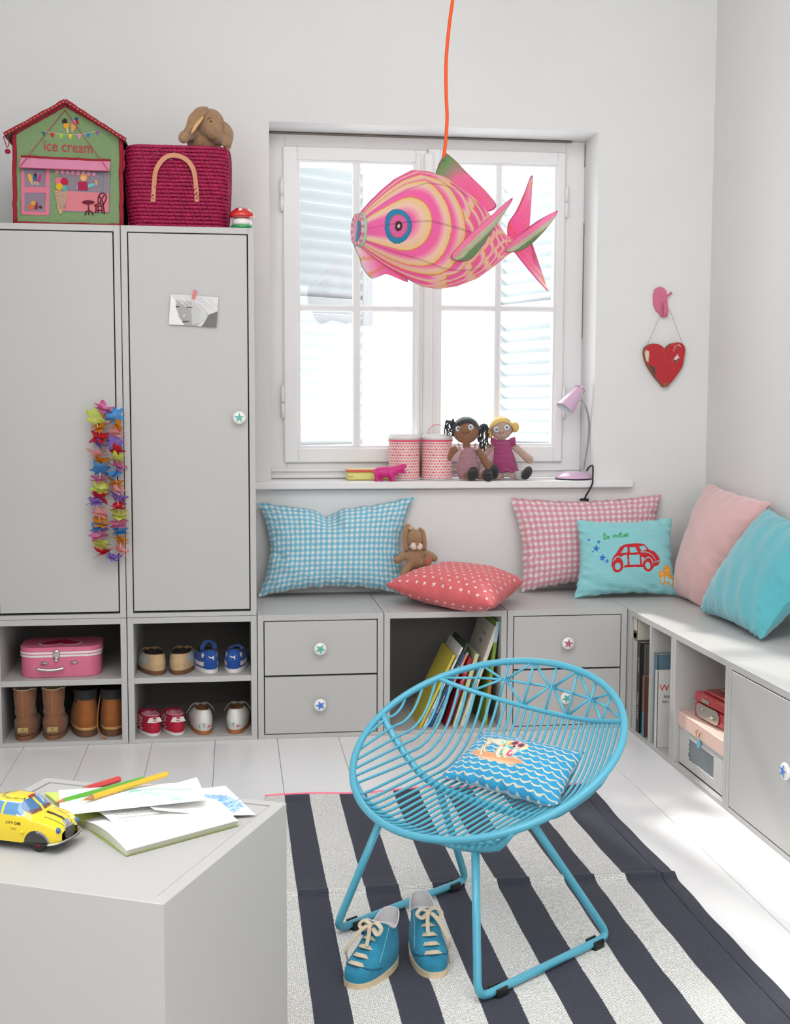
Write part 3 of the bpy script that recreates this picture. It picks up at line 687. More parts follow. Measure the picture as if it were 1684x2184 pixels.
# chair cushion with the dog print
cv = Canvas(380, 250, '2f9ccc')
for r_ in range(-1, 15):
    y0 = r_/11.6; n_ = 12
    P = []; Q = []
    for i in range(n_*8+1):
        x = i/8/n_*1.06-.03; ph = (i/8+.5*(r_ % 2)) % 1; s_ = .030*(4*(ph-.5)**2-1)
        P.append((x, y0+s_+.02)); Q.append((x, y0+s_*1.25+.002))
    for i in range(len(P)-1): cv.poly([P[i], P[i+1], Q[i+1], Q[i]], 'd9d3bd')
def DP(L):                                   # zoomed pixels of the cushion picture -> canvas through the quad
    o = []
    for x, y in L:
        # affine from picture crop to cushion
        X_ = 980+x*.1603; Y_ = 1560+y*.1603
        # inverse bilinear of the quad L,BR,R,T
        u, v = .5, .5
        for _ in range(12):
            px = 945*(1-u)*(1-v)+1190*u*(1-v)+1275*u*v+1058*(1-u)*v; py = 1662*(1-u)*(1-v)+1733*u*(1-v)+1618*u*v+1570*(1-u)*v
            a = (1190-945)*(1-v)+(1275-1058)*v; b = (1058-945)*(1-u)+(1275-1190)*u; c = (1733-1662)*(1-v)+(1618-1570)*v; d = (1570-1662)*(1-u)+(1618-1733)*u
            ex, ey = X_-px, Y_-py; de = a*d-b*c; u += (ex*d-ey*b)/de; v += (a*ey-c*ex)/de
        o.append((u, v*.86-.035))
    return o
cv.poly(DP([(350, 350), (420, 340), (600, 400), (800, 450), (1000, 490), (1070, 525), (1060, 570), (900, 592), (700, 555), (520, 500), (400, 430)]), 'efc09a')
for k in range(46):
    a = DP([(370+k*15, 345+k*4)])[0]; b = DP([(385+k*15, 430+k*3.6)])[0]; cv.line([a, ((a[0]+b[0])/2+.006, (a[1]+b[1])/2), b], .009, 'e59a68')
tan, ol = 'e2dcc8', 'c5a045'
for L in ([(640, 150), (720, 180), (860, 180), (960, 200), (980, 250), (900, 300), (800, 300), (720, 240), (640, 220)], [(690, 200), (620, 240), (540, 300), (500, 350), (480, 400), (465, 440), (500, 445), (525, 425), (530, 370), (600, 300), (700, 260)], [(600, 260), (560, 330), (540, 390), (580, 405), (600, 385), (580, 350), (620, 290)], [(820, 290), (760, 360), (720, 420), (715, 490), (770, 500), (795, 485), (770, 450), (800, 390), (870, 320)], [(860, 340), (830, 400), (815, 480), (850, 505), (880, 490), (855, 440), (890, 380)]):
    cv.poly(DP(L), tan); cv.line(DP(L+L[:1]), .009, ol)
for x, y, c in ((925, 285, 'f0762f'), (895, 340, '8fd6cf'), (880, 385, 'e9e3a8'), (935, 420, 'e5547f'), (1010, 390, 'f3c9c0'), (1100, 365, '8fd6cf'), (1165, 325, 'f2eaa0'), (905, 240, '9adccf'), (980, 235, 'f2d27a')):
    a = DP([(x, y)])[0]; cv.ell(a[0], a[1], .042, .062, c); cv.ell(a[0], a[1], .014, .02, 'fdf6e6')
L = [(980, 215), (1040, 205), (1140, 215), (1230, 265), (1225, 300), (1150, 310), (1090, 350), (1020, 350), (975, 320), (990, 260)]
cv.poly(DP(L), tan); cv.line(DP(L+L[:1]), .009, ol)
for x, y in ((1050, 258), (1125, 292)): a = DP([(x, y)])[0]; cv.ell(a[0], a[1], .048, .062, 'ea4f7a'); cv.ell(a[0], a[1], .034, .043, '4a3f4a')
a = DP([(1020, 322)])[0]; cv.ell(a[0], a[1], .022, .022, '33302f'); cv.line(DP([(640, 150), (700, 130)]), .012, ol)
M_piq = mat('white_cotton_back', 'dfe6ea', .8)
cl = lambda u, w_, z: CM @ Vector((u, -w_, z))
CMI = CM.inverted()
def cushfloor(q):
    l = CMI @ q; z0 = interp(l.y, B1)+.0075
    for (a, fa), (b, fb) in (((-.3, 0), (.045, .004)), ((.045, .004), (.095, .024)), ((.095, .024), (.135, .056)), ((.135, .056), (.165, .102)), ((.165, .102), (.22, .22))):
        if a <= l.x <= b: z0 += fa+(fb-fa)*(l.x-a)/(b-a)
    if l.z < z0: l.z = z0
    return CM @ l
cush = pillow('cushion', 'small cushion with blue waves and a surfing dog, lying in the wire chair', (cl(.002, -.118, .300), cl(.012, .176, .303), cl(.150, .132, .374), cl(.132, -.118, .370)), .060, [M_print], 340, 230, canvas=cv, back=H('dfe6ea'), seed=14, wr=.45, pinch=.06, clampf=cushfloor)
# ================================================================ fish lantern
FA = math.radians(31); YFISH = -.25
fc = at(925, 492, 'y', YFISH)
# local +x from tail to head, +z up; head points left and a little towards the viewer; nose slightly lower
fx = Vector((-math.cos(FA), -math.sin(FA), .03)).normalized(); FM = frame(fc, fx, Vector((0, 0, 1)).cross(fx) * 1)
zz = Vector((0, 0, 1)); yy = zz.cross(fx).normalized(); zz = fx.cross(yy)
FM = Matrix(((fx.x, yy.x, zz.x, fc.x), (fx.y, yy.y, zz.y, fc.y), (fx.z, yy.z, zz.z, fc.z), (0, 0, 0, 1)))
fish = thing('fish_lantern', 'pink and yellow paper fish lantern hanging in front of the window', 'lantern', M=FM)
# body: x from -.27 (tail root) to +.245 (mouth); top/bottom outline
OT = [(-.265, .012, -.028), (-.235, .024, -.050), (-.19, .060, -.088), (-.14, .098, -.125), (-.08, .134, -.152), (-.02, .158, -.166), (.03, .165, -.164), (.08, .160, -.148), (.13, .128, -.130), (.17, .092, -.113), (.20, .060, -.097), (.225, .031, -.082), (.236, .014, -.074)]
OT = [(x*(1.13 if x > 0 else 1.18), t, b) for x, t, b in OT]
X0F, X1F = OT[0][0], OT[-1][0]
def prof(x):
    for a, b in zip(OT[:-1], OT[1:]):
        if x <= b[0]: t = (x-a[0])/(b[0]-a[0]); return a[1]+(b[1]-a[1])*t, a[2]+(b[2]-a[2])*t
    return OT[-1][1:]
def fpt(u, th):                              # u 0 tail .. 1 mouth; th 0 = top, left flank (towards viewer) first
    x = X0F+(X1F-X0F)*u; t, b = prof(x); c = (t+b)/2; h = (t-b)/2; a = (th*2*math.pi)
    sx = math.sin(a); cz = math.cos(a); k = abs(sx)**.85*math.copysign(1, sx)
    return Vector((x, h*.60*k, c+h*cz))
PK, YL, WH = np.array(H('fd7ec6')), np.array(H('f7ea9e')), np.array(H('fdeeee'))
OR = np.array(H('e8a23c'))
def ring(d, w):                               # d: distance inside the ring from its outer line, 0..w
    if d < .0026: return OR
    t = min(1, max(0, (d-.0026)/(w*.55))); t = t*t*(3-2*t)
    return YL*(1-t)+(PK*(1-max(0, t-.5)*.2)+0)*t if d < w*.6 else PK*(1-min(1, (d-w*.6)/(w*.4))*.12)+WH*min(1, (d-w*.6)/(w*.4))*.12
EYX = .182
def fcol(x, z_, flank):                       # z_: unrolled height, metres; gill plates ring the eye, then overlapping scales
    dx = max(0, EYX-x)
    for i, (rx_, rz_) in enumerate(((.098, .070), (.166, .112), (.222, .134))):
        R_ = math.hypot(dx/rx_, z_/rz_)
        if R_ < 1:
            d = (1-R_)*(rx_+rz_)/2
            if d < .0024: return OR
            t = min(1, (d-.0024)/(.046 if i == 0 else .034)); return (YL*(1-t*2)+(YL*.3+WH*.7)*t*2) if t < .5 else (YL*.3+WH*.7)*(2-t*2)+PK*(t*2-1)
    dd = (math.hypot(dx/.222, z_/.134)-1)*.19
    f = max(.38, 1-1.75*dd); a_ = -math.log(f)/1.75; b_ = z_/f; P_, W_s, R_s = .036, .066, .0395
    n0 = int(math.floor((a_-R_s)/P_))
    for n in range(max(-1, n0), n0+5):
        k = round(b_/W_s-.5*(n % 2)); cx = n*P_; cy = (k+.5*(n % 2))*W_s; d = R_s-math.hypot(a_-cx, b_-cy)
        if d > 0:
            if d < .0022: return OR
            t = min(1, (d-.0022)/.021); return (YL*(1-t*2)+WH*t*2) if t < .5 else WH*(2-t*2)+PK*(t*2-1)
    return PK
m = MB(); cols = []; NU, NVV = 330, 260
def g(th, u):
    p = fpt(u, th); t, b = prof(p.x); h_ = (p.z-(t+b)/2)/((t-b)/2); hz = (p.z)/.155
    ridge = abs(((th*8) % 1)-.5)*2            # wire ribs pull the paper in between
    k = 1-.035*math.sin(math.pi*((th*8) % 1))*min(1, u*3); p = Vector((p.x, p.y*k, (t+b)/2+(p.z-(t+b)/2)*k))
    # unrolled height keeps the rings round on top and below
    aa = math.acos(max(-1, min(1, h_)))/math.pi; hh = (.5-aa)*2
    c = fcol(p.x, hh*.163+.004, 1)
    e = math.hypot((p.x-EYX)/.037, (p.z+.016)/.047) if True else 9
    if e < 1.0:
        c = np.array(H('2b6f8d')) if e > .96 else np.array(H('2d9fd0')) if e > .68 else np.array(H('c56a4a')) if e > .64 else np.array(H('ea79bd')) if e > .30 else np.array(H('4a3a3f')) if e > .10 else WH
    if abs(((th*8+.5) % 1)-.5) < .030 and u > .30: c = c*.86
    cols.append(c); return p
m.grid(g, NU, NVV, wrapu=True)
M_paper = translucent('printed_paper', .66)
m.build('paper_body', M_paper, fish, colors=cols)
# mouth
m = MB(); P = [fpt(1, i/32) for i in range(32)]
m.tube(P, .0038, 8, closed=True); m.build('mouth_ring', mat('green_paper_rim', '8fb79a', .6), fish)
m = MB(); cols = []
c0 = Vector((.236, 0, 0))
def g(u, v):
    p = fpt(1, u); r_ = 1-v*.95; q = Vector((X1F+.014-.004*v-(.014 if v == 0 else 0)-.028*(v**2), p.y*r_, -.030+(p.z+.030)*r_))
    ey = math.hypot(q.y/.012, (q.z+.034)/.030); c = np.array(H('f5c3da'))
    if v < .3: c = np.array(H('e9a0b8')) if int(u*24) % 2 else np.array(H('f7e6e2'))
    if ey < 1: c = np.array(H('5fb6dc')) if ey > .6 else np.array(H('e06aa8')) if ey > .25 else np.array(H('9c4a5a'))
    cols.append(c); return q
m.grid(g, 64, 30, wrapu=True); m.build('mouth_paper', M_paper, fish, colors=cols)
def fin(name, outline, root, tip_green=True, thick=.0012, bend=0, stripes=9, pink_edge=True, y0=0, M=None):
    """outline in the local xz plane; root = a point the rays start from"""
    xs_ = [p[0] for p in outline]; zs_ = [p[1] for p in outline]; n = len(outline); cx = sum(xs_)/n; cz = sum(zs_)/n; m = MB(); cols = []
    O = smooth_path([(x, 0, z) for x, z in outline], 5, closed=True); k = len(O); mxd = max((p-Vector((root[0], 0, root[1]))).length for p in O)
    C_ = Vector((cx, 0, cz))
    for sgn in (1, -1):
        def g(u, v):
            p = O[int(round(u*k)) % k]; q = C_+(p-C_)*v; d = (q-Vector((root[0], 0, root[1]))); t = d.length/mxd; a = math.atan2(d.z, d.x)
            c = PK*(1-t)+np.array(H('f6b9d2'))*t
            if t > .55: s = min(1, (t-.55)/.35); c = c*(1-s)+(np.array(H('8cc28c')) if tip_green else np.array(H('f7e0e6')))*s
            if abs((a*stripes) % 1-.5) < .10: c = c*.6+OR*.4
            if v > .97: c = np.array(H('d05a86')) if pink_edge else np.array(H('5d9a6a'))
            cols.append(c); return Vector((q.x, y0+sgn*thick*(1-v*.8)+bend*(d.length**2), q.z))
        m.grid(g, k, 14, wrapu=True)
    o = m.build(name, M_paper, fish, colors=cols)
    if M is not None: o.matrix_local = M
    return o
def FP(u, v, yl=0):                           # picture position -> fish-local xz on its own centre plane
    inv = FM.inverted(); O_ = inv @ Vector(CAM); P_w = at(u, v, 'y', YFISH); d = (inv @ P_w)-O_; s = (yl-O_.y)/d.y; q = O_+d*s; return (q.x, q.z)
fin('dorsal_fin', [FP(*p) for p in ((927, 372), (938, 345), (950, 328), (968, 340), (1000, 372), (1040, 412), (1058, 440), (1035, 452), (990, 432), (945, 402))], FP(1000, 445), stripes=12)
fin('tail_fin', [FP(*p) for p in ((1082, 480), (1100, 450), (1118, 410), (1131, 376), (1136, 378), (1132, 400), (1131, 432), (1129, 470), (1128, 495), (1133, 525), (1141, 542), (1136, 560), (1152, 578), (1168, 619), (1162, 616), (1130, 580), (1098, 540), (1085, 520))], FP(1080, 500), False, stripes=5)
def sidefin(name, pts, yl0, yl1):
    m = MB(); cols = []; a = [Vector((*FP(*p), 0)) for p in pts]; k = len(a); loc_ = []
    O = [Vector((q[0], 0, q[1])) for q in [FP(*p, yl0) for p in pts]]
    O = smooth_path(O, 5, closed=True); k = len(O); root = O[0]; tip = max(O, key=lambda p: (p-root).length); L = (tip-root).length; ax = (tip-root).normalized(); pr = Vector((-ax.z, 0, ax.x)); C_ = sum(O, Vector())/k
    for s_ in (1, -1):
        def g(u, v):
            p = O[int(round(u*k)) % k]; q = C_+(p-C_)*v; d = q-root; t = d.dot(ax)/L; w_ = -d.dot(pr)/L
            c = PK*(1-t*.2) if w_ > .04 else PK*.6+WH*.4 if w_ > -.03 else np.array(H('d9e8cf')) if w_ > -.10 else np.array(H('8fbf8f'))
            if pr.x*0+abs((w_*28) % 1-.5) < .10: c = c*.75+np.array(H('e8806a'))*.25
            if v > .96: c = np.array(H('c85a7c'))
            cols.append(c); return Vector((q.x, yl0+(yl1-yl0)*max(0, t)+s_*.0015*(1-v*v)+.004*math.cos(w_*8)*(1-v), q.z))
        m.grid(g, k, 12, wrapu=True)
    m.build(name, M_paper, fish, colors=cols)
sidefin('pectoral_fin', ((960, 548), (985, 510), (1020, 470), (1058, 430), (1061, 436), (1045, 470), (1030, 500), (1015, 530), (1000, 552), (980, 559)), .090, .150)
sidefin('pelvic_fin', ((1074, 534), (1090, 512), (1120, 480), (1157, 455), (1159, 462), (1148, 485), (1125, 518), (1105, 535), (1085, 539)), .028, .085)
m = MB(); cols = []
ch_ = [FP(*p, .02) for p in ((765, 520), (775, 548), (782, 570), (800, 592), (815, 590), (832, 584), (850, 590), (880, 600), (850, 560), (800, 530))]
fin('chin_fin', ch_, FP(860, 545), False, y0=.0, pink_edge=False, stripes=3)
# cord
M_cord = mat('orange_textile_cable', 'f0591f', .7, bump=('noise', 300, .3))
C_ = [at(966, -120, 'y', YFISH), at(965, 0, 'y', YFISH), at(957, 60, 'y', YFISH), at(951, 130, 'y', YFISH), at(951, 200, 'y', YFISH), at(953, 250, 'y', YFISH), at(950, 300, 'y', YFISH), at(946, 334, 'y', YFISH)]
C_[0] = Vector((C_[1].x+.008, YFISH, ZC-.001)); inv = FM.inverted()
MB().tube([inv @ p for p in [C_[0]]+smooth_path(C_[1:], 8)], .0050, 10).build('cord', M_cord, fish)
m = MB(); m.tube([inv @ at(952, 326, 'y', YFISH), inv @ at(944, 336, 'y', YFISH), inv @ at(948, 344, 'y', YFISH), inv @ at(953, 336, 'y', YFISH)], .0013, 6); m.tube([inv @ at(944, 334, 'y', YFISH), inv @ at(934, 350, 'y', YFISH), inv @ at(928, 368, 'y', YFISH), inv @ at(929, 372, 'y', YFISH)], .0012, 6)
m.fix = True; m.build('hanging_wire', M_chrome, fish, double=False)
# ================================================================ soft toys and dolls
M_fur = mat('tan_plush', 'ab8663', .95, sheen=.25, bump=('noise', 420, .9, .004), var=(90, .18))
M_furL = mat('light_plush', 'c9a27c', .95, sheen=.5, bump=('noise', 420, .7, .003))
M_face = mat('pale_plush', 'e6d6cd', .95, sheen=.5, bump=('noise', 420, .6, .003))
M_nose = mat('brown_felt', 'a8704f', .9)
M_eye = mat('black_bead', '0c0c0e', .12, coat=.6)
def plush(name, mats, parent, shapes, lvl=1, voxel=None):
    """fuses ellipsoids and tapered tubes into ONE continuous skin with a remesh"""
    m = MB()
    for s in shapes:
        if s[0] == 'e': m.ell(s[1], s[2], 18, 12, M=s[3] if len(s) > 3 else None)
        else: m.tube(s[1], s[2], 12).ell(s[1][0], s[2][0], 12, 8).ell(s[1][-1], s[2][-1], 12, 8)
    o = m.build(name, mats, parent)
    if voxel:
        md = o.modifiers.new('r', 'REMESH'); md.mode = 'VOXEL'; md.voxel_size = voxel; md.use_smooth_shade = True
        s2 = o.modifiers.new('s', 'SMOOTH'); s2.iterations = 3; s2.factor = .6
        dg = bpy.context.evaluated_depsgraph_get(); me = bpy.data.meshes.new_from_object(o.evaluated_get(dg)); o.modifiers.clear(); old = o.data; o.data = me; bpy.data.meshes.remove(old); me.name = name
        if not me.materials: me.materials.append(mats)
    return o
def limb(a, b, c, r0, r1, r2, k=5):
    P = smooth_path([a, b, c], k); n = len(P); R_ = [(r0*(1-i/(n-1)*2)+r1*i/(n-1)*2) if i < n/2 else (r1*(2-i/(n-1)*2)+r2*(i/(n-1)*2-1)) for i in range(n)]
    return ('t', P, R_)
# sitting bunny beside the blue pillow; origin between its feet on the bench
YB1 = .295; bo = at(884, 1212, 'y', YB1)
S = 1/ (2598/ (YB1+3.86))                    # metres per photo pixel at that distance
bun = thing('toy_rabbit', 'tan plush rabbit with a white muzzle sitting between the blue and coral pillows', 'soft toy', (bo.x, YB1, SEAT))
z0 = bo.z-SEAT
def B(px, py, y=0): return Vector(((px-884)*S, y, z0+(1212-py)*S))
body = [('e', B(884, 1189), (.033, .028, .040)), ('e', B(883, 1148, -.010), (.0265, .026, .0335)), ('e', B(885, 1162, -.020), (.021, .018, .017)),
    limb(B(868, 1178), B(855, 1188, -.006), B(845, 1193, -.012), .012, .0135, .0125), limb(B(902, 1178), B(916, 1184, -.006), B(925, 1190, -.012), .012, .0135, .0125),
    limb(B(872, 1203, -.01), B(864, 1213, -.02), B(858, 1222, -.03), .014, .014, .015), limb(B(895, 1200, -.01), B(905, 1198, -.028), B(908, 1192, -.040), .014, .0145, .015),
    limb(B(870, 1215, 0), B(866, 1228, -.008), B(863, 1240, -.012), .014, .015, .014), ('e', Vector((0, .0, .04)), (.030, .028, .042))]
plush('body', M_fur, bun, body, voxel=.0030)
for P, R_ in (((B(878, 1130, .005), B(868, 1123, .004), B(864, 1140, -.004), B(864, 1158, -.008), B(866, 1174, -.010)), (.010, .012, .012, .0115, .008)), ((B(892, 1128, .004), B(900, 1134, .002), B(903, 1152, -.004), B(903, 1172, -.008)), (.008, .009, .0095, .008))):
    MB().tube(smooth_path(P, 4), [R_[min(len(R_)-1, i//4)] for i in range((len(P)-1)*4+1)], 12, flat=.55, up=(0, 1, 0)).build('ear', M_fur, bun)
MB().ell(B(876, 1126, -.002), (.011, .012, .008)).build('ear_fold', M_furL, bun)
MB().ell(B(879, 1162, -.030), (.0115, .012, .0135)).ell(B(891, 1163, -.030), (.0115, .012, .0125)).build('muzzle', M_face, bun)
MB().prism([(-.0065, .006), (.0065, .006), (.004, -.003), (0, -.008), (-.004, -.003)], .004, front(0, 0, 0)).build('nose', M_nose, bun, loc=B(885.5, 1156, -.041))
MB().ell((0, 0, 0), .0022, 10, 8).build('eye', M_eye, bun, loc=B(879, 1151.5, -.0355)); MB().ell((0, 0, 0), .0022, 10, 8).build('eye', M_eye, bun, loc=B(895, 1155, -.0335))
MB().ell((0, 0, 0), (.0135, .006, .0165)).build('paw_pad', mat('rust_felt', 'a5664e', .95, sheen=.3), bun, loc=B(908, 1192, -.052))
# rabbit looking over the basket
YB2 = .10; b2 = at(436, 300, 'y', YB2); S2 = (YB2+3.80)/2598
rab = thing('toy_rabbit', 'tan lop-eared plush rabbit peeping over the rim of the pink basket', 'soft toy', (b2.x, YB2, b2.z-.02))
def B2_(px, py, y=0): return Vector(((px-436)*S2, y, .02+(300-py)*S2))
plush('body', M_fur, rab, [('e', B2_(449, 268, -.01), (.0425, .040, .046)), ('e', B2_(456, 285, -.028), (.030, .027, .027)), ('e', B2_(432, 300, .02), (.050, .040, .036)), ('e', B2_(440, 318, .03), (.048, .04, .05)),
    limb(B2_(412, 288, -.01), B2_(399, 298, -.045), B2_(395, 306, -.070), .020, .0185, .016), limb(B2_(462, 300, -.01), B2_(475, 304, -.045), B2_(479, 309, -.068), .016, .017, .016)], voxel=.0036)
for P, R_ in (((B2_(444, 243, -.036), B2_(429, 251, -.048), B2_(416, 268, -.056), B2_(404, 288, -.060)), (.010, .017, .019, .009)), ((B2_(468, 262, 0), B2_(479, 277, -.02), B2_(485, 295, -.04), B2_(482, 318, -.052)), (.011, .016, .017, .013))):
    n_ = (len(P)-1)*5+1; MB().tube(smooth_path(P, 5), [R_[min(3, int(i/(n_-1)*3))]*(1-i/(n_-1)*3 % 1)+R_[min(3, int(i/(n_-1)*3)+1)]*(i/(n_-1)*3 % 1) for i in range(n_)], 12, flat=.55, up=(0, 1, 0)).ell(P[-1], (.011, .006, .011)).build('ear', M_fur, rab)
    if P[0].x < B2_(455, 0).x: MB().tube([p+Vector((.009, -.004, -.013)) for p in smooth_path(P[1:], 5)], [.002, .004, .005, .006, .006, .006, .006, .006, .005, .003, .002][:len(smooth_path(P[1:], 5))], 8).build('ear_lining', mat('peach_lining', 'dcae7c', .9), rab)
MB().ell((0, 0, 0), .0030, 12, 8).build('eye', M_eye, rab, loc=B2_(450, 268.5, -.0505))
MB().tube([B2_(442, 265, -.049), B2_(447, 262, -.052), B2_(451, 261, -.051)], .0008, 6).build('eyebrow', M_eye, rab)
MB().ell((0, 0, 0), (.0012, .001, .0022), 8, 6).build('nose', M_eye, rab, loc=B2_(459, 287, -.0565))
# ---------------------------------------------------------------- crocheted dolls
def crochet(name, c): return mat(name, c, .9, bump=('Z', 75, 1, .004), sheen=.3, var=(200, .10))
M_brown = crochet('brown_crochet', 'b97c54'); M_skin = crochet('peach_crochet', 'efc9b6'); M_pinkc = crochet('pink_crochet', 'dc9fac'); M_mag = crochet('magenta_crochet', 'd0448f'); M_blackc = crochet('black_crochet', '17171b'); M_whitec = crochet('white_crochet', 'ebe6e2')
M_blond = mat('yellow_yarn', 'e3bd6c', .85, sheen=.4, bump=('noise', 150, .8, .002)); M_yarn = mat('black_yarn', '20242c', .8, sheen=.4, bump=('noise', 150, .8, .002))
M_eyew = mat('white_button', 'f0f2f2', .3); M_eyeb = mat('blue_iris', '8fb9d4', .2, coat=.5); M_ink = mat('dark_thread2', '2a1d1c', .8)
SILL = WZ0+.0008; SD = (.50+3.87)/2598
def doll(label, cx, base_y, parts):
    return None
def eye(t, p, look, tilt=0):
    MB().lathe([(.0096, 0), (.0096, .0018), (.008, .003), (0, .0034)], 22, M=front(0, 0, 0)).build('eye', [M_eyew], t, loc=p)
    e = [c for c in t.children if c.name.startswith('eye')][-1]
    m = MB(); m.lathe([(.0060, .0028), (.0058, .0042), (.0, .0047)], 18, 0, M=front(0, 0, 0)); m.lathe([(.0031, .0044), (.0028, .0052), (0, .0055)], 14, 1, M=front(look, 0, .0022)); m.build('iris', [M_eyeb, M_eye], e)
def DL(px, py, y): p = at(px, py, 'y', y); return p
def make_doll(name, label, skin, torso, hair, ox, Y, head, hr, neck, body, arms, legs, shoes, eyes, smile, sock):
    o = at(ox, 1020, 'y', Y); t = thing(name, label, 'doll', (o.x, Y, SILL)); off = Vector((o.x, Y, SILL))
    def p(q, dy=0): return at(q[0], q[1], 'y', Y+dy)-off
    sh = [('e', p(head, -.005), (hr, hr*.92, hr*.96)), ('t', [p(head)-Vector((0, 0, hr*.6)), p(neck)-Vector((0, 0, .02))], [.014, .014])]
    MB().ell(p(head, -.005), (hr, hr*.92, hr*.97), 36, 24).build('head', skin, t)
    MB().tube([p(head)-Vector((0, 0, hr*.7)), p(neck)-Vector((0, 0, .012))], .0135, 14).build('neck', skin, t)
    m = MB(); n_ = 16; P = []; R_ = []
    m.tube([p(q[:2]) for q in body], [q[2] for q in body], 24, flat=.82, up=(0, 1, 0)); m.build('torso', torso, t)
    for A_ in arms: P = smooth_path([p(q[:2], q[2]) for q in A_], 5); MB().tube(P, [.0118+.0035*(i/len(P)) for i in range(len(P))], 14).ell(P[-1], .0155, 14, 10).build('arm', skin, t)
    for L in legs: P = smooth_path([p(q[:2], q[2]) for q in L], 5); MB().tube(P, .0145, 14).build('leg', skin, t)
    for s_ in sock: MB().tube([p(s_[0][:2], s_[0][2]), p(s_[1][:2], s_[1][2])], .0165, 14).build('sock', M_pinkc if skin is M_brown else M_whitec, t)
    for (q, dy, rx, rz, roll) in shoes:
        MB().ell((0, 0, 0), (rx, .017, rz), 20, 14, M=Matrix.Rotation(roll, 4, 'Y')).build('shoe', M_blackc, t, loc=p(q, dy))
    for q, look in eyes:
        e = p(q, -.005-hr*.80); dx = e.x-p(head).x; dz = e.z-p(head).z; e.y = p(head, -.005).y-hr*.92*math.sqrt(max(.05, 1-(dx/hr)**2-(dz/hr/.97)**2))-.0005; eye(t, e, look)
    P = []
    for q in smile:
        e = p(q, -.04); dx = e.x-p(head).x; dz = e.z-p(head).z; e.y = p(head, -.005).y-hr*.92*math.sqrt(max(.05, 1-(dx/hr)**2-(dz/hr/.97)**2))-.0008; P.append(e)
    MB().tube(smooth_path(P, 4), .0009, 6).build('mouth', M_ink, t)
    return t, p
hx, hy = 993, 916
d1, p = make_doll('crochet_doll', 'brown crocheted doll with black yarn bunches and a pink playsuit', M_brown, M_pinkc, None, 998, .50, (993, 919), .0475, (996, 952),
    [(996, 954, .016), (997, 962, .028), (997, 975, .035), (998, 992, .041), (999, 1008, .0435), (999, 1020, .034)],
    [[(972, 957, 0), (963, 964, .012), (955, 975, .012)], [(1018, 958, 0), (1030, 978, -.008), (1044, 998, -.02)]],
    [[(992, 1012, -.02), (1003, 1014, -.035), (1012, 1012, -.055)], [(1008, 1010, -.02), (1025, 1014, -.035), (1036, 1013, -.055)]],
    [((1008, 1010), -.070, .0195, .0255, .35), ((1040, 1014), -.074, .019, .024, -.15)], [((977.5, 914.5), -.002), ((1003, 911), -.0018)], ((984, 922), (991, 925), (998, 921), (999, 920)), [((1022, 1013, -.03), (1030, 1013, -.048))])
# hair of the brown doll
m = MB(); C0 = p((993, 919), -.005)
def cap(C0, r, y_cut, mat_, t, name='hair', top=0.0, extra=None, lo=1.25):
    m = MB()
    def g(u, v):
        ph = 2*math.pi*u; th = v*lo+.0
        frontness = max(0, -math.sin(ph)); th = v*(lo+ (1.0-frontness)*.75-frontness*y_cut)
        d = Vector((math.sin(th)*math.cos(ph), math.sin(th)*math.sin(ph)*.95, math.cos(th))); return C0+d*(r*(1+.02*math.sin(ph*40)))
    m.grid(g, 96, 20, wrapu=True); return m.build(name, mat_, t)
cap(C0, .0502, .30, M_yarn, d1)
rr = random.Random(5)
for s_, cx, cy in ((-1, 966, 906), (1, 1024, 912)):
    m = MB()
    for k in range(16):
        a = p((cx+rr.uniform(-4, 4), cy+rr.uniform(-4, 4)), rr.uniform(-.012, .012)); L = [a]
        ex = s_*rr.uniform(-.004, .018); dz = rr.uniform(-.012, .022) if s_ < 0 else rr.uniform(-.06, .012)
        L.append(a+Vector((ex*.8+s_*.006, rr.uniform(-.012, .012), .012+dz*.3))); L.append(a+Vector((ex*1.5+rr.uniform(-.006, .006), rr.uniform(-.018, .018), -.012+dz*.5))); L.append(a+Vector((ex*1.1+rr.uniform(-.01, .01), rr.uniform(-.015, .015), -.034+dz*.8)))
        if s_ > 0: L.append(L[-1]+Vector((rr.uniform(-.01, .008), 0, -.014)))
        m.tube(smooth_path(L, 5), .0024, 6)
    tag(m.build('bunch', M_yarn, d1), kind='stuff')
m = MB()
for a, b in (((980, 956), (977, 945)), ((1011, 956), (1014, 946))): m.tube([p((a[0], a[1]+6), -.026), p(a, -.024), p(b, -.010)], .0026, 7)
m.build('strap', M_pinkc, d1)
d2, p = make_doll('crochet_doll', 'blonde crocheted doll in a magenta dress', M_skin, M_mag, None, 1073, .515, (1068, 914.5), .0405, (1072, 944),
    [(1072, 938, .024), (1072, 950, .031), (1072, 962, .034), (1074, 980, .042), (1075, 1000, .049), (1076, 1006, .045)],
    [[(1052, 949, 0), (1040, 960, .008), (1030, 972, .005)], [(1095, 951, 0), (1113, 967, -.004), (1128, 980, -.008)]],
    [[(1066, 1010, -.02), (1058, 1015, -.035), (1050, 1014, -.050)], [(1085, 1009, -.02), (1097, 1014, -.03), (1108, 1014, -.045)]],
    [((1054, 1006), -.060, .016, .026, .0), ((1123, 1009), -.060, .017, .026, .55)], [((1058.5, 916), -.002), ((1080, 911.5), -.002)], ((1064, 922.5), (1069, 925), (1074, 921)), [((1101, 1014, -.035), (1113, 1013, -.052))])
C0 = p((1068, 914.5), -.005); cap(C0, .0430, .30, M_blond, d2)
for q in ((1042, 924), (1097, 911)): MB().ell((0, 0, 0), (.0165, .015, .0190), 20, 14).build('hair_bun', M_blond, d2, loc=p(q, .005))
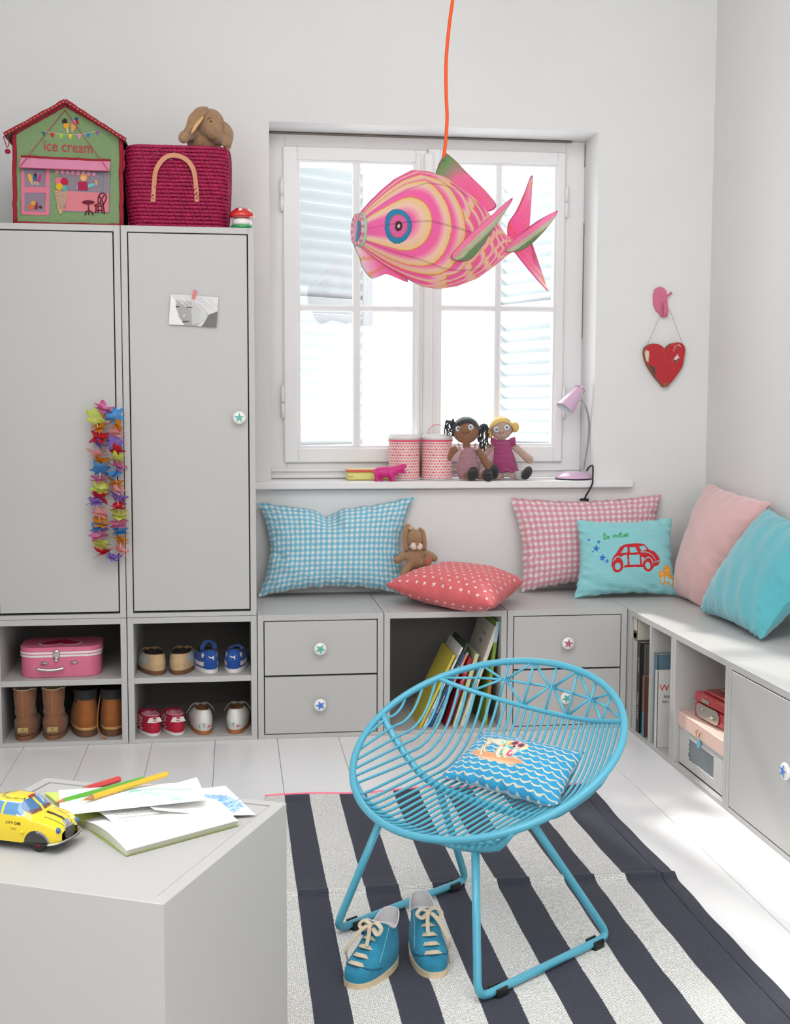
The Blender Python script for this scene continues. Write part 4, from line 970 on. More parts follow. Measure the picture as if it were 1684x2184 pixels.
for s_, q in ((-1, (1052, 944)), (1, (1094, 943))):
    m = MB()
    def g(u, v):
        a = u*math.pi*2; r_ = .011+.010*v; c = p((1072+s_*(14+v*11), q[1]-1+v*1.5), 0); return c+Vector((0, math.sin(a)*r_*.8, math.cos(a)*r_*(1+.06*math.sin(a*9)*v)))
    m.grid(g, 40, 6, wrapu=True); m.build('sleeve', M_mag, d2)
m = MB(); m.tube([p((1075, 1003))+Vector((math.cos(a)*.050, math.sin(a)*.043, .004*math.sin(a*7))) for a in [i*math.pi/24 for i in range(48)]], .0042, 8, closed=True); m.build('dress_hem', M_mag, d2)
# ================================================================ on the wardrobes
# ---- felt ice-cream-parlour box
HY = .025; hz = UP
def Hp(u, v): q = at(u, v, 'y', HY); return (q.x, q.z)
house = thing('toy_house_box', 'green house-shaped fabric box embroidered as an ice cream parlour', 'toy box', (-.555, HY, hz))
hx0, hx1 = -.709, -.398; ex_z = 1.853; pk = (-.556, 1.941)
def hl(x, z): return (x+.555, z-hz)
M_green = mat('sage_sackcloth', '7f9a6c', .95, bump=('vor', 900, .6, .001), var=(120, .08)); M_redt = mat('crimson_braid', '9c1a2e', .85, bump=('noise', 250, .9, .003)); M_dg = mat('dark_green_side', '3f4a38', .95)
M_brownroof = mat('brown_board', '7b6654', .9); M_thr = mat('red_thread', 'b4304a', .8)
pent = [hl(hx0, hz+.0005), hl(hx1, hz+.0005), hl(hx1+.004, ex_z), hl(*pk), hl(hx0+.004, ex_z)]
F0 = Matrix.Rotation(math.pi/2, 4, 'X')      # local XY -> world XZ, thickness towards -y
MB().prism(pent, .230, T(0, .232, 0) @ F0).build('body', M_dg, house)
MB().prism(pent, .003, T(0, .0015, 0) @ F0).build('front_panel', M_green, house)
def htube(P, r, name, m_, y=-.003, k=1, flat=1): 
    Q = [Vector((x, y, z)) for x, z in P]; return MB().tube(smooth_path(Q, k) if k > 1 else Q, r, 8, flat=flat).build(name, m_, house)
def wob(P, n=14, a=.0012):
    out = []; rr = random.Random(len(P)+3)
    for (x0, z0), (x1, z1) in zip(P[:-1], P[1:]):
        for i in range(n): t = i/n; out.append((x0+(x1-x0)*t+rr.uniform(-a, a), z0+(z1-z0)*t+rr.uniform(-a, a)))
    return out+[P[-1]]
pp = [(x+(0.004 if x < 0 else -.004), z+.004) for x, z in pent[:2]]
htube(wob([pent[0], pent[1]]), .0055, 'braid', M_redt); htube(wob([pent[1], pent[2]]), .0065, 'braid', M_redt); htube(wob([pent[0], pent[4]]), .0065, 'braid', M_redt); htube(wob([pent[4], pent[3], pent[2]]), .0055, 'braid', M_redt)
# roof
for sx, ends in ((-1, (hl(-.731, 1.846), hl(-.554, 1.9495))), (1, (hl(-.554, 1.9495), hl(-.380, 1.842)))):
    (xa, za), (xb, zb) = ends; m = MB(); pl = [(xa, za), (xb, zb), (xb, zb-.006), (xa, za-.006)]
    m.prism(pl, .262, T(0, .240, 0) @ F0); m.build('roof_panel', M_brownroof, house)
    htube(wob([(xa, za-.002), (xb, zb-.002)]), .0058, 'roof_braid', M_redt, -.024)
    m = MB()
    for i in range(17):
        t = (i+.3)/17; t2 = (i+.8)/17; m.tube([(xa+(xb-xa)*t, -.0296, za+(zb-za)*t-.004), (xa+(xb-xa)*t2, -.0296, za+(zb-za)*t2-.004)], .0012, 5)
    tag(m.build('blanket_stitch', mat('ochre_thread', 'd6a877', .8), house), kind='stuff')
htube([hl(-.733, 1.840), hl(-.727, 1.820), hl(-.722, 1.808), hl(-.717, 1.822), hl(-.722, 1.84)], .0014, 'tie_loop', M_redt, -.024, 4); MB().ell((*[hl(-.722, 1.797)[0], -.020, hl(-.722, 1.797)[1]],), (.0085, .0085, .0075)).build('toggle', M_redt, house)
htube([hl(-.385, 1.812), hl(-.388, 1.79), hl(-.386, 1.77), hl(-.392, 1.745)], .0025, 'tie_cord', M_redt, -.012, 4)
def hp2(x, y): q = at(20+x*.13658, 330+y*.13658, 'y', HY-.004); return (q.x+.555, q.z-hz)      # detail crop coordinates
def patch(name, L, c, d=.0012, y=-.0016, border=None, m_=None):
    Q = [hp2(*p) for p in L]; M_ = m_ or mat('felt_'+c, c, .95, bump=('vor', 900, .4, .0008)); o = MB().prism(Q, d, T(0, y, 0) @ F0).build(name, M_, house)
    if border: htube(Q+[Q[0]], .0009, 'piping', mat('lilac_piping', '9c88b0', .8), y-d)
    return o
patch('door_panel', [(180, 230), (635, 230), (620, 945), (180, 935)], 'd5788a', border=1)
patch('shop_window', [(240, 235), (560, 235), (560, 500), (245, 495)], '877b88', y=-.0028, border=1); patch('shop_window', [(240, 595), (560, 600), (555, 880), (240, 870)], '877b88', y=-.0028, border=1)
patch('shop_front', [(795, 270), (1575, 270), (1555, 905), (835, 875), (800, 700)], '8b7f88', border=1)
patch('counter', [(915, 560), (1560, 600), (1552, 905), (835, 875)], 'd27d84', y=-.0028, border=1)
M_aw = mat('pink_gingham_awning', 'd889a8', .9, bump=('vor', 700, .5, .001))
Q = [hp2(*p) for p in ((185, 40), (1580, 100), (1565, 272), (160, 218))]
m = MB(); a = [Vector((Q[0][0], -.004, Q[0][1])), Vector((Q[1][0], -.004, Q[1][1])), Vector((Q[2][0], -.022, Q[2][1])), Vector((Q[3][0], -.022, Q[3][1]))]
b = [p+Vector((0, .0015, -.001)) for p in a]; m.add(a+b, [(0, 3, 2, 1), (4, 5, 6, 7), (0, 1, 5, 4), (1, 2, 6, 5), (2, 3, 7, 6), (3, 0, 4, 7)]); m.build('awning', M_aw, house)
htube(wob([(Q[0][0], Q[0][1]+.002), (Q[1][0], Q[1][1]+.002)]), .0032, 'braid', M_redt, -.005)
MB().tube([a[3], a[2]], .0013, 6).build('awning_edge', mat('rose_bias', 'd24f80', .8), house)
for i in range(8): q = hp2(745+i*82, 268+i*5); MB().prism(circ_poly(.0062, 12, q[0], q[1]), .001, T(0, -.0045, 0) @ F0).build('scallop', M_aw, house)
top_ = hl(-.557, 1.925); k1 = (a[3].x+.004, a[3].z+.003); k2 = (a[2].x-.003, a[2].z+.003)
for k_ in (k1, k2): MB().tube([(top_[0], -.006, top_[1]), (k_[0], -.0235, k_[1])], .0010, 6).build('awning_cord', M_thr, house)
# bunting
def crop1(x, y): q = at(x*.33254, 200+y*.33254, 'y', HY-.004); return (q.x+.555, q.z-hz)        # first crop coordinates
bp = [crop1(x, y) for x, y in ((258, 236), (350, 252), (450, 260), (540, 256), (638, 234))]; htube(bp, .0008, 'bunting_string', mat('cream_string', 'cfc5a0', .8), -.0022, 4)
for (x, y), c in zip(((278, 252), (335, 264), (392, 272), (450, 272), (508, 270), (564, 264), (622, 248)), ('1f6a70', 'c01f30', '9ac03a', 'd8c020', 'd988b8', '2579b8', '8056a0')):
    q = crop1(x, y-12); MB().prism([(q[0]-.0072, q[1]+.001), (q[0]+.0072, q[1]+.001), (q[0], q[1]-.0155)], .0009, T(0, -.0018, 0) @ F0).build('pennant', mat('felt_'+c, c, .95), house)
def blob(name, pts, c, y=-.0030, d=.0014, crop=crop1): MB().prism([crop(*p) for p in pts], d, T(0, y, 0) @ F0).build(name, mat('felt_'+c, c, .95), house)
blob('ice_lolly', [(404, 190), (438, 186), (444, 216), (412, 224)], 'd99a2a'); blob('lolly_coating', [(400, 192), (398, 170), (410, 158), (424, 160), (434, 186), (420, 190)], '3a2420'); blob('lolly_stick', [(424, 220), (434, 218), (440, 250), (430, 252)], 'd9bd92')
blob('cone', [(456, 192), (496, 204), (464, 250), (458, 244)], 'd09a5e'); blob('scoop', [(460, 190), (458, 174), (470, 164), (484, 170), (488, 196)], 'd9788c'); blob('scoop', [(476, 164), (480, 154), (492, 150), (500, 156), (498, 170), (484, 172)], '244a78'); blob('scoop', [(484, 180), (492, 170), (504, 174), (506, 188), (494, 196)], 'b01a36')
c2 = hp2
blob('ice_lolly', [(285, 315), (310, 300), (340, 310), (370, 410), (320, 430)], 'e0a63a', crop=c2); blob('ice_lolly', [(375, 335), (430, 335), (430, 405), (372, 408)], '2a5f92', crop=c2); blob('lolly_coating', [(380, 340), (380, 300), (405, 282), (428, 300), (430, 340)], '4a3430', crop=c2); blob('ice_lolly', [(430, 420), (460, 320), (490, 308), (502, 330), (475, 430)], 'c02a70', crop=c2)
for x in (350, 398, 440): blob('lolly_stick', [(x-10, 425), (x+10, 425), (x+14, 470), (x, 474)], 'd9bd92', crop=c2)
def cc(x, y, r): return [(x+r*math.cos(i*.5236), y+r*math.sin(i*.5236)) for i in range(12)]
blob('fruit', cc(370, 755, 34), 'd9982a', crop=c2); blob('fruit', cc(340, 818, 40), 'd4622a', crop=c2, y=-.0032); blob('fruit', [(435, 720), (385, 850), (440, 855), (448, 800)], '8a1c34', crop=c2); blob('fruit', cc(485, 818, 28), '4a2c28', crop=c2)
blob('waffle_cone', [(700, 555), (915, 560), (860, 800), (815, 925), (780, 925)], 'c7a06c', crop=c2, y=-.0045)
for i in range(6):
    htube([c2(712+i*14, 600+i*50), c2(890-i*16, 565+i*46)], .0008, 'waffle_line', mat('lilac_piping', '9c88b0', .8), -.0062); 
for i in range(4): htube([c2(720+i*52, 560), c2(812+i*22, 860-i*10)], .0008, 'waffle_line', mat('lilac_piping', '9c88b0', .8), -.0062)
blob('scoop', cc(770, 410, 60), 'd4708a', crop=c2, y=-.0045); blob('scoop', cc(858, 425, 60), 'b51c3a', crop=c2, y=-.0052); blob('scoop', cc(865, 520, 48), '5aa0a0', crop=c2, y=-.0058); blob('scoop', cc(782, 500, 56), 'd6ab28', crop=c2, y=-.0064)
blob('hair', cc(1160, 355, 62), 'd99a3a', crop=c2, y=-.0040); blob('face', cc(1158, 370, 42), 'dca888', crop=c2, y=-.0048); blob('bodice', [(1075, 425), (1215, 430), (1220, 558), (1065, 550)], 'a81f48', crop=c2, y=-.0042); blob('sleeve', [(1225, 460), (1330, 445), (1345, 480), (1230, 520)], '6fb3b3', crop=c2, y=-.0042); blob('sleeve', [(1045, 550), (1060, 480), (1080, 480), (1068, 552)], '6fb3b3', crop=c2, y=-.0040)
blob('small_cone', [(1330, 405), (1375, 400), (1372, 478), (1350, 470)], 'd0a070', crop=c2, y=-.0042)
M_mar = mat('maroon_thread', '5e1428', .85)
P = lambda L: [c2(*p) for p in L]
blob('cafe_table', [(1232+100*math.cos(i*.5236), 745+34*math.sin(i*.5236)) for i in range(12)], '6a1830', crop=c2, y=-.0045)
for L in ([(1232, 770), (1238, 870), (1240, 940)], [(1238, 870), (1200, 890), (1180, 945)], [(1238, 870), (1280, 890), (1310, 940)], [(1325, 790), (1395, 770), (1460, 775), (1440, 800), (1330, 800)], [(1355, 800), (1345, 910)], [(1385, 800), (1385, 905)], [(1440, 800), (1450, 910)], [(1465, 780), (1485, 925)], [(1385, 775), (1390, 660), (1430, 605), (1490, 610), (1512, 670), (1490, 740), (1460, 785)], [(1400, 640), (1470, 760)], [(1480, 630), (1410, 755)], [(1350, 870), (1460, 870)]):
    htube(P(L), .0019, 'cafe_chair', M_mar, -.0045, 3)
htube([c2(1468, 310), c2(1455, 590)], .0010, 'lamp_string', mat('teal_thread', '5aa5a5', .8), -.004)
q = crop1(438, 345); text_mesh('ice cream', .046, M_thr, house, T(q[0], -.0028, q[1]+.001) @ Matrix.Rotation(math.pi/2, 4, 'X') @ Matrix.Rotation(-.03, 4, 'Z'), depth=.0006, squeeze=.80)
# ---- raspberry basket
bx0, bx1 = -.384, -.074; bz1 = 1.832-UP+.002; by0, by1 = .022, .30
M_bask = mat('raspberry_raffia', 'a80f4c', .6, bump=('noise', 120, .9, .004), var=(60, .28)); M_bd = mat('raspberry_raffia_dark', '6e0a34', .8)
basket = thing('storage_basket', 'raspberry pink coiled storage basket with tan leather handles', 'basket', ((bx0+bx1)/2, (by0+by1)/2, UP))
hw, hd = (bx1-bx0)/2, (by1-by0)/2
def bprof(z): f = z/bz1; return .93+.07*math.sin(min(1, f*1.15)*math.pi*.55)-(.035*max(0, (f-.86)/.14)**2)
NR = 22
def bpt(a, z, off=0):
    f = bprof(z); R_ = rrect(-hw*f, -hd*f, hw*f, hd*f, .045, 8)
    # walk the outline by fraction a
    L = [0]
    for i in range(len(R_)): p, q_ = R_[i], R_[(i+1) % len(R_)]; L.append(L[-1]+math.hypot(q_[0]-p[0], q_[1]-p[1]))
    d = (a % 1)*L[-1]; i = max(j for j in range(len(L)-1) if L[j] <= d); t = (d-L[i])/(L[i+1]-L[i]+1e-9); p, q_ = R_[i], R_[(i+1) % len(R_)]
    nx_, ny_ = (q_[1]-p[1]), -(q_[0]-p[0]); n_ = math.hypot(nx_, ny_)+1e-9
    return Vector((p[0]+(q_[0]-p[0])*t+nx_/n_*off, p[1]+(q_[1]-p[1])*t+ny_/n_*off, z))
m = MB(); NA = 120
ringc = [[bpt(a/NA, z) for a in range(NA)] for z in [bz1*(k+.5)/NR for k in range(NR)]]
rr = random.Random(3)
for k in range(NR):
    z = bz1*(k+.5)/NR; P = [p+Vector((0, 0, rr.uniform(-.0006, .0006))) for p in ringc[k]]; m.tube(P, bz1/NR*.50, 6, closed=True)
wall = m.build('coils', M_bask, basket); tag(wall, kind='stuff')
m = MB(); 
for k in range(NR-1):
    for j in range(40):
        a = (j+.5*(k % 2)+k*.35)/40; z = bz1*(k+.4)/NR; dz = bz1/NR; p0 = bpt(a, z, bz1/NR*.5); p1 = bpt(a+.010, z+dz*1.15, bz1/NR*.5); m.tube([p0+(p0-p1)*.1, (p0+p1)/2+Vector(((p0+p1).x*.004, -.0012 if p0.y < 0 else .0012, 0)), p1], .0013, 4, caps=False)
tag(m.build('stitching', M_bask, basket), kind='stuff')
MB().box((-hw*.86, -hd*.86, .002), (hw*.86, hd*.86, .010)).build('base', M_bd, basket)
M_tan = mat('tan_leather', 'c98b66', .6, bump=('noise', 60, .3)); M_lid = M_bask
for sy in (-1, 1):
    y_ = sy*(hd+.0065); L = [at(u, v, 'y', by0-.004) for u, v in ((326, 430), (328, 400), (333, 365), (350, 340), (372, 333), (397, 342), (413, 365), (418, 400), (420, 430))]
    P = [Vector((p.x-(bx0+bx1)/2, y_-(.004*sy if i in (0, 1, 7, 8) else -.010*sy), p.z-UP)) for i, p in enumerate(L)]; P = smooth_path(P, 5); m = MB(); vs = []; n = len(P)
    for i, p in enumerate(P):
        t = (P[min(n-1, i+1)]-P[max(0, i-1)]).normalized(); w_ = Vector((t.z, 0, -t.x)).normalized()*.0068
        vs += [p+w_+Vector((0, .0013, 0)), p-w_+Vector((0, .0013, 0)), p-w_-Vector((0, .0013, 0)), p+w_-Vector((0, .0013, 0))]
    fs = [(4*i+a_, 4*i+(a_+1) % 4, 4*i+4+(a_+1) % 4, 4*i+4+a_) for i in range(n-1) for a_ in range(4)]+[(0, 1, 2, 3), (4*n-1, 4*n-2, 4*n-3, 4*n-4)]
    m.add(vs, fs); m.fix = True; hnd = m.build('handle', M_tan, basket)
    m = MB()
    for i in (0, n-1):
        for dz in (.008, .020): q = P[i]+Vector((0, sy*.002, dz)); m.tube([q-Vector((.004, 0, 0)), q+Vector((.004, 0, 0))], .0009, 5)
    tag(m.build('hand_stitch', M_bd, hnd), kind='stuff')
# ---- toadstool
q = at(518, 482, 'y', .05); ts = thing('toy_toadstool', 'small glossy toadstool ornament with red cap and green foot', 'ornament', (-.037, .045, UP))
MB().lathe([(.031, .0005), (.0345, .002), (.0345, .008), (.033, .0105), (0, .0105)], 40).build('foot', mat('green_gloss', '1f9a55', .2, coat=.6), ts)
MB().lathe([(.022, .010), (.028, .014), (.0305, .020), (.029, .027), (.023, .032), (.018, .034)], 40).build('stem', mat('white_gloss', 'f0ecec', .2, coat=.6), ts)
MB().lathe([(.018, .034), (.034, .0345), (.0395, .038), (.0375, .046), (.030, .056), (.018, .0635), (.006, .0665), (0, .067)], 40).build('cap', mat('red_gloss', 'd2251d', .15, coat=.8), ts)
for a, r_ in ((-1.75, .0062), (-.6, .0075), (.7, .006), (2.2, .007), (3.3, .0065)): 
    s = MB(); x, y = .028*math.cos(a), .028*math.sin(a); s.ell((x, y, .0568), (r_, r_, .0022), 14, 8, M=Matrix.Rotation(.75, 4, Vector((-math.sin(a), math.cos(a), 0)))); s.build('spot', mat('white_gloss', 'f0ecec', .2), ts)
# ---- flower garland on the knob
GY = -.036; gk = at(223, 888, 'y', GY); gar = thing('flower_garland', 'paper flower garland in rainbow colours hanging from the left wardrobe knob', 'garland', (gk.x, GY, gk.z))
GC = dict(m=('d2458c', 'f0b4d0'), l=('cde052', 'e6ef9c'), b=('3f97dc', '6fb8ea'), o=('e8822a', 'e8b32a'), r=('d8202a', 'e0404a'), v=('8566cc', 'b8a0e2'), p=('f2a0a0', 'fbcfca'))
fl_mesh = {}
def flower_mesh(k):
    if k in fl_mesh: return fl_mesh[k]
    m = MB(); rr = random.Random(ord(k)); np_ = 5; cols = []; c0, c1 = np.array(H(GC[k][0])), np.array(H(GC[k][1]))
    for j in range(np_*2):
        a = 2*math.pi*(j+.5*(j >= np_))/np_+rr.uniform(-.2, .2); L = rr.uniform(.015, .022); Wd = rr.uniform(.0058, .0080); up = rr.uniform(-.003, .004)+(.009 if j >= np_ else -.004); curl = rr.uniform(-.5, .8)
        def g(u, v):
            w_ = Wd*math.sin(math.pi*(.12+.80*u)**.8)*1.1; s_ = (v-.5)*2*w_; x = u*L; z = up*u+curl*.006*u*u*u+.0016*abs(v-.5); cols.append(c1*(1-u)+c0*u); return Vector((x*math.cos(a)-s_*math.sin(a), x*math.sin(a)+s_*math.cos(a), z))
        m.grid(g, 6, 2)
    o = m.build('flower', M_petal, gar, colors=cols); fl_mesh[k] = o; o['used'] = 0; del o['used']; return o
M_petal = translucent('petal_cloth', .35)
def flower(k, u, v, dy=0, s=1, seed=0):
    first = k not in fl_mesh; src = flower_mesh(k); o = src if first else src.copy()
    if not first: col.objects.link(o)
    p = at(u, v, 'y', GY-dy)-Vector((gk.x, GY, gk.z)); rr = random.Random(seed); o.location = p; o.rotation_euler = (rr.uniform(.15, .95)*-1, rr.uniform(-.4, .4), rr.uniform(0, 6.3)) if seed % 3 else (rr.uniform(-.3, .3), rr.uniform(-.4, .4), rr.uniform(0, 6.3)); o.scale = (s, s, s); return o
gx = lambda x: 160+x*.174; gy = lambda y: 840+y*.174
LQ = [('m', 345, 190), ('l', 245, 300), ('o', 290, 430), ('r', 300, 540), ('v', 280, 625), ('p', 280, 745), ('o', 300, 830), ('b', 310, 930), ('m', 300, 1060), ('l', 310, 1165), ('r', 300, 1265), ('v', 250, 1340), ('p', 300, 1470), ('o', 300, 1590), ('b', 300, 1660), ('m', 290, 1745), ('l', 310, 1860), ('r', 345, 1950)]
RQ = [('b', 485, 270), ('o', 500, 385), ('p', 500, 490), ('v', 500, 610), ('r', 490, 690), ('l', 510, 800), ('m', 520, 895), ('b', 500, 990), ('o', 510, 1105), ('p', 515, 1200), ('v', 520, 1290), ('r', 535, 1400), ('l', 535, 1500), ('m', 540, 1610), ('b', 550, 1700), ('o', 555, 1800), ('p', 560, 1920), ('v', 450, 2020)]
for i, (k, x, y) in enumerate(LQ+RQ): flower(k, gx(x), gy(y), .002+.006*(i % 2), 1.5, i+1)
for nm, L in (('l', LQ), ('r', RQ)): MB().tube([at(gx(x), gy(y), 'y', GY+.004)-Vector((gk.x, GY, gk.z)) for k, x, y in ([('', 370, 260)] if nm == 'r' else [('', 350, 250)])+L], .0016, 6).build('string', mat('white_straw', 'e9e4de', .6), gar)
# ---- photograph taped to the wardrobe
cv = Canvas(150, 110, 'c9c9c9')
def PQ(L): return [((x-150)/700, 1-(y-178-(x-150)*.058)/455) for x, y in L]
cv.poly(PQ([(140, 170), (210, 250), (260, 400), (300, 530), (380, 650), (140, 640)]), 'e2e2e2'); cv.poly(PQ([(235, 260), (480, 290), (640, 370), (730, 490), (650, 590), (560, 660), (380, 645), (300, 520), (240, 380)]), '9c9a99')
cv.poly(PQ([(460, 290), (560, 300), (680, 400), (700, 520), (620, 600), (500, 640), (470, 450)]), 'bababa'); cv.poly(PQ([(730, 480), (860, 430), (860, 700), (620, 680), (680, 580)]), '332d2c')
rr = random.Random(1)
for k in range(70):
    x = rr.uniform(200, 850); y = rr.uniform(175, 300)+(x-200)*.12; L = rr.uniform(60, 180); g_ = rr.choice(['d6d6d6', 'bcbcbc', 'e4e4e4', 'a39d9b']); cv.line(PQ([(x, y), (min(850, x+L*.8), y+L*.55)]), .012, g_, .8)
cv.poly(PQ([(230, 352), (290, 358), (290, 376), (240, 372)]), '2f2726'); cv.poly(PQ([(385, 368), (490, 366), (470, 382), (400, 384)]), '241d1c'); cv.ell(*PQ([(430, 420)])[0], .05, .05, 'a39c9a', .7); cv.ell(*PQ([(270, 400)])[0], .03, .04, 'a39c9a', .7)
cv.poly(PQ([(340, 578), (460, 576), (465, 588), (400, 604), (350, 600)]), '352c2b'); cv.curve(PQ([(300, 440), (290, 500), (320, 545), (370, 550), (400, 520)]), .02, '8d8583', al=.7); cv.ell(*PQ([(370, 500)])[0], .04, .05, 'cfcfcf', .6)
A_, B_, C2, D2 = [at(*q, 'y', -.0045) for q in ((360, 692), (461, 698), (466, 634), (364, 627))]
ph = thing('photograph', 'black and white snapshot of a child\'s face taped to the wardrobe door', 'photo', ((A_+C2)/2)); m = MB(); cols = []
def g(u, v): cols.append(cv.get(u, v)); p = A_*(1-u)*(1-v)+B_*u*(1-v)+C2*u*v+D2*(1-u)*v-(A_+C2)/2; return p+Vector((0, -.004*(1-v)*(1-v)-.0025*(u-.5)**2*4, 0))
m.grid(g, 150, 110); M_pp = mat('photo_paper', (.5, .5, .5), .3, attr=True, coat=.3); m.build('print', M_pp, ph, colors=cols)
M_tape = mat('pink_dotted_tape', 'd97f7f', .6, var=(300, .2)); q = [at(*p_, 'y', -.0062)-(A_+C2)/2 for p_ in ((413, 617), (420, 620), (416, 640), (408, 637))]; MB().prism([(p_.x, p_.z) for p_ in q], .0006, T(0, q[0].y+.001, 0) @ F0).build('tape', M_tape, ph)
# ---- wooden heart and its hook
HY2 = D-.012; hk = at(1412, 640, 'y', HY2); hook = thing('wall_hook', 'pink animal-shaped hook screwed to the wall right of the window', 'hook', (hk.x, D-.001, hk.z))
def kp(x, y, yy=0): q = at(1340+x*.11905, 590+y*.11905, 'y', D-.012); return Vector((q.x-hk.x, yy, q.z-hk.z))
M_hk = mat('pink_plastic', 'd4708e', .45)
L = [(560, 178), (640, 205), (680, 270), (690, 330), (700, 420), (700, 520), (715, 600), (700, 700), (680, 728), (600, 728), (560, 660), (500, 610), (455, 500), (448, 330), (480, 220)]
MB().prism([(kp(*q).x, kp(*q).z) for q in L], .010, T(0, 0, 0) @ F0, smooth=False).build('plate', M_hk, hook)
MB().tube([kp(685, 345, -.006), kp(715, 330, -.012), kp(745, 300, -.016)], [.003, .0045, .0035], 10).ell(kp(748, 297, -.017), .0045).build('ear', M_hk, hook)
MB().tube(smooth_path([kp(620, 470, -.008), kp(640, 540, -.022), kp(630, 620, -.030), kp(635, 690, -.026)], 4), .0065, 12).ell(kp(635, 690, -.026), (.007, .006, .006)).build('snout', M_hk, hook)
heart = thing('wooden_heart', 'distressed red wooden heart hanging on twine from the pink hook', 'ornament', kp(635, 1500)+Vector((hk.x, HY2-.010, hk.z)))
def hp3(x, y): q = kp(x, y)-kp(635, 1500); return (q.x, q.z)
L = [(300, 1250), (370, 1212), (440, 1202), (540, 1222), (600, 1265), (636, 1310), (680, 1250), (750, 1200), (860, 1180), (940, 1200), (985, 1260), (995, 1330), (980, 1430), (955, 1580), (900, 1690), (790, 1840), (685, 1965), (670, 1978), (605, 1978), (560, 1920), (450, 1790), (350, 1640), (290, 1510), (262, 1400), (265, 1310)]
O = [hp3(*q) for q in L]; cv = Canvas(160, 160, 'b9202a'); rr = random.Random(9)
for k in range(260): cv.ell(rr.random(), rr.random(), rr.uniform(.004, .022), rr.uniform(.003, .012), rr.choice(['a8161f', 'c83540', '9c5a4c', 'a5121b', '8a2a22']), .5, rr.uniform(0, 3))
for k in range(46): cv.ell(rr.random(), rr.random(), rr.uniform(.002, .010), rr.uniform(.002, .006), rr.choice(['d9b8a8', 'c78f7d', '4a2018']), .8, rr.uniform(0, 3))
hxs = [p[0] for p in O]; hzs = [p[1] for p in O]; hX0, hX1, hZ0, hZ1 = min(hxs), max(hxs), min(hzs), max(hzs)
def HQ(L): return [((hp3(*q)[0]-hX0)/(hX1-hX0), (hp3(*q)[1]-hZ0)/(hZ1-hZ0)) for q in L]
cv.poly(HQ([(280, 1320), (345, 1340), (345, 1430), (330, 1540), (290, 1500), (262, 1400)]), 'd8c9b4'); cv.poly(HQ([(330, 1560), (400, 1600), (460, 1620), (460, 1790), (560, 1900), (610, 1975), (560, 1950), (430, 1780)]), '5a3a28'); cv.poly(HQ([(780, 1480), (850, 1395), (885, 1450), (850, 1480), (840, 1530), (770, 1510)]), 'd8d2cc'); cv.poly(HQ([(775, 1475), (800, 1490), (850, 1500), (830, 1535), (775, 1505)]), '33302e'); cv.curve(HQ([(840, 1240), (880, 1225), (905, 1260)]), .02, 'c9a79c'); cv.curve(HQ([(820, 1220), (800, 1290), (780, 1340)]), .015, 'c9a79c'); cv.poly(HQ([(600, 1910), (690, 1900), (675, 1975), (605, 1975)]), '8a5a3a')
m = MB(); cols = []; n_ = len(O); Q = smooth_path([(x, 0, z) for x, z in O], 4, closed=True); kq = len(Q); C_ = Vector((0, 0, 0))
def g(u, v):
    p = Q[int(round(u*kq)) % kq]; q = p*v; cols.append(cv.get((q.x-hX0)/(hX1-hX0), (q.z-hZ0)/(hZ1-hZ0)) if v < .97 else H('9a5a36')); return Vector((q.x, -.0015 if v > .97 else -.003, q.z))
m.grid(g, kq, 60, wrapu=True)
m.build('front_face', mat('distressed_paint', (.5, .5, .5), .55, attr=True), heart, colors=cols)
MB().prism([(p.x, p.z) for p in Q], .0165, T(0, .016, 0) @ F0).build('body', mat('old_wood', '8f5a38', .8, var=(60, .3)), heart)
for a, b in (((300, 1250), (600, 560)), ((970, 1245), (700, 575))): MB().tube([Vector((hp3(*a)[0], .002, hp3(*a)[1]-.004)), Vector((hp3(*b)[0], -.006, hp3(*b)[1]))], .0008, 6).build('twine', mat('jute_twine', 'b0916b', .9), heart)
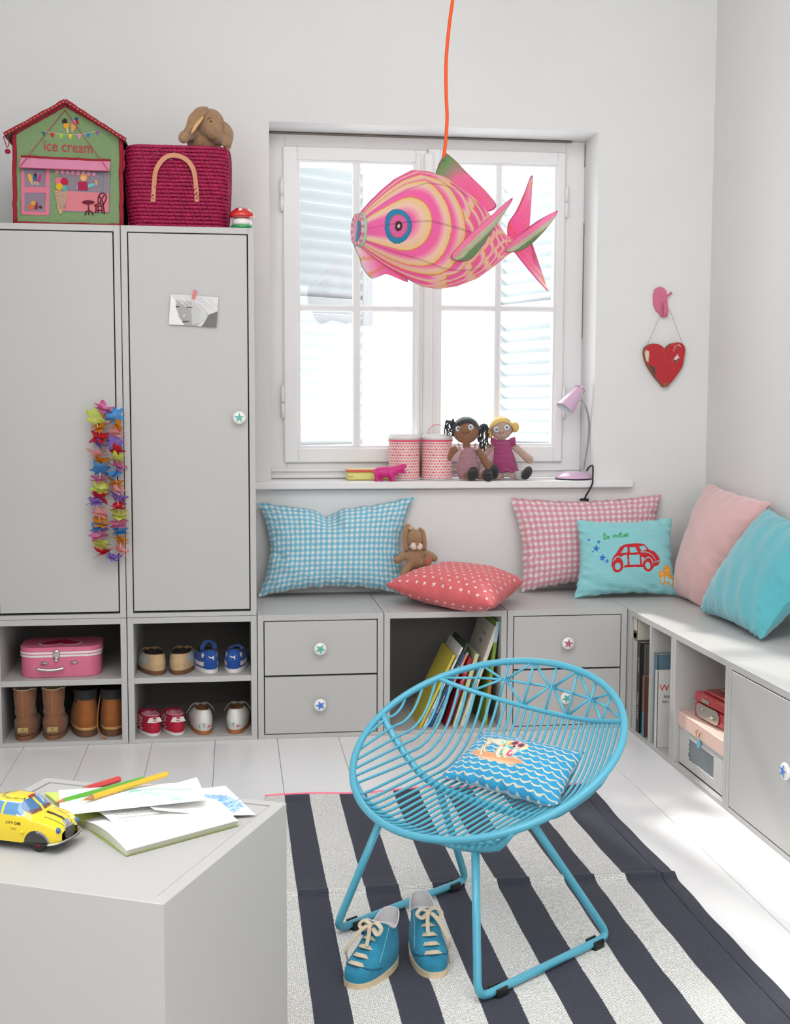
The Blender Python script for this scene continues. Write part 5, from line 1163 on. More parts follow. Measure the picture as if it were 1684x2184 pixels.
# ================================================================ on the sill
def canister(label, u0, u1, hc, hl_, seed):
    Yc = .545; a, b = at(u0, 1000, 'y', Yc-.02), at(u1, 1000, 'y', Yc-.02); r = (b.x-a.x)/2; cx = (a.x+b.x)/2; t = thing('canister', label, 'canister', (cx, Yc, SILL)); hh = .142
    cv = Canvas(480, 200, 'ecdcd6'); nx_, ny_ = 32, 13
    for j in range(ny_+1):
        for i in range(nx_+1):
            x, y = (i+.5*(j % 2))/nx_, (j+.2)/ny_; cv.ell(x, y, .028, .028, 'ef7f8e' if (i+j) % 3 or j % 2 else 'd95a72'); 
            for k in range(4): cv.ell(x+.011*math.cos(k*1.57+.78), y+.028*math.sin(k*1.57+.78), .006, .006, 'f3a9ae')
            cv.ell(x+.5/nx_, y, .006, .006, '8a7f80')
    cv.line([(.62, 0), (.62, 1)], .008, 'f0647c')
    m = MB(); cols = []
    def g(u, v): cols.append(cv.get(u, v)); an = u*2*math.pi; return Vector((r*math.cos(an), r*math.sin(an), .004+v*(hh-.008)))
    m.grid(g, 330, 160, wrapu=True); m.build('body', mat('printed_tin', (.5, .5, .5), .3, attr=True, coat=.3), t, colors=cols)
    W_ = mat('white_enamel', 'e9e7e5', .25, coat=.4); PR = mat('pink_enamel', 'f0507a', .3)
    MB().lathe([(r*.96, .0002), (r+.0018, .0006), (r+.0018, .004), (r*.99, .005)], 48).build('base_rim', W_, t)
    MB().lathe([(r+.0006, hh-.006), (r+.003, hh-.004), (r+.003, hh-.001), (r+.0006, hh+.0005)], 48, cap=False).build('pink_rim', PR, t)
    MB().lathe([(r+.002, hh), (r+.0022, hh+.010), (r*.99, hh+.016), (r*.95, hh+.017), (r*.93, hh+.020), (r*.85, hh+.022), (r*.4, hh+.0225), (0, hh+.0225)], 48).build('lid', W_, t)
    P = smooth_path([Vector((x*r*.62, 0, hh+.021+z)) for x, z in ((-.90, 0), (-.80, .016), (-.35, .031), (.35, .031), (.80, .016), (.90, 0))], 5); m = MB(); m.tube(P, .0034, 8, flat=.35)
    m.build('handle', W_ if seed else PR, t)
canister('pink dotted tin canister with a white handle, left of its twin', 830, 896, 0, 0, 1)
canister('pink dotted tin canister with a pink handle, beside the brown doll', 900.5, 965.5, 0, 0, 0)
a, b = at(740, 1005, 'y', .50), at(831, 1005, 'y', .50); tin = thing('tin_box', 'flat yellow tin with a red lid rim at the left of the sill', 'tin', ((a.x+b.x)/2, .535, SILL)); w_ = (b.x-a.x)/2
MB().box((-w_, -.038, 0), (w_, .038, .029), bev=.005).build('body', mat('yellow_tin', 'dede7e', .35, coat=.3), tin)
MB().box((-w_-.001, -.0395, .0285), (w_+.001, .0395, .0365), bev=.003).build('lid_rim', mat('red_tin', 'e2604a', .35, coat=.3), tin); MB().box((-w_+.001, -.0375, .036), (w_-.001, .0375, .040), bev=.002).build('lid', mat('cream_tin', 'ecd9a8', .35), tin)
text_mesh('tea', .014, mat('red_tin', 'e2604a', .35), tin, front(-w_+.012, -.0382, .014), shear=.3)
# hippo
hi = at(830, 1022, 'y', .445); hp = thing('toy_hippo', 'small pink plastic hippo with an open mouth standing before the tin', 'toy', (hi.x, .445, SILL)); SH = (.445+3.86)/2598
def hq(x, y, d=0): q = at(720+x*.3444, 800+y*.3444, 'y', .445+d); return Vector((q.x-hi.x, d, q.z-SILL))
M_hip = mat('hot_pink_plastic', 'd42c84', .45)
sh = [('e', hq(290, 600), (.042, .019, .0200)), ('e', hq(335, 598), (.026, .018, .018)), ('t', [hq(340, 592), hq(365, 585), hq(388, 578)], [.0155, .014, .012]), ('e', hq(383, 575), (.014, .012, .010)), ('t', [hq(380, 576), hq(400, 566), hq(414, 564)], [.010, .009, .008]), ('t', [hq(378, 588), hq(396, 594), hq(412, 600)], [.008, .007, .0065])]
for x, xf, d in ((243, 238, -.010), (262, 270, .010), (330, 345, -.010), (322, 328, .010)): sh.append(('t', [hq(x, 610, d), hq((x+xf)/2, 632, d), Vector((hq(xf, 640, d).x, d, .003))], [.0105, .008, .0075]))
plush('body', M_hip, hp, sh, voxel=.0022)
MB().tube([hq(246, 582), hq(236, 590), hq(230, 602)], [.003, .0022, .0018], 8).build('tail', M_hip, hp)
for d in (-.008, .008): MB().ell(hq(366, 568, d), (.003, .002, .0045)).build('ear', M_hip, hp); MB().ell(hq(386, 568, d), (.0028, .0028, .0028)).build('eye', M_hip, hp)
for x in (404, 411): 
    MB().tube([hq(x, 570, -.004), hq(x, 577, -.004)], [.0012, .0006], 6).build('tooth', mat('pale_pink', 'f0a5c0', .4), hp); MB().tube([hq(x, 597, -.004), hq(x, 590, -.004)], [.0012, .0006], 6).build('tooth', mat('pale_pink', 'f0a5c0', .4), hp)
# lamp
LY = .500; lb = at(1222, 1018, 'y', LY); lamp = thing('desk_lamp', 'small lilac gooseneck lamp at the right end of the sill', 'lamp', (lb.x, LY, SILL)); SL = (LY+3.86)/2598
M_lil = mat('lilac_enamel', 'd9b5d2', .25, coat=.5); M_linn = mat('lamp_inner_white', 'dfe2e6', .5); M_neck = mat('brushed_steel', 'b9bcc0', .3, metal=1, bump=('Z', 300, .5))
MB().lathe([(.062, .003), (.066, .0045), (.0655, .007), (.060, .014), (.048, .022), (.034, .027), (.018, .0295), (0, .030)], 48).build('base', M_lil, lamp)
MB().lathe([(.0655, 0), (.066, .0015), (.066, .004), (.06, .0045)], 48).build('base_ring', M_black, lamp)
def lq(x, y, d=0): q = at(1130+x*.1282, 800+y*.1282, 'y', LY+d); return Vector((q.x-lb.x, d, q.z-SILL))
MB().tube(smooth_path([lq(880, 1580), lq(905, 1420), lq(945, 1200), lq(970, 1000), lq(975, 800), lq(955, 640), lq(915, 520), lq(870, 450, -.006), lq(850, 420, -.01)], 6), .0042, 12).build('gooseneck', M_neck, lamp)
# shade axis from apex to rim centre (towards lower left and the viewer)
apx = lq(865, 185, .0); rc = lq(578, 565, -.020); ax = (rc-apx); L = ax.length; z = ax.normalized(); x = Vector((0, 1, 0)).cross(z).normalized(); y = z.cross(x); SMt = Matrix(((x.x, y.x, z.x, apx.x), (x.y, y.y, z.y, apx.y), (x.z, y.z, z.z, apx.z), (0, 0, 0, 1)))
R_ = .0335
pr_ = [(0, -.002), (.006, -.0012), (.012, .003), (.016, .010), (.0205, L*.35), (.0262, L*.6), (.0305, L*.8), (R_, L)]
MB().lathe(pr_, 48, M=SMt, cap=False).build('shade', M_lil, lamp); MB().lathe([(r*.97, z_+.0012) for r, z_ in pr_[2:-1]]+[(R_*.985, L-.0002)], 48, M=SMt, cap=False).build('shade_lining', M_linn, lamp)
MB().lathe([(.0095, .02), (.0095, .04), (.014, .052), (.016, .060), (.012, .068), (0, .072)], 24, M=SMt).build('bulb', mat('white_bulb', 'f2f2f0', .2), lamp)
m = MB()
for k in range(6): a = k*1.047+.3; m.box((-.0012, -.0005, -.004), (.0012, .0005, .004), M=SMt @ Matrix.Rotation(a, 4, 'Z') @ T(.0172, 0, .013) @ Matrix.Rotation(.25, 4, 'Y'))
tag(m.build('vent_slot', M_black, lamp), kind='stuff')
q = lambda u, v, y_: at(u, v, 'y', y_)-Vector((lb.x, LY, SILL))
MB().tube(smooth_path([q(1251, 1004, LY-.03), q(1256, 996, LY-.045), q(1263, 993, LY-.06), q(1264, 1003, .425), q(1263.5, 1018, .408), q(1263, 1030, .405), q(1257, 1044, .412), q(1250, 1056, .43), q(1246, 1066, .435), q(1243, 1090, .445)], 5), .0032, 8).build('power_cord', M_black, lamp)
MB().box((-.017, -.006, -.007), (.015, .006, .005), bev=.003).build('plug', M_black, lamp, loc=q(1246, 1066, .436))
# ================================================================ suitcase
S1, S0 = .2072, .0138                        # shelf tops
sa, sb = at(42, 1430, 'y', .07), at(215, 1425, 'y', .07); sx = (sa.x+sb.x)/2; sw = (sb.x-sa.x)/2; sd = .085
case = thing('toy_suitcase', 'pink cardboard suitcase with a heart on its lid and metal clasp', 'suitcase', (sx, .07+sd-.03, S1), .045)
M_pc = mat('pink_case_card', 'dd7391', .5, var=(40, .03)); M_wh = mat('white_stripe', 'e9e6e4', .5); M_hr = mat('crimson_heart', 'b8123f', .5); M_met = mat('nickel', 'c9c4ba', .28, metal=1)
O = rrect(-sw, -sd, sw, sd, .050, 8); sc2 = lambda k: [(x*k, y*k) for x, y in O]
MB().prism(sc2(.985), .066, T(0, 0, .0005), smooth=False).build('case_body', M_pc, case)
MB().prism(sc2(1.0), .0275, T(0, 0, .0665)).build('lid', M_pc, case)
for z in (.0640, .0735): MB().prism(sc2(1.0035), .0060, T(0, 0, z)).build('stripe', M_wh, case)
hrt = [(.0, -.026), (-.020, -.006), (-.0275, .008), (-.022, .020), (-.011, .0215), (-.002, .015), (0, .011), (.002, .015), (.011, .0215), (.022, .020), (.0275, .008), (.020, -.006)]
for s_, z, m_ in ((2.05, .094, M_wh), (1.85, .0944, M_hr)): MB().prism([(p.x, p.y) for p in smooth_path([(x*s_*1.18, -y*s_*1.0, 0) for x, y in hrt], 3, closed=True)], .0005, T(-.004, .0, z)).build('heart', m_, case)
m = MB(); m.tube(smooth_path([(-.070, -sd-.001, .040), (-.070, -sd-.012, .038), (-.068, -sd-.015, .032)], 3), .0022, 8); m.tube(smooth_path([(.014, -sd-.001, .040), (.014, -sd-.012, .038), (.012, -sd-.015, .032)], 3), .0022, 8)
hnd = MB(); P = smooth_path([(-.070, -sd-.015, .032), (-.050, -sd-.017, .028), (-.028, -sd-.018, .0265), (-.006, -sd-.017, .028), (.013, -sd-.015, .032)], 5); hnd.tube(P, .0052, 10); hnd.build('handle', M_met, case)
for x in (-.048, .042): MB().box((x-.012, -sd-.003, .040), (x+.012, -sd+.001, .050), bev=.003).tube([(x-.008, -sd-.004, .045), (x+.008, -sd-.004, .045)], .003, 8).build('hinge_plate', M_met, case)
m = MB(); m.box((-.022, -sd-.003, .062), (.000, -sd+.001, .082), bev=.003); m.box((-.017, -sd-.006, .048), (-.005, -sd, .070), bev=.002); m.tube([(-.020, -sd-.005, .062), (-.002, -sd-.005, .062)], .0035, 8); m.ell((-.011, -sd-.004, .081), (.009, .003, .006)); m.build('clasp', M_met, case)
# ================================================================ shoes
def foot(L, Wd, t):                          # outline; t 0..1, heel at y=0 in front, toe at y=L
    a = 2*math.pi*t; s = (1-math.cos(a))/2; yv = L*s; k = .80+.20*math.sin(min(1, s/.68)*math.pi/2) if s < .68 else 1-.0*s
    w_ = (max(0, 1-abs(2*s-1)**2.7)**(1/2.7))*k*Wd/2; return Vector((w_*(1 if a < math.pi else -1), yv, 0))
def shoe(name, label, group, M, L, Wd, sole_h, levels, colf, upm, solem, lining, lace=None, tilt=0, sole_l=None, extra=None):
    """levels: (z, heel offset, length fraction, width fraction)"""
    t = thing(name, label, 'shoe' if 'boot' not in name else 'boot', M=M, group=group)
    m = MB(); m.prism([(p.x, p.y) for p in [foot(L, Wd, (i+.5)/48) for i in range(48)]], sole_h, T(0, 0, .0003)); m.build('sole', solem, t)
    if sole_l: MB().prism([(p.x*1.015, (p.y-L/2)*1.008+L/2) for p in [foot(L, Wd, (i+.5)/48) for i in range(48)]], sole_l[1], T(0, 0, sole_h*sole_l[2]+.0003)).build('welt', sole_l[0], t)
    N = 72; K = len(levels); m = MB(); cols = []; VV = 30
    def lev(v):
        f = v*(K-1); i = min(K-2, int(f)); t_ = f-i; a = levels[max(0, i-1)]; b = levels[i]; c = levels[i+1]; d = levels[min(K-1, i+2)]
        return [.5*((2*b[j])+(c[j]-a[j])*t_+(2*a[j]-5*b[j]+4*c[j]-d[j])*t_*t_+(3*b[j]-a[j]-3*c[j]+d[j])*t_**3) for j in range(4)]
    def up(u, v):
        z, ho, lf, wf = lev(v); p = foot(L, Wd, u); s = p.y/L; return Vector((p.x*wf, ho*L+p.y*lf, z+ (tilt(s, v) if tilt else 0)))
    def g(u, v):
        p = up(u, v); cols.append(H(colf(p, u, v))); return p
    m.grid(g, N, VV, wrapu=True); m.build('upper', upm, t, colors=cols)
    m = MB()
    def g2(u, v):
        p = up(u, 1-v*.55); z, ho, lf, wf = lev(1); c = Vector((0, ho*L+L*lf/2, 0)); k = .93-.06*v; q = up(u, 1); return Vector((q.x*k, c.y+(q.y-c.y)*k, q.z-min(.030, q.z-sole_h-.004)*v))
    m.grid(g2, N, 8, wrapu=True); b0 = len(m.v)-N; m.f.append(tuple(range(b0, b0+N))); m.m.append(0); m.sm.append(False)
    m.build('lining', lining, t)
    P = [up(i/40, 1) for i in range(40)]; MB().tube(P, .0016, 6, closed=True).build('collar_edge', lining, t)
    if lace:
        lm, n_, y0, y1 = lace; m = MB()
        for k in range(n_):
            f = k/max(1, n_-1); v = 1-.78*f; best = up(.5, v); wl = .011+.002*f
            for sg in (1, -1): m.tube(smooth_path([best+Vector((-wl*sg, -.010, .0015)), best+Vector((0, -.002, .0045)), best+Vector((wl*sg, -.004, .0015))], 3), .0016, 6)
        b_ = up(.5, 1)+Vector((0, -.004, .004))
        for sg in (1, -1): m.tube(smooth_path([b_, b_+Vector((sg*.012, .006, .002)), b_+Vector((sg*.020, .008, -.004)), b_+Vector((sg*.010, .010, -.002)), b_], 4), .0014, 6); m.tube(smooth_path([b_, b_+Vector((sg*.018, .004, -.002)), b_+Vector((sg*.028, .002, -.014)), b_+Vector((sg*.034, .006, -.028))], 4), .0014, 6)
        m.build('laces', lm, t)
    if extra: extra(t, up)
    return t
M_up = mat('shoe_upper', (.5, .5, .5), .8, attr=True, bump=('noise', 300, .3)); M_suede = mat('shoe_suede', (.5, .5, .5), .95, attr=True, sheen=.06, bump=('noise', 200, .5), var=(60, .12)); M_dkl = mat('dark_lining', '2b221e', .9); M_lace_t = mat('brown_lace', '8e7450', .8); M_rub = mat('white_rubber', 'dcd8d6', .6); M_gum = mat('gum_rubber', 'a9683c', .6); M_brs = mat('brown_sole', '6f4a32', .8)
M_lin_g = mat('grey_lining', 'aeb4b8', .9); M_lac_w = mat('cream_lace', 'd8ccb6', .85)
def place(u, v, yz, z, rot=0, s=1.4): q = at(u, v, 'y', yz); return T(q.x, yz, z) @ Rz(rot) @ Matrix.Diagonal((s, s, s*.80, 1))
LOWP = [(.012, 0, 1.0, .99), (.024, -.005, .99, 1.0), (.034, -.005, .90, .96), (.042, 0, .76, .88), (.050, .004, .62, .80), (.056, .008, .52, .72)]
tlt = lambda a: (lambda s, v: v*a*max(0, (1-s*2)) if s < .5 else 0)
# suede pair
def cs(p, u, v):
    if p.y > .045 or (abs(p.x) > .020 and p.z > .030+.0): return 'a9b0b6' if p.y < .085 else 'bfa480'
    return 'c2a27a'
for (u, rot, lab) in ((338, .28, 'tan suede lace-up child shoe turned outward, left of its pair'), (379, -.12, 'tan suede lace-up child shoe, right of its pair, touching its twin')):
    shoe('suede_shoe', lab, 'tan suede shoes on the upper shelf', place(u, 1436, .030, S1, rot), .150, .058, .011, LOWP, cs, M_suede, M_brs, M_dkl, (M_lace_t, 3, 0, 0), tlt(.004))
# blue trainers
def cb(p, u, v):
    if p.y > .012 and abs(p.x) > .012 and .020 < p.z-(p.y*.0) < .031 and p.y < .06: return 'd9d5d2'
    if .5 < v < .8 and p.y < .02 and abs(p.x) > .015: return 'd9d5d2'
    return '1f4a96'
def cat_badge(t, up):
    m = MB(); y = -.0025
    m.prism([(-.0075, .006), (-.004, .0035), (0, .002), (.004, .005), (.007, .0065), (.0045, .0025), (.0055, -.004), (.003, -.0065), (.0025, -.001), (-.002, -.001), (-.006, .002)], .0006, T(0, y+.0006, .046) @ F0); m.build('badge', M_rub, t)
    MB().prism(rrect(-.0115, 0, .0115, .026, .009), .0018, T(0, .0012, .034) @ F0).build('heel_tab', mat('blue_suede', '1f4a96', .9, sheen=.3), t)
for (u, rot, lab) in ((451, .22, 'blue trainer with white sole, left of its pair, tongue pulled up'), (497, -.10, 'blue trainer with white sole, right of its pair')):
    t = shoe('blue_trainer', lab, 'blue trainers on the upper shelf', place(u, 1436, .030, S1, rot), .150, .054, .014, LOWP, cb, M_suede, M_rub, M_dkl, None, tlt(.014), extra=cat_badge)
    MB().tube(smooth_path([(.013, .03, .056), (.016, .045, .072 if u < 470 else .062), (.006, .055, .080 if u < 470 else .066), (-.006, .05, .076 if u < 470 else .064), (-.014, .04, .060)], 5), .0045, 8, flat=.6).build('tongue', mat('blue_suede', '1f4a96', .9, sheen=.3), t)
# red trainers
def cr(p, u, v):
    if .034 < p.y < .085 and .015 < p.z < .048 and abs(((p.y-p.z*.5)*1000/7.5) % 1-.5) < .24: return 'd5c8c2'
    return 'b01636'
def trefoil(t, up):
    MB().prism([(-.017, -.004), (-.012, .009), (.012, .009), (.017, -.004), (.0, -.0065)], .0016, T(0, .0006, .046) @ F0).build('heel_tab', M_rub, t); R_ = mat('badge_red', 'b01636', .6); m = MB(); y = -.0014
    for a in (-.55, 0, .55): m.prism([(.0045*math.sin(a)+.0019*math.cos(i*.785)*1.0, .0485-.046+.0045*math.cos(a)+.0026*math.sin(i*.785)) for i in range(8)], .0005, T(0, y, .046) @ F0)
    m.box((-.0045, y-.0005, .0455), (.0045, y, .0463)); m.box((-.0040, y-.0005, .0440), (.0040, y, .0446)); tag(m.build('badge', R_, t), kind=None)
LOWR = [(.009, 0, 1.0, .99), (.022, -.01, .99, 1.0), (.034, -.008, .90, .95), (.042, 0, .72, .86), (.049, .01, .58, .76), (.054, .02, .48, .66)]
for (u, v, rot, lab) in ((330, 1561, .30, 'red trainer with white heel tab, left of its pair'), (380, 1563, .24, 'red trainer with white heel tab, right of its pair')):
    shoe('red_trainer', lab, 'red trainers on the lower shelf', place(u, v, .022, S0, rot, 1.38), .145, .052, .010, LOWR, cr, M_up, M_rub, mat('pink_lining', 'c98a9a', .9), (mat('red_lace', 'a01230', .8), 3, 0, 0), tlt(.006), extra=trefoil)
# white trainers
def ita(t, up):
    for x, c, s_ in ((-.0105, '2f9a6a', 'I'), (-.0015, '9a9590', 'T')): text_mesh(s_, .019, mat('print_'+c, c, .5), t, T(x*1.25, -.0062, .028) @ Matrix.Rotation(math.pi/2, 4, 'X'), shear=-.1, squeeze=.8, depth=.0006)
    MB().prism([(.0045, .0225), (.0075, .0285), (.0125, .0285), (.0145, .0265), (.0105, .0262), (.0085, .0240)], .0010, T(0, -.0040, .0) @ F0).build('badge', mat('badge_red2', 'b02a2a', .5), t)
LOWW = [(.012, 0, 1.0, .96), (.026, -.02, 1.0, 1.0), (.040, -.02, .90, .98), (.052, -.01, .74, .86), (.062, .00, .58, .72), (.070, .01, .47, .58)]
for (u, v, rot, lab) in ((437, 1564, .16, 'white trainer with lettering on its heel, left of its pair'), (500, 1562, -.12, 'white trainer with lettering on its heel, right of its pair')):
    shoe('white_trainer', lab, 'white trainers on the lower shelf', place(u, v, .024, S0, rot, 1.32), .155, .054, .012, LOWW, lambda p, u, v: 'dcdad4', mat('white_leather', (.5, .5, .5), .4, attr=True), M_gum, mat('brown_lining', '6e4a32', .9), (mat('grey_lace', 'a39b90', .8), 4, 0, 0), tlt(.006), extra=ita)
# ankle boots and sheepskin boots
M_bl = mat('amber_nubuck', (.5, .5, .5), .85, attr=True, bump=('noise', 120, .5), sheen=.05, var=(40, .2))
LB = [(.026, 0, 1.0, .98), (.045, -.01, .98, 1.0), (.066, -.01, .82, .92), (.085, .0, .64, .82), (.105, .0, .54, .80), (.122, .0, .50, .82), (.135, -.01, .50, .84)]
def bootlace(t, up):
    MB().tube(smooth_path([(.030, .05, .125), (.036, .02, .09), (.034, .0, .05), (.040, -.012, .016), (.050, -.018, .006), (.060, -.016, .003)], 6), .0017, 6).build('loose_lace', mat('orange_lace', 'a3622e', .8), t)
for (u, v, rot, lab, ex) in ((188, 1565, .18, 'amber work boot with black padded collar, beside the sheepskin boots', None), (240, 1562, .02, 'amber work boot with trailing lace, at the right edge of the lower shelf', 1)):
    shoe('work_boot', lab, 'amber work boots', place(u-2, v, .040, S0, rot, 1.12) @ Matrix.Diagonal((1, 1, 1.22, 1)), .19, .078, .022, LB, lambda p, u, v: ('26262a' if p.z > .106-.010*(p.y > .02) else '9a5a26'), M_bl, M_brs, M_dkl, None, tlt(.0), sole_l=(mat('cream_welt', 'c79a5c', .8), .007, .9), extra=(lambda t, up: MB().tube(smooth_path([(-.030, .05, .125), (-.033, .005, .10), (-.038, .0, .05), (-.034, -.012, .018), (-.022, -.022, .004), (-.010, -.024, .003)], 6), .0017, 6).build('loose_lace', mat('orange_lace', 'a3622e', .8), t)) if ex else None)
M_ug = mat('chestnut_sheepskin', (.5, .5, .5), .95, attr=True, sheen=.12, bump=('noise', 60, .5, .004), var=(30, .14)); M_fl = mat('fleece', 'c9b08e', 1, sheen=.5, bump=('noise', 200, 1, .004))
LU = [(.016, 0, 1.0, .96), (.030, -.015, 1.0, 1.03), (.050, -.012, .86, 1.02), (.066, .01, .60, .80), (.080, .0, .52, .90), (.096, -.01, .50, .82), (.118, -.022, .53, .90), (.138, -.012, .50, .93), (.156, -.016, .52, .95)]
def ugt(t, up):
    m = MB(); m.tube(smooth_path([Vector((0, up(0, v).y-.0006, up(0, v).z)) for v in (.38, .5, .65, .8, .95)], 4), .0016, 6); m.build('back_seam', mat('seam_suede', 'a87856', .9), t)
    lab_ = MB().box((-.0155, -.0078, .026), (.0155, -.0066, .0425), bev=.0005).build('label', mat('tan_label', 'b09a62', .8), t); m = MB()
    m.ell((0, -.0082, .0365), (.0018, .0006, .0018), 8, 6); m.ell((-.002, -.0082, .039), (.0008, .0006, .0008), 6, 5); m.ell((.0015, -.0082, .0392), (.0008, .0006, .0008), 6, 5)
    for k in range(7): m.box((-.011+k*.0034, -.0084, .0285), (-.0092+k*.0034, -.0078, .0303))
    tag(m.build('label_print', M_dkl, lab_), kind='stuff')
for (u, rot, lab, s_) in ((50, .0, 'chestnut sheepskin boot at the left end of the lower shelf', 1), (113, .05, 'chestnut sheepskin boot beside the amber work boots', -1)):
    shoe('sheepskin_boot', lab, 'chestnut sheepskin boots', place(u, 1575, .020, S0, rot, 1.02) @ Matrix.Diagonal((1, 1, 1.25, 1)), .175, .072, .013, LU, lambda p, u, v: '8a5c40', M_ug, mat('tan_sole', '8d6244', .8), M_fl, None, lambda s, v: (.006*math.sin(s*9)*v+.004*math.sin(v*22+s*7)*v), sole_l=(mat('tan_sole2', '7b5238', .8), .006, .35), extra=ugt)
# teal high-tops on the rug, toes towards the viewer
def ch(p, u, v): return '2a86a6' if p.z > .0 else '2a86a6'
LH = [(.014, 0, 1.0, .96), (.028, -.01, .985, .99), (.040, -.01, .88, .95), (.052, .0, .72, .84), (.066, .01, .58, .74), (.080, .01, .50, .72), (.090, .0, .48, .76)]
M_ts = mat('teal_suede', (.5, .5, .5), .95, attr=True, sheen=.08, bump=('noise', 200, .4), var=(35, .20)); M_crs = mat('worn_cream_rubber', 'ddcbaa', .7, var=(40, .12)); M_sl = mat('silver_lining', 'c9c6c8', .7); M_lh = mat('oatmeal_lace', 'cdbfa8', .85, bump=('noise', 400, .5))
M_t1 = mat('teal_stitch', '7fb9c6', .9)
def ribbon(m, P, wd, th=.0008):
    n = len(P); vs = []
    for i, p in enumerate(P):
        t = (P[min(n-1, i+1)]-P[max(0, i-1)]).normalized(); w_ = t.cross(Vector((0, .5, 1))).normalized()*wd; nn = w_.cross(t).normalized()*th; vs += [p+w_+nn, p-w_+nn, p-w_-nn, p+w_-nn]
    m.add(vs, [(4*i+a_, 4*i+(a_+1) % 4, 4*i+4+(a_+1) % 4, 4*i+4+a_) for i in range(n-1) for a_ in range(4)]+[(3, 2, 1, 0), (4*n-4, 4*n-3, 4*n-2, 4*n-1)]); m.fix = True
def hightop(label, heel_px, toe_px, side):
    p = at(*heel_px, 'z', .012); q_ = at(*toe_px, 'z', .012); L = (q_-p).length; rot = math.atan2(-(q_.x-p.x), q_.y-p.y)
    def ex(t, up):
        m = MB(); rows = [.30, .42, .54, .66, .80]
        for k, v in enumerate(rows):
            b_ = up(.5, v); wl = .0165-.0012*k; ribbon(m, smooth_path([b_+Vector((-wl, -.010, -.001)), b_+Vector((-wl*.5, -.002, .004)), b_+Vector((wl*.3, .001, .0055)), b_+Vector((wl, -.006, .002))], 4), .0042)
        b_ = up(.5, .88)+Vector((0, .004, .004))
        ribbon(m, smooth_path([b_, b_+Vector((-.012, .004, .008)), b_+Vector((-.024, .006, 0)), b_+Vector((-.020, .012, -.010)), b_+Vector((-.006, .006, -.003))], 5), .0040)
        ribbon(m, smooth_path([b_, b_+Vector((.014, .002, .006)), b_+Vector((.022, .006, -.002)), b_+Vector((.012, .010, -.008)), b_], 5), .0036)
        ribbon(m, smooth_path([b_, b_+Vector((side*.010, .012, -.004)), b_+Vector((side*.022, .024, -.020)), b_+Vector((side*.032, .036, -.042)), b_+Vector((side*.034, .030, -.062))], 6), .0040)
        ribbon(m, smooth_path([b_, b_+Vector((-side*.002, .010, .002)), b_+Vector((-side*.004, .016, -.012)), b_+Vector((-side*.005, .026, -.030))], 5), .0036)
        MB().tube([b_+Vector((side*.034, .030, -.062)), b_+Vector((side*.033, .033, -.074))], .0012, 6).build('aglet', M_sl, t)
        m.build('laces', M_lh, t)
        # toe cap seam, eyelet stays, zip
        tc = [up(.5+a, .17+1.6*abs(a)**1.2 if abs(a) < .22 else .55)+Vector((0, 0, .0008)) for a in np.linspace(-.17, .17, 15)]
        MB().tube(smooth_path([(up(.5+a, .34-.9*abs(a)))*1 for a in np.linspace(-.20, .20, 15)], 2), .0016, 6).build('toe_seam', mat('teal_edge', '1d5f7c', .9), t)
        zx = side*1; vs_ = [up(.27 if side < 0 else .73, v) for v in (.95, .75, .55, .35, .15)]
        if True:
            uu = .30 if side > 0 else .70
            MB().tube(smooth_path([up(uu, v)+Vector((0, 0, 0)) for v in (1, .8, .6, .4, .2, .08)], 3), .0022, 6).build('zip', M_sl, t)
            q = up(uu, .12); s_ = 1 if uu < .5 else -1; MB().tube([q, q+Vector((s_*.004, 0, -.010)), q+Vector((s_*.006, 0, -.026))], .0014, 6).build('zip_pull', M_met, t)
            q = up(uu, .78); MB().box((-.014, -.0012, -.006), (.014, .0012, .006), bev=.0008, M=T(*(q+Vector((s_*.002, .006, 0)))) @ Rz(math.pi/2)).build('zip_flap', mat('teal_flap', '2a86a6', .9), t)
        for du in (.04, -.04):
            MB().tube([up(.5+du*4.2, v)+Vector((0, 0, 0)) for v in np.linspace(.3, .95, 12)], .0009, 5).build('stitching', M_t1, t)
        ins = MB().prism([(pp.x*.8, pp.y*.45+.012) for pp in [foot(L, .058, (i+.5)/40) for i in range(40)]], .003, T(0, 0, .020)); ins.build('insole', M_dkl, t)
    z = .0085
    return shoe('high_top_shoe', label, 'teal high-top shoes on the rug', T(p.x, p.y, z) @ Rz(rot), L, .066, .013, LH, ch, M_ts, M_crs, M_sl, None, lambda s, v: v*v*.010*math.cos(s*2*math.pi), sole_l=(M_crs, .0035, .78), extra=ex)
hightop('teal suede high-top with untied laces, toe towards the low table', (838, 2040), (748, 2108), 1)
hightop('teal suede high-top with untied laces, beside the front leg of the wire chair', (893, 2002), (930, 2085), -1)
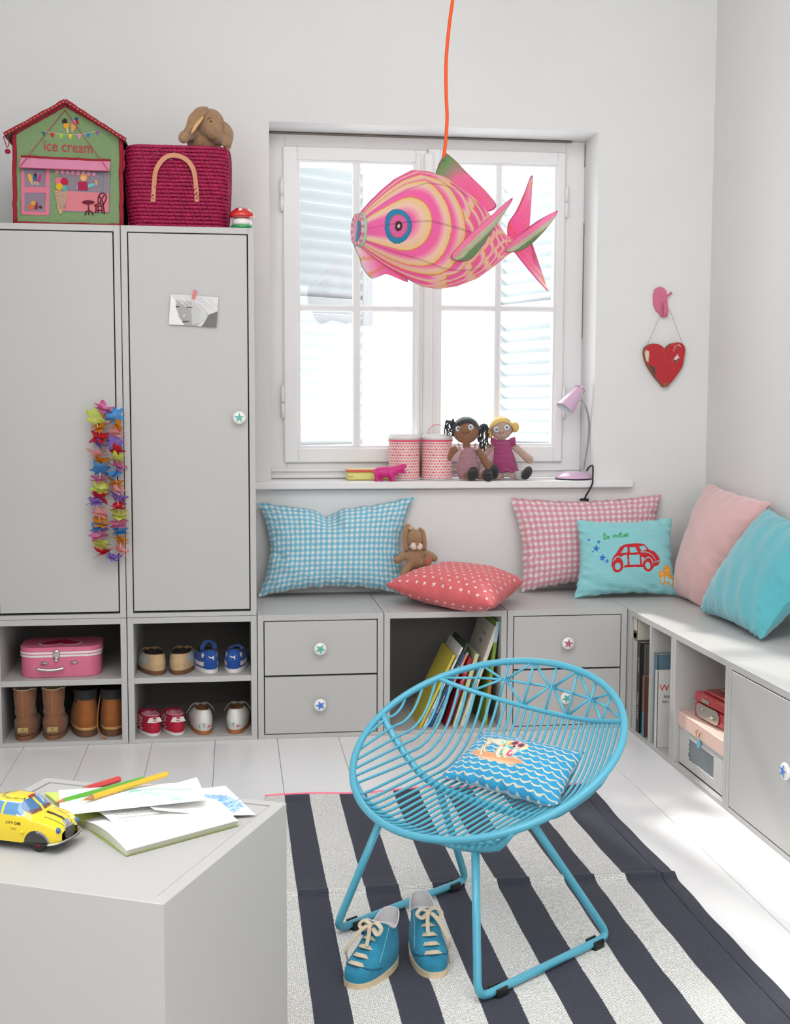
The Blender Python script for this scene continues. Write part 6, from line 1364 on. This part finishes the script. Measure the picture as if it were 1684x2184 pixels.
# ================================================================ books in the open bench unit
def cover(name, c): return mat('cover_'+c, c, .45, var=(30, .04))
M_page = mat('book_pages', 'e6dfcc', .9, bump=('X', 500, .3))
def book(label, foot_px, lean, h_, th, dep, c, spine=None, group='children\'s books leaning in the bench unit', txt=None, tc='f0ece0', y=.030, M=None, title=None, tilt=0, cat='book', spine_split=None):
    """foot: picture position of the spine's lower left corner; leans to the right by lean"""
    if M is None:
        p = at(*foot_px, 'y', y); z_ = .0132+.0002; M = T(p.x, y, z_) @ Matrix.Rotation(lean, 4, 'Y')
    t = thing('book', label, cat, M=M, group=group); cm = cover('c', c); b = .0022
    MB().box((0, 0, 0), (b, dep, h_)).box((th-b, 0, 0), (th, dep, h_)).box((0, -.0006, 0), (th, b, h_)).build('cover', cm, t)
    MB().box((b, b, .003), (th-b, dep-.003, h_-.003)).build('pages', M_page, t)
    if spine: 
        for z0_, z1_, sc_ in spine: MB().box((.0002, -.0010, h_*z0_), (th-.0002, -.0004, h_*z1_)).build('spine_panel', cover('s', sc_), t)
    if txt:
        for s_, z_, size, tcc in txt: text_mesh(s_, size, mat('ink_'+tcc, tcc, .6), t, T(th/2, -.0011, h_*z_) @ Matrix.Rotation(math.pi/2, 4, 'X') @ Matrix.Rotation(math.pi/2, 4, 'Z'), name='spine_lettering', depth=.0002)
    if title:
        for s_, yy_, z_, size, tcc in title: text_mesh(s_, size, mat('ink_'+tcc, tcc, .6), t, T(-.0004, dep*yy_, h_*z_) @ Rz(-math.pi/2) @ Matrix.Rotation(math.pi/2, 4, 'X'), name='cover_lettering', depth=.0002)
    return t
bx = lambda x: 800+x*.17815; by_ = lambda y: 1290+y*.17815
LN = .50
book('yellow paperback, leftmost of the leaning books', (bx(520), by_(1460)), .44, .262, .0085, .205, 'cfc04a', title=[('...........', .55, .42, .012, '3a3a20'), ('.........', .5, .46, .012, '3a3a20'), ('........', .5, .50, .012, '3a3a20')])
book('white-spined dark picture book behind the yellow paperback', (bx(566), by_(1462)), .45, .290, .0060, .215, 'e2e2de', spine=None, txt=[('MINI UND MAX', .18, .005, '404040'), ('BILDER', .88, .005, '404040')])
book('dark green hardback, between white and blue spines', (bx(604), by_(1462)), .452, .302, .0068, .215, '2d4634')
book('thin blue book with white capitals on the spine', (bx(640), by_(1465)), .44, .264, .0066, .200, '2b4fa0', txt=[('BILDERBUCH SOMMER', .32, .0062, 'e8eef8'), ('KINDER', .80, .0062, 'e8eef8')])
book('pale teal book with an orange spine top', (bx(680), by_(1466)), .43, .268, .0078, .200, '7fb3b0', spine=[(.62, .98, 'd87a50')], txt=[('GUTEN ABEND', .80, .0058, 'f5e8dc'), ('Geschichten', .3, .005, '2a5055')])
book('red hardback lettered in white, the brightest spine', (bx(830), by_(1460)), .33, .240, .0135, .185, 'a8182c', txt=[('Der kleine', .84, .0075, 'f4e8dc'), ('Ritter Trenk', .64, .0095, 'f4e8dc'), ('Kirsten Boie', .40, .0078, 'f4e8dc'), ('jugd', .10, .0085, 'f4e8dc')])
book('pale green book right of the red one', (bx(925), by_(1465)), .30, .250, .0125, .200, 'c9cf9e', spine=[(.0, .35, 'e2e0cc')], txt=[('Geschichten', .10, .005, '505040')])
book('large cream picture book with a red bird on its spine', (bx(1010), by_(1462)), .335, .345, .0125, .250, 'dcd6c6', txt=[('Erzaehlungen', .42, .005, '505050'), ('Carlsen', .10, .0045, '909080')], title=[('Bilder', .45, .80, .016, '6a665c'), ('LOTTA', .40, .88, .012, '6a665c')])
book('tall book with a light blue and leafy green spine, against the right side', (bx(1292), by_(1440)), .115, .345, .0110, .250, '7d9a3c', spine=[(.80, 1.0, 'a5c5d2'), (.30, .45, 'b06a30'), (.05, .18, 'c9b23a')])
# books in the divided unit: stand upright, spines towards the room (-x)
def rbook(label, y_, w_, h_, dep, c, z=.0134, x=1.212, rotz=0, txt=None, tc='efe9dc', face=None, group='tall books in the divided bench unit', spine=None):
    M = T(x, y_, z) @ Rz(-math.pi/2+rotz); t = thing('book', label, 'book', M=M, group=group); cm = cover('c', c); b = .0022
    MB().box((0, 0, 0), (b, dep, h_)).box((w_-b, 0, 0), (w_, dep, h_)).box((0, -.0006, 0), (w_, b, h_)).build('cover', cm, t); MB().box((b, b, .003), (w_-b, dep-.003, h_-.003)).build('pages', M_page, t)
    if spine:
        for z0_, z1_, sc_ in spine: MB().box((.0002, -.0010, h_*z0_), (w_-.0002, -.0004, h_*z1_)).build('spine_panel', cover('s', sc_), t)
    if txt:
        for s_, z_, size, tcc in txt: text_mesh(s_, size, mat('ink_'+tcc, tcc, .6), t, T(w_/2, -.0011, h_*z_) @ Matrix.Rotation(math.pi/2, 4, 'X') @ Matrix.Rotation(-math.pi/2, 4, 'Z'), name='spine_lettering', depth=.0002)
    if face:                                  # lettering on the cover that faces the viewer (local +x side)
        for s_, yy_, z_, size, tcc in face: text_mesh(s_, size, mat('ink_'+tcc, tcc, .6), t, T(w_+.0004, yy_, z_) @ Rz(math.pi/2) @ Matrix.Rotation(math.pi/2, 4, 'X'), name='cover_lettering', depth=.0002, align='LEFT')
    return t
def rb2(label, pl_, pr_, topv, X, dep, c, **k):
    ya, yb = at(pl_, 1450, 'x', X).y, at(pr_, 1450, 'x', X).y; h_ = min(.352, at(pl_, topv, 'x', X).z-.0134); return rbook(label, ya, ya-yb, h_, dep, c, x=X, **k)
rbook('cream book with a brown lower spine, lying on top of the tall books', -.046, .030, .068, .15, 'd8d4c6', z=.3055, x=1.207, spine=[(.02, .42, '5f2f1e'), (.08, .30, 'c98a50')])
rbook('grey-spined tall book, first in the divided unit', -.056, .037, .290, .18, 'b9b7b7', x=1.203)
rbook('black book with white brush lettering on the spine', -.0945, .028, .291, .19, '2a2829', x=1.2035, txt=[('Wildes Leben', .30, .016, 'c9c5c0'), ('SAGEN', .75, .016, 'c9c5c0')])
rbook('dark grey picture book beside the black brush-lettered one', -.124, .016, .288, .17, '6a6862', x=1.216)
rbook('brown book with a teal lower edge, next to the divider', -.150, .022, .195, .15, '6e4a38', x=1.2035, spine=[(0, .40, '2f7f98')])
rbook('blue-grey hardback standing behind the white book', -.2305, .030, .282, .15, '5f7a88', x=1.211)
rbook('white hardback with red title lettering, front of the divided unit', -.2640, .021, .236, .17, 'd6d5d2', x=1.2035, face=[('Wei', .006, .184, .030, 'c42a2a'), ('Bild', .020, .157, .013, '3a3a3a'), ('Ilon', .016, .142, .013, '3a3a3a')])
# ================================================================ carton and cash box
def hexfn(nt):
    tc = nt.nodes.new('ShaderNodeTexCoord'); v = nt.nodes.new('ShaderNodeTexVoronoi'); v.feature = 'DISTANCE_TO_EDGE'; v.inputs['Scale'].default_value = 150; v.inputs['Randomness'].default_value = .25; nt.links.new(tc.outputs['Object'], v.inputs['Vector'])
    cr = nt.nodes.new('ShaderNodeValToRGB'); cr.color_ramp.interpolation = 'CONSTANT'; e = cr.color_ramp.elements; e[0].color = (*lin(H('85888c')), 1); e[1].position = .10; e[1].color = (*lin(H('e3e1dd')), 1); nt.links.new(v.outputs['Distance'], cr.inputs[0]); return cr.outputs[0]
def dotfn(nt):
    tc = nt.nodes.new('ShaderNodeTexCoord'); v = nt.nodes.new('ShaderNodeTexVoronoi'); v.inputs['Scale'].default_value = 260; v.inputs['Randomness'].default_value = 0; nt.links.new(tc.outputs['Object'], v.inputs['Vector'])
    cr = nt.nodes.new('ShaderNodeValToRGB'); cr.color_ramp.interpolation = 'CONSTANT'; e = cr.color_ramp.elements; e[0].color = (*lin(H('cf9c8c')), 1); e[1].position = .32; e[1].color = (*lin(H('ecd0c4')), 1); nt.links.new(v.outputs['Distance'], cr.inputs[0]); return cr.outputs[0]
M_hex = mat('patterned_card', (.5, .5, .5), .7, fn=hexfn); M_dotc = mat('salmon_dotted_card', (.5, .5, .5), .7, fn=dotfn)
ca = at(1450, 1620, 'x', 1.216); cbx = at(1540, 1690, 'x', 1.216); CL = .318
cart = thing('storage_carton', 'patterned storage carton with a window and salmon dotted lid, in the open bench unit', 'box', M=T(1.216, -.445, .0136) @ Rz(-math.pi/2))
m = MB(); wx0, wx1, wz0, wz1 = .070, .255, .030, .092; dpt = .25; hb = .132
m.box((0, 0, 0), (wx0, .003, hb)); m.box((wx1, 0, 0), (CL, .003, hb)); m.box((wx0, 0, 0), (wx1, .003, wz0)); m.box((wx0, 0, wz1), (wx1, .003, hb)); m.box((0, .003, 0), (.003, dpt, hb)); m.box((CL-.003, .003, 0), (CL, dpt, hb)); m.box((0, dpt-.003, 0), (CL, dpt, hb)); m.box((0, 0, 0), (CL, dpt, .003)); m.build('carton_body', M_hex, cart)
MB().prism([(x-.1625, z-.061) for x, z in rrect(wx0-.002, wz0-.002, wx1+.002, wz1+.002, .004)], .0008, T(.1625, .0038, .061) @ F0).build('window_film', mat('grey_film', '56646a', .12, coat=.6), cart)
m = MB(); m.box((-.004, -.004, .112), (CL+.004, dpt+.004, .154), bev=.0015); m.build('lid', M_dotc, cart)
m = MB(); M_br = mat('brass_wire', 'b07a3a', .35, metal=1)
for x in (.147, .172): m.tube([(x, -.004, .136), (x, -.009, .134), (x, -.009, .126)], .0014, 6)
m.tube(smooth_path([(.147, -.008, .127), (.156, -.010, .121), (.163, -.010, .120), (.172, -.008, .127)], 4), .0009, 6); m.fix = True; m.build('clasp_wire', M_br, cart)
MB().prism(circ_poly(.0115, 20, 0, 0, .0135), .003, T(.163, -.0055, .102) @ F0).build('button', mat('sky_blue_button', '69aecb', .35, coat=.3), cart)
cash = thing('cash_box', 'red metal cash box with a chrome lock plate standing on the carton', 'cash box', M=T(1.235, -.505, .0136+.1545) @ Rz(-math.pi/2+.10))
M_rm = mat('red_enamel', 'b01c22', .25, coat=.5, bump=('noise', 80, .05)); MB().box((0, 0, 0), (.175, .19, .042), bev=.004).build('box_body', M_rm, cash); MB().box((-.001, -.001, .043), (.176, .191, .074), bev=.006).box((.018, .018, .072), (.158, .172, .080), bev=.006).build('lid', M_rm, cash)
pl = MB(); pl.prism([(x, z) for x, z in rrect(.018, .006, .150, .046, .019, 6)], .003, T(0, -.0012, 0) @ F0); pl.build('lock_plate', M_met, cash)
MB().lathe([(.0065, 0), (.0065, .004), (.004, .0045), (0, .0046)], 18, M=front(.055, -.004, .034)).build('lock', M_met, cash); m = MB(); m.lathe([(.006, 0), (.006, .006), (0, .0065)], 16, M=front(.118, -.004, .022)); m.box((.108, -.014, .020), (.128, -.009, .024), bev=.001); m.fix = True; m.build('latch_knob', M_met, cash)
MB().prism([(x, z) for x, z in rrect(.048, .053, .092, .064, .005, 4)], .0016, T(0, -.0022, 0) @ F0).build('coin_plate', M_met, cash)
MB().tube(smooth_path([(.055, .06, .080), (.055, .06, .086), (.062, .052, .087), (.115, .052, .087), (.122, .060, .086), (.122, .06, .080)], 4), .0024, 8).build('carry_handle', M_met, cash)
MB().tube([(.148, .035, .0805), (.085, .10, .0805)], .001, 4).build('coin_slot', M_dkl, cash)
# ================================================================ on the table
TS = .4497
def tp(u, v, z=0): return at(u, v, 'z', TS+z)
# toy taxi
c0 = tp(78, 1815); ch_ = math.radians(-35)
fl_ = tp(70, 1818); rb_ = tp(143, 1808)      # front wheels
d_ = Vector((.905, -.425, 0))
WB = .092
taxi = None
fw = (tp(74, 1813)+tp(135, 1800))/2
lat = Vector((.62, .78, 0)).normalized(); fwd = Vector((lat.y, -lat.x, 0)); up_ = Vector((0, 0, 1))
# local: +x forward, +y to the car's left, origin under the front axle
ft = tp(75, 1817); fwd = Vector((.905, -.42, 0)).normalized(); lft = Vector((-fwd.y, fwd.x, 0))
org = ft+lft*.030
taxi = thing('toy_taxi', 'yellow tinplate toy taxi with printed windows standing on the low table', 'toy car', M=Matrix(((fwd.x, lft.x, 0, org.x), (fwd.y, lft.y, 0, org.y), (0, 0, 1, TS), (0, 0, 0, 1))) @ Matrix.Scale(.88, 4))
def sec(x):                                  # half width, belt height, roof height, roof half width, floor
    K = [(-.135, .016, .030, .034, .012), (-.128, .028, .040, .044, .020), (-.11, .034, .046, .060, .024), (-.085, .037, .050, .073, .026), (-.055, .038, .050, .079, .0265), (-.032, .038, .050, .078, .026), (-.012, .037, .049, .064, .024), (-.004, .037, .048, .054, .022), (.010, .036, .046, .051, .020), (.025, .0345, .042, .047, .018), (.034, .031, .036, .042, .014), (.040, .022, .028, .034, .008)]
    for a, b in zip(K[:-1], K[1:]):
        if x <= b[0]: t = (x-a[0])/(b[0]-a[0]); t = t*t*(3-2*t)*.4+t*.6; return [a[i]+(b[i]-a[i])*t for i in range(1, 5)]
    return K[-1][1:]
cY, cB, cW, cGy = H('ecd21e'), H('252528'), H('5a8fc0'), H('b9bcc0')
m = MB(); cols = []
def g(u, v):
    x = -.135+.175*v; hw_, bh, rh, rw = sec(x); a = (u-.5)*2; s = abs(a); sg = 1 if a > 0 else -1
    if s > .55: f = (1-s)/.45; y = sg*hw_*(.96+.04*math.sin(f*math.pi)); z = .013+(bh-.013)*f
    else:
        f = s/.55; an = f*math.pi/2; y = sg*(rw*math.sin(an)**.8+(hw_*.96-rw)*f**3); z = bh+(rh-bh)*math.cos(an)**.55
    c = cY; zz_ = z
    if -.100 < x < -.020 and s < .545 and s > .30 and .056 < z < .071 and abs(x+.057) > .0018: c = cW; 
    if -.102 < x < -.018 and .30 < s < .55 and (.0545 < z < .056 or .071 < z < .0722): c = H('d8dde2')
    if -.030 < x < -.006 and .056 < z < .0745 and s < .42 and s > .02: c = H('3f6f9f') if z > .061 else H('6a4038')
    if .0745 < z < .0760 and int(x*700) % 2 and x < -.03: c = cB
    if s > .62 and math.hypot(x-.004, z-.012) < .0225: c = cB if math.hypot(x-.004, z-.012) < .019 or x < .004 else H('8d8d90')
    if s > .62 and math.hypot(x+.098, z-.012) < .0215: c = cB
    if abs(a) < .035 and x > -.0 and s < .1: c = cB
    if .26 < s < .30 and x > .006: c = cB
    if x > .031 and s < .16: c = cGy if int(s*60) % 2 else H('6d7075')
    cols.append(c); return Vector((x, y, z))
m.grid(g, 140, 220); M_tin = mat('printed_tinplate', (.5, .5, .5), .18, attr=True, coat=.7); 
body = m.build('body', M_tin, taxi, colors=cols)
MB().prism([(x, y) for x, y in rrect(-.134, -.036, .040, .036, .012)], .003, T(0, 0, .0115)).build('chassis', mat('black_tin', '222226', .4), taxi)
M_tyre = mat('toy_tyre', '1c1c1e', .6); M_hub = mat('red_hub', 'b0262a', .4)
for x in (.004, -.098):
    for s_ in (1, -1): MB().lathe([(.006, -.0055), (.0125, -.0055), (.0148, -.003), (.0148, .003), (.0125, .0055), (.0085, .0056), (.0080, .0040), (.0, .0040)], 28, M=T(x, s_*.0285, .0149) @ Matrix.Rotation(-s_*math.pi/2, 4, 'X')).build('wheel', M_tyre, taxi); MB().lathe([(.0082, .0042), (.006, .0046), (.003, .0058), (0, .006)], 20, M=T(x, s_*.0285, .0149) @ Matrix.Rotation(-s_*math.pi/2, 4, 'X')).build('hubcap', M_hub, taxi)
m = MB(); m.tube(smooth_path([(.028, -.044, .017), (.040, -.032, .0175), (.045, 0, .0175), (.040, .032, .0175), (.028, .044, .017)], 5), .0022, 8, flat=.8); m.build('bumper', M_met, taxi)
for s_ in (1, -1): MB().ell((.036, s_*.0255, .0345), (.0045, .0042, .0050), 16, 10).build('headlamp', mat('blue_lamp_glass', '31609c', .12, coat=.7), taxi)
MB().prism([(y, z) for y, z in rrect(-.0125, .018, .0125, .038, .005)], .003, T(.0375, 0, 0) @ Matrix.Rotation(math.pi/2, 4, 'Z') @ Matrix.Rotation(math.pi/2, 4, 'X')).build('grille', M_met, taxi)
m = MB()
for k in range(7): m.box((.0405, -.0102+k*.0033, .020), (.0412, -.0094+k*.0033, .0345))
m.box((.0405, -.012, .0265), (.0416, .012, .0275)); tag(m.build('grille_bars', mat('dark_tin', '55585c', .4), taxi), kind='stuff')
MB().ell((-.020, -.0375, .030), (.0035, .0035, .0035), 12, 8).build('wind_knob', mat('yellow_tin2', 'e6c51c', .25), taxi)
MB().box((-.030, -.007, .0752), (-.024, .007, .0775), bev=.0008).build('roof_sign', mat('red_hub', 'b0262a', .4), taxi)
text_mesh('CITY CAB', .0060, M_dkl, taxi, T(-.036, -.0378, .043) @ Matrix.Rotation(math.pi/2, 4, 'X'), depth=.0002); text_mesh('TAXI', .0050, M_dkl, taxi, T(-.036, -.0378, .034) @ Matrix.Rotation(math.pi/2, 4, 'X'), depth=.0002)
# open notebook: near-left corner, near-right, far-right, far-left in the picture
def sheet(m, C, z0, hfn, nu=24, nv=16, th=.0004):
    A_, B_, C_, D_ = C; vs = []; top = []
    def pt(u, v, o): p = A_*(1-u)*(1-v)+B_*u*(1-v)+C_*u*v+D_*(1-u)*v; return Vector((p.x, p.y, TS+z0+hfn(u, v)+o))
    m.grid(lambda u, v: pt(u, v, th), nu, nv); m.grid(lambda u, v: pt(1-u, v, 0), nu, nv)
nb = thing('notebook', 'open notebook with lime page edges and handwriting lying on the table', 'notebook', (0, 0, 0))
M_pap = mat('white_paper', 'f2f1ef', .75); M_lime = mat('lime_cover', 'cfe070', .5); M_ple = mat('page_edges', 'e9ecc8', .8)
sp0, sp1 = tp(178, 1758, .0), tp(120, 1712)  # spine near end, spine far end
# spine runs from (175,1765) to (100,1700); right-hand block spreads towards (505,1760)
nA, nB, nC, nD = tp(270, 1827), tp(508, 1765), tp(420, 1690), tp(145, 1722)
def bh_(u, v): return .012*math.sin(min(1, max(0, v))*math.pi*.5)*(1-u*.6)+.0005
A2, B2v, C2v, D2v = tp(270, 1827), tp(508, 1762), tp(415, 1700), tp(178, 1762)
for k in range(5):
    z_ = .0006+k*.0016
    m = MB(); sheet(m, (A2, B2v, C2v, D2v), z_, lambda u, v, k=k: (.004+k*.0012)*math.sin(math.pi*min(1, v*1.0))*.9*(1-.4*u), th=.0014); m.build('page_block', M_ple if k % 2 else M_pap, nb)
m = MB(); sheet(m, (A2, B2v, C2v, D2v), 0, lambda u, v: .0002, th=.0008); m.build('cover', M_lime, nb)
lp = MB(); sheet(lp, (tp(178, 1764), tp(300, 1745), tp(200, 1700), tp(95, 1695)), .001, lambda u, v: .003*math.sin(u*3)*.6, th=.003); lp.build('cover_left', M_lime, nb)
tpg = MB(); sheet(tpg, (tp(252, 1782), tp(500, 1748), tp(430, 1712), tp(160, 1738)), .006, lambda u, v: .012*math.sin(math.pi*v)*(1-.2*u)+.005*(1-v)*(1-u), 30, 20); pgo = tpg.build('page', M_pap, nb)
rr = random.Random(6); m = MB(); M_ink = mat('pencil_grey', 'a3a3a8', .9)
Aq, Bq, Cq, Dq = tp(252, 1782), tp(500, 1748), tp(430, 1712), tp(160, 1738)
def on(u, v): p = Aq*(1-u)*(1-v)+Bq*u*(1-v)+Cq*u*v+Dq*(1-u)*v; return Vector((p.x, p.y, TS+.0070+.012*math.sin(math.pi*v)*(1-.2*u)+.005*(1-v)*(1-u)))
for k in range(9):
    P = [on(.08+i*.010+rr.uniform(-.003, .003), .12+k*.085+rr.uniform(-.016, .016)) for i in range(42)]; m.tube(P, .00032, 4, caps=False)
tag(m.build('handwriting', M_ink, nb), kind='stuff')
def paper(name, label, C, z0, hf, cvs, nu=110, nv=80):
    ctr = (C[0]+C[2])/2; t = thing(name, label, 'drawing', (ctr.x, ctr.y, TS+z0)); m = MB(); cols = []
    def pt(u, v, o): p = C[0]*(1-u)*(1-v)+C[1]*u*(1-v)+C[2]*u*v+C[3]*(1-u)*v; return Vector((p.x-ctr.x, p.y-ctr.y, hf(u, v)+o))
    def g(u, v): cols.append(cvs.get(u, v)); return pt(u, v, .0004)
    m.grid(g, nu, nv)
    def g2(u, v): cols.append((.95, .95, .94)); return pt(1-u, v, 0)
    m.grid(g2, 20, 16); m.build('sheet', mat('drawn_paper', (.5, .5, .5), .7, attr=True), t, colors=cols); return t
cv = Canvas(300, 200, 'f3f3f2'); rr = random.Random(11); cv.ell(.68, .42, .44, .36, 'b5d5f3'); cv.ell(.60, .40, .30, .26, '8fbdeb')
for k in range(500):
    x = rr.gauss(.68, .15); y = rr.gauss(.40, .16)
    if ((x-.68)/.30)**2+((y-.42)/.36)**2 < 1: cv.line([(x, y), (x+rr.uniform(.03, .08), y+rr.uniform(.02, .07))], .012, rr.choice(['5b9be0', '7fb5ec', 'a8cdf2', '3f7fd0', 'cfe3f6']), .8)
for k in range(60): x = rr.uniform(.30, .6); y = rr.uniform(.25, .48); cv.line([(x, y), (x+.08, y+.03)], .018, rr.choice(['2f62c0', '3a72cc']), .8)
cv.poly([(.50, .32), (.58, .38), (.52, .40), (.46, .36)], 'e0452f')
paper('drawing_sheet', 'child\'s drawing of a blue scribbled circle lying under the other sheets', (tp(330, 1728, .023), tp(545, 1738, .003), tp(480, 1676, .003), tp(240, 1690, .023)), .0, lambda u, v: .020*(1-u)**1.5+.003+.004*math.sin(v*3.1)*(1-u), cv)
cv = Canvas(300, 180, 'f5f4f3')
for k in range(120):
    u0 = rr.uniform(.05, .85); base = .35+.3*math.sin(u0*5); cv.line([(u0, base+rr.uniform(-.15, .15)), (u0+rr.uniform(.05, .12), base+rr.uniform(-.12, .16))], .010, rr.choice(['8fd0c0', '7cc8b6', 'b4e0d6']), .7)
cv.curve([(.5, .55), (.65, .62), (.8, .55), (.93, .50)], .035, '62bda9', al=.8); cv.curve([(.45, .5), (.6, .75), (.75, .85)], .02, 'b4e0d6', al=.8); cv.curve([(.05, .85), (.10, .78), (.15, .74)], .03, '9fd8cb', al=.8)
paper('drawing_sheet', 'child\'s drawing in pale green crayon, topmost sheet under the pencils', (tp(128, 1740, .0265), tp(440, 1706, .027), tp(420, 1658, .034), tp(125, 1686, .0265)), .0245, lambda u, v: .006*math.sin(u*3)*math.sin(v*3)+.002+.012*max(0, u-.85)*v*4, cv)
M_wood = mat('pencil_wood', 'b5835c', .8)
def pencil(label, a, b, c, r=.0040, cap_=None):
    A_, B_ = a, b; d = (B_-A_); L = d.length; z = d.normalized(); x = Vector((0, 0, 1)).cross(z).normalized(); y = z.cross(x); t = thing('coloured_pencil', label, 'pencil', M=Matrix(((x.x, y.x, z.x, A_.x), (x.y, y.y, z.y, A_.y), (x.z, y.z, z.z, A_.z), (0, 0, 0, 1))), group='coloured pencils on the drawings')
    cm = mat('pencil_'+c, c, .35, coat=.4); MB().lathe([(r, .019), (r, L-.002), (r*.8, L), (0, L)], 6, smooth=False).build('barrel', cm, t); MB().lathe([(r*.30, .006), (r*.98, .020)], 18).build('sharpened_wood', M_wood, t); MB().lathe([(0, 0), (r*.32, .0065), (r*.3, .008)], 12).build('lead', cm, t); return t
pencil('green coloured pencil, between the red and yellow ones', tp(108, 1716, .026), tp(308, 1661, .040), '57a82a', .0043)
pencil('yellow coloured pencil with wooden tip, nearest of the three', tp(172, 1708, .035), tp(357, 1650, .042), 'dfb11e', .0044)
pencil('red coloured pencil, farthest of the three', tp(160, 1690, .022), tp(256, 1661, .026), 'cf3330', .0050)
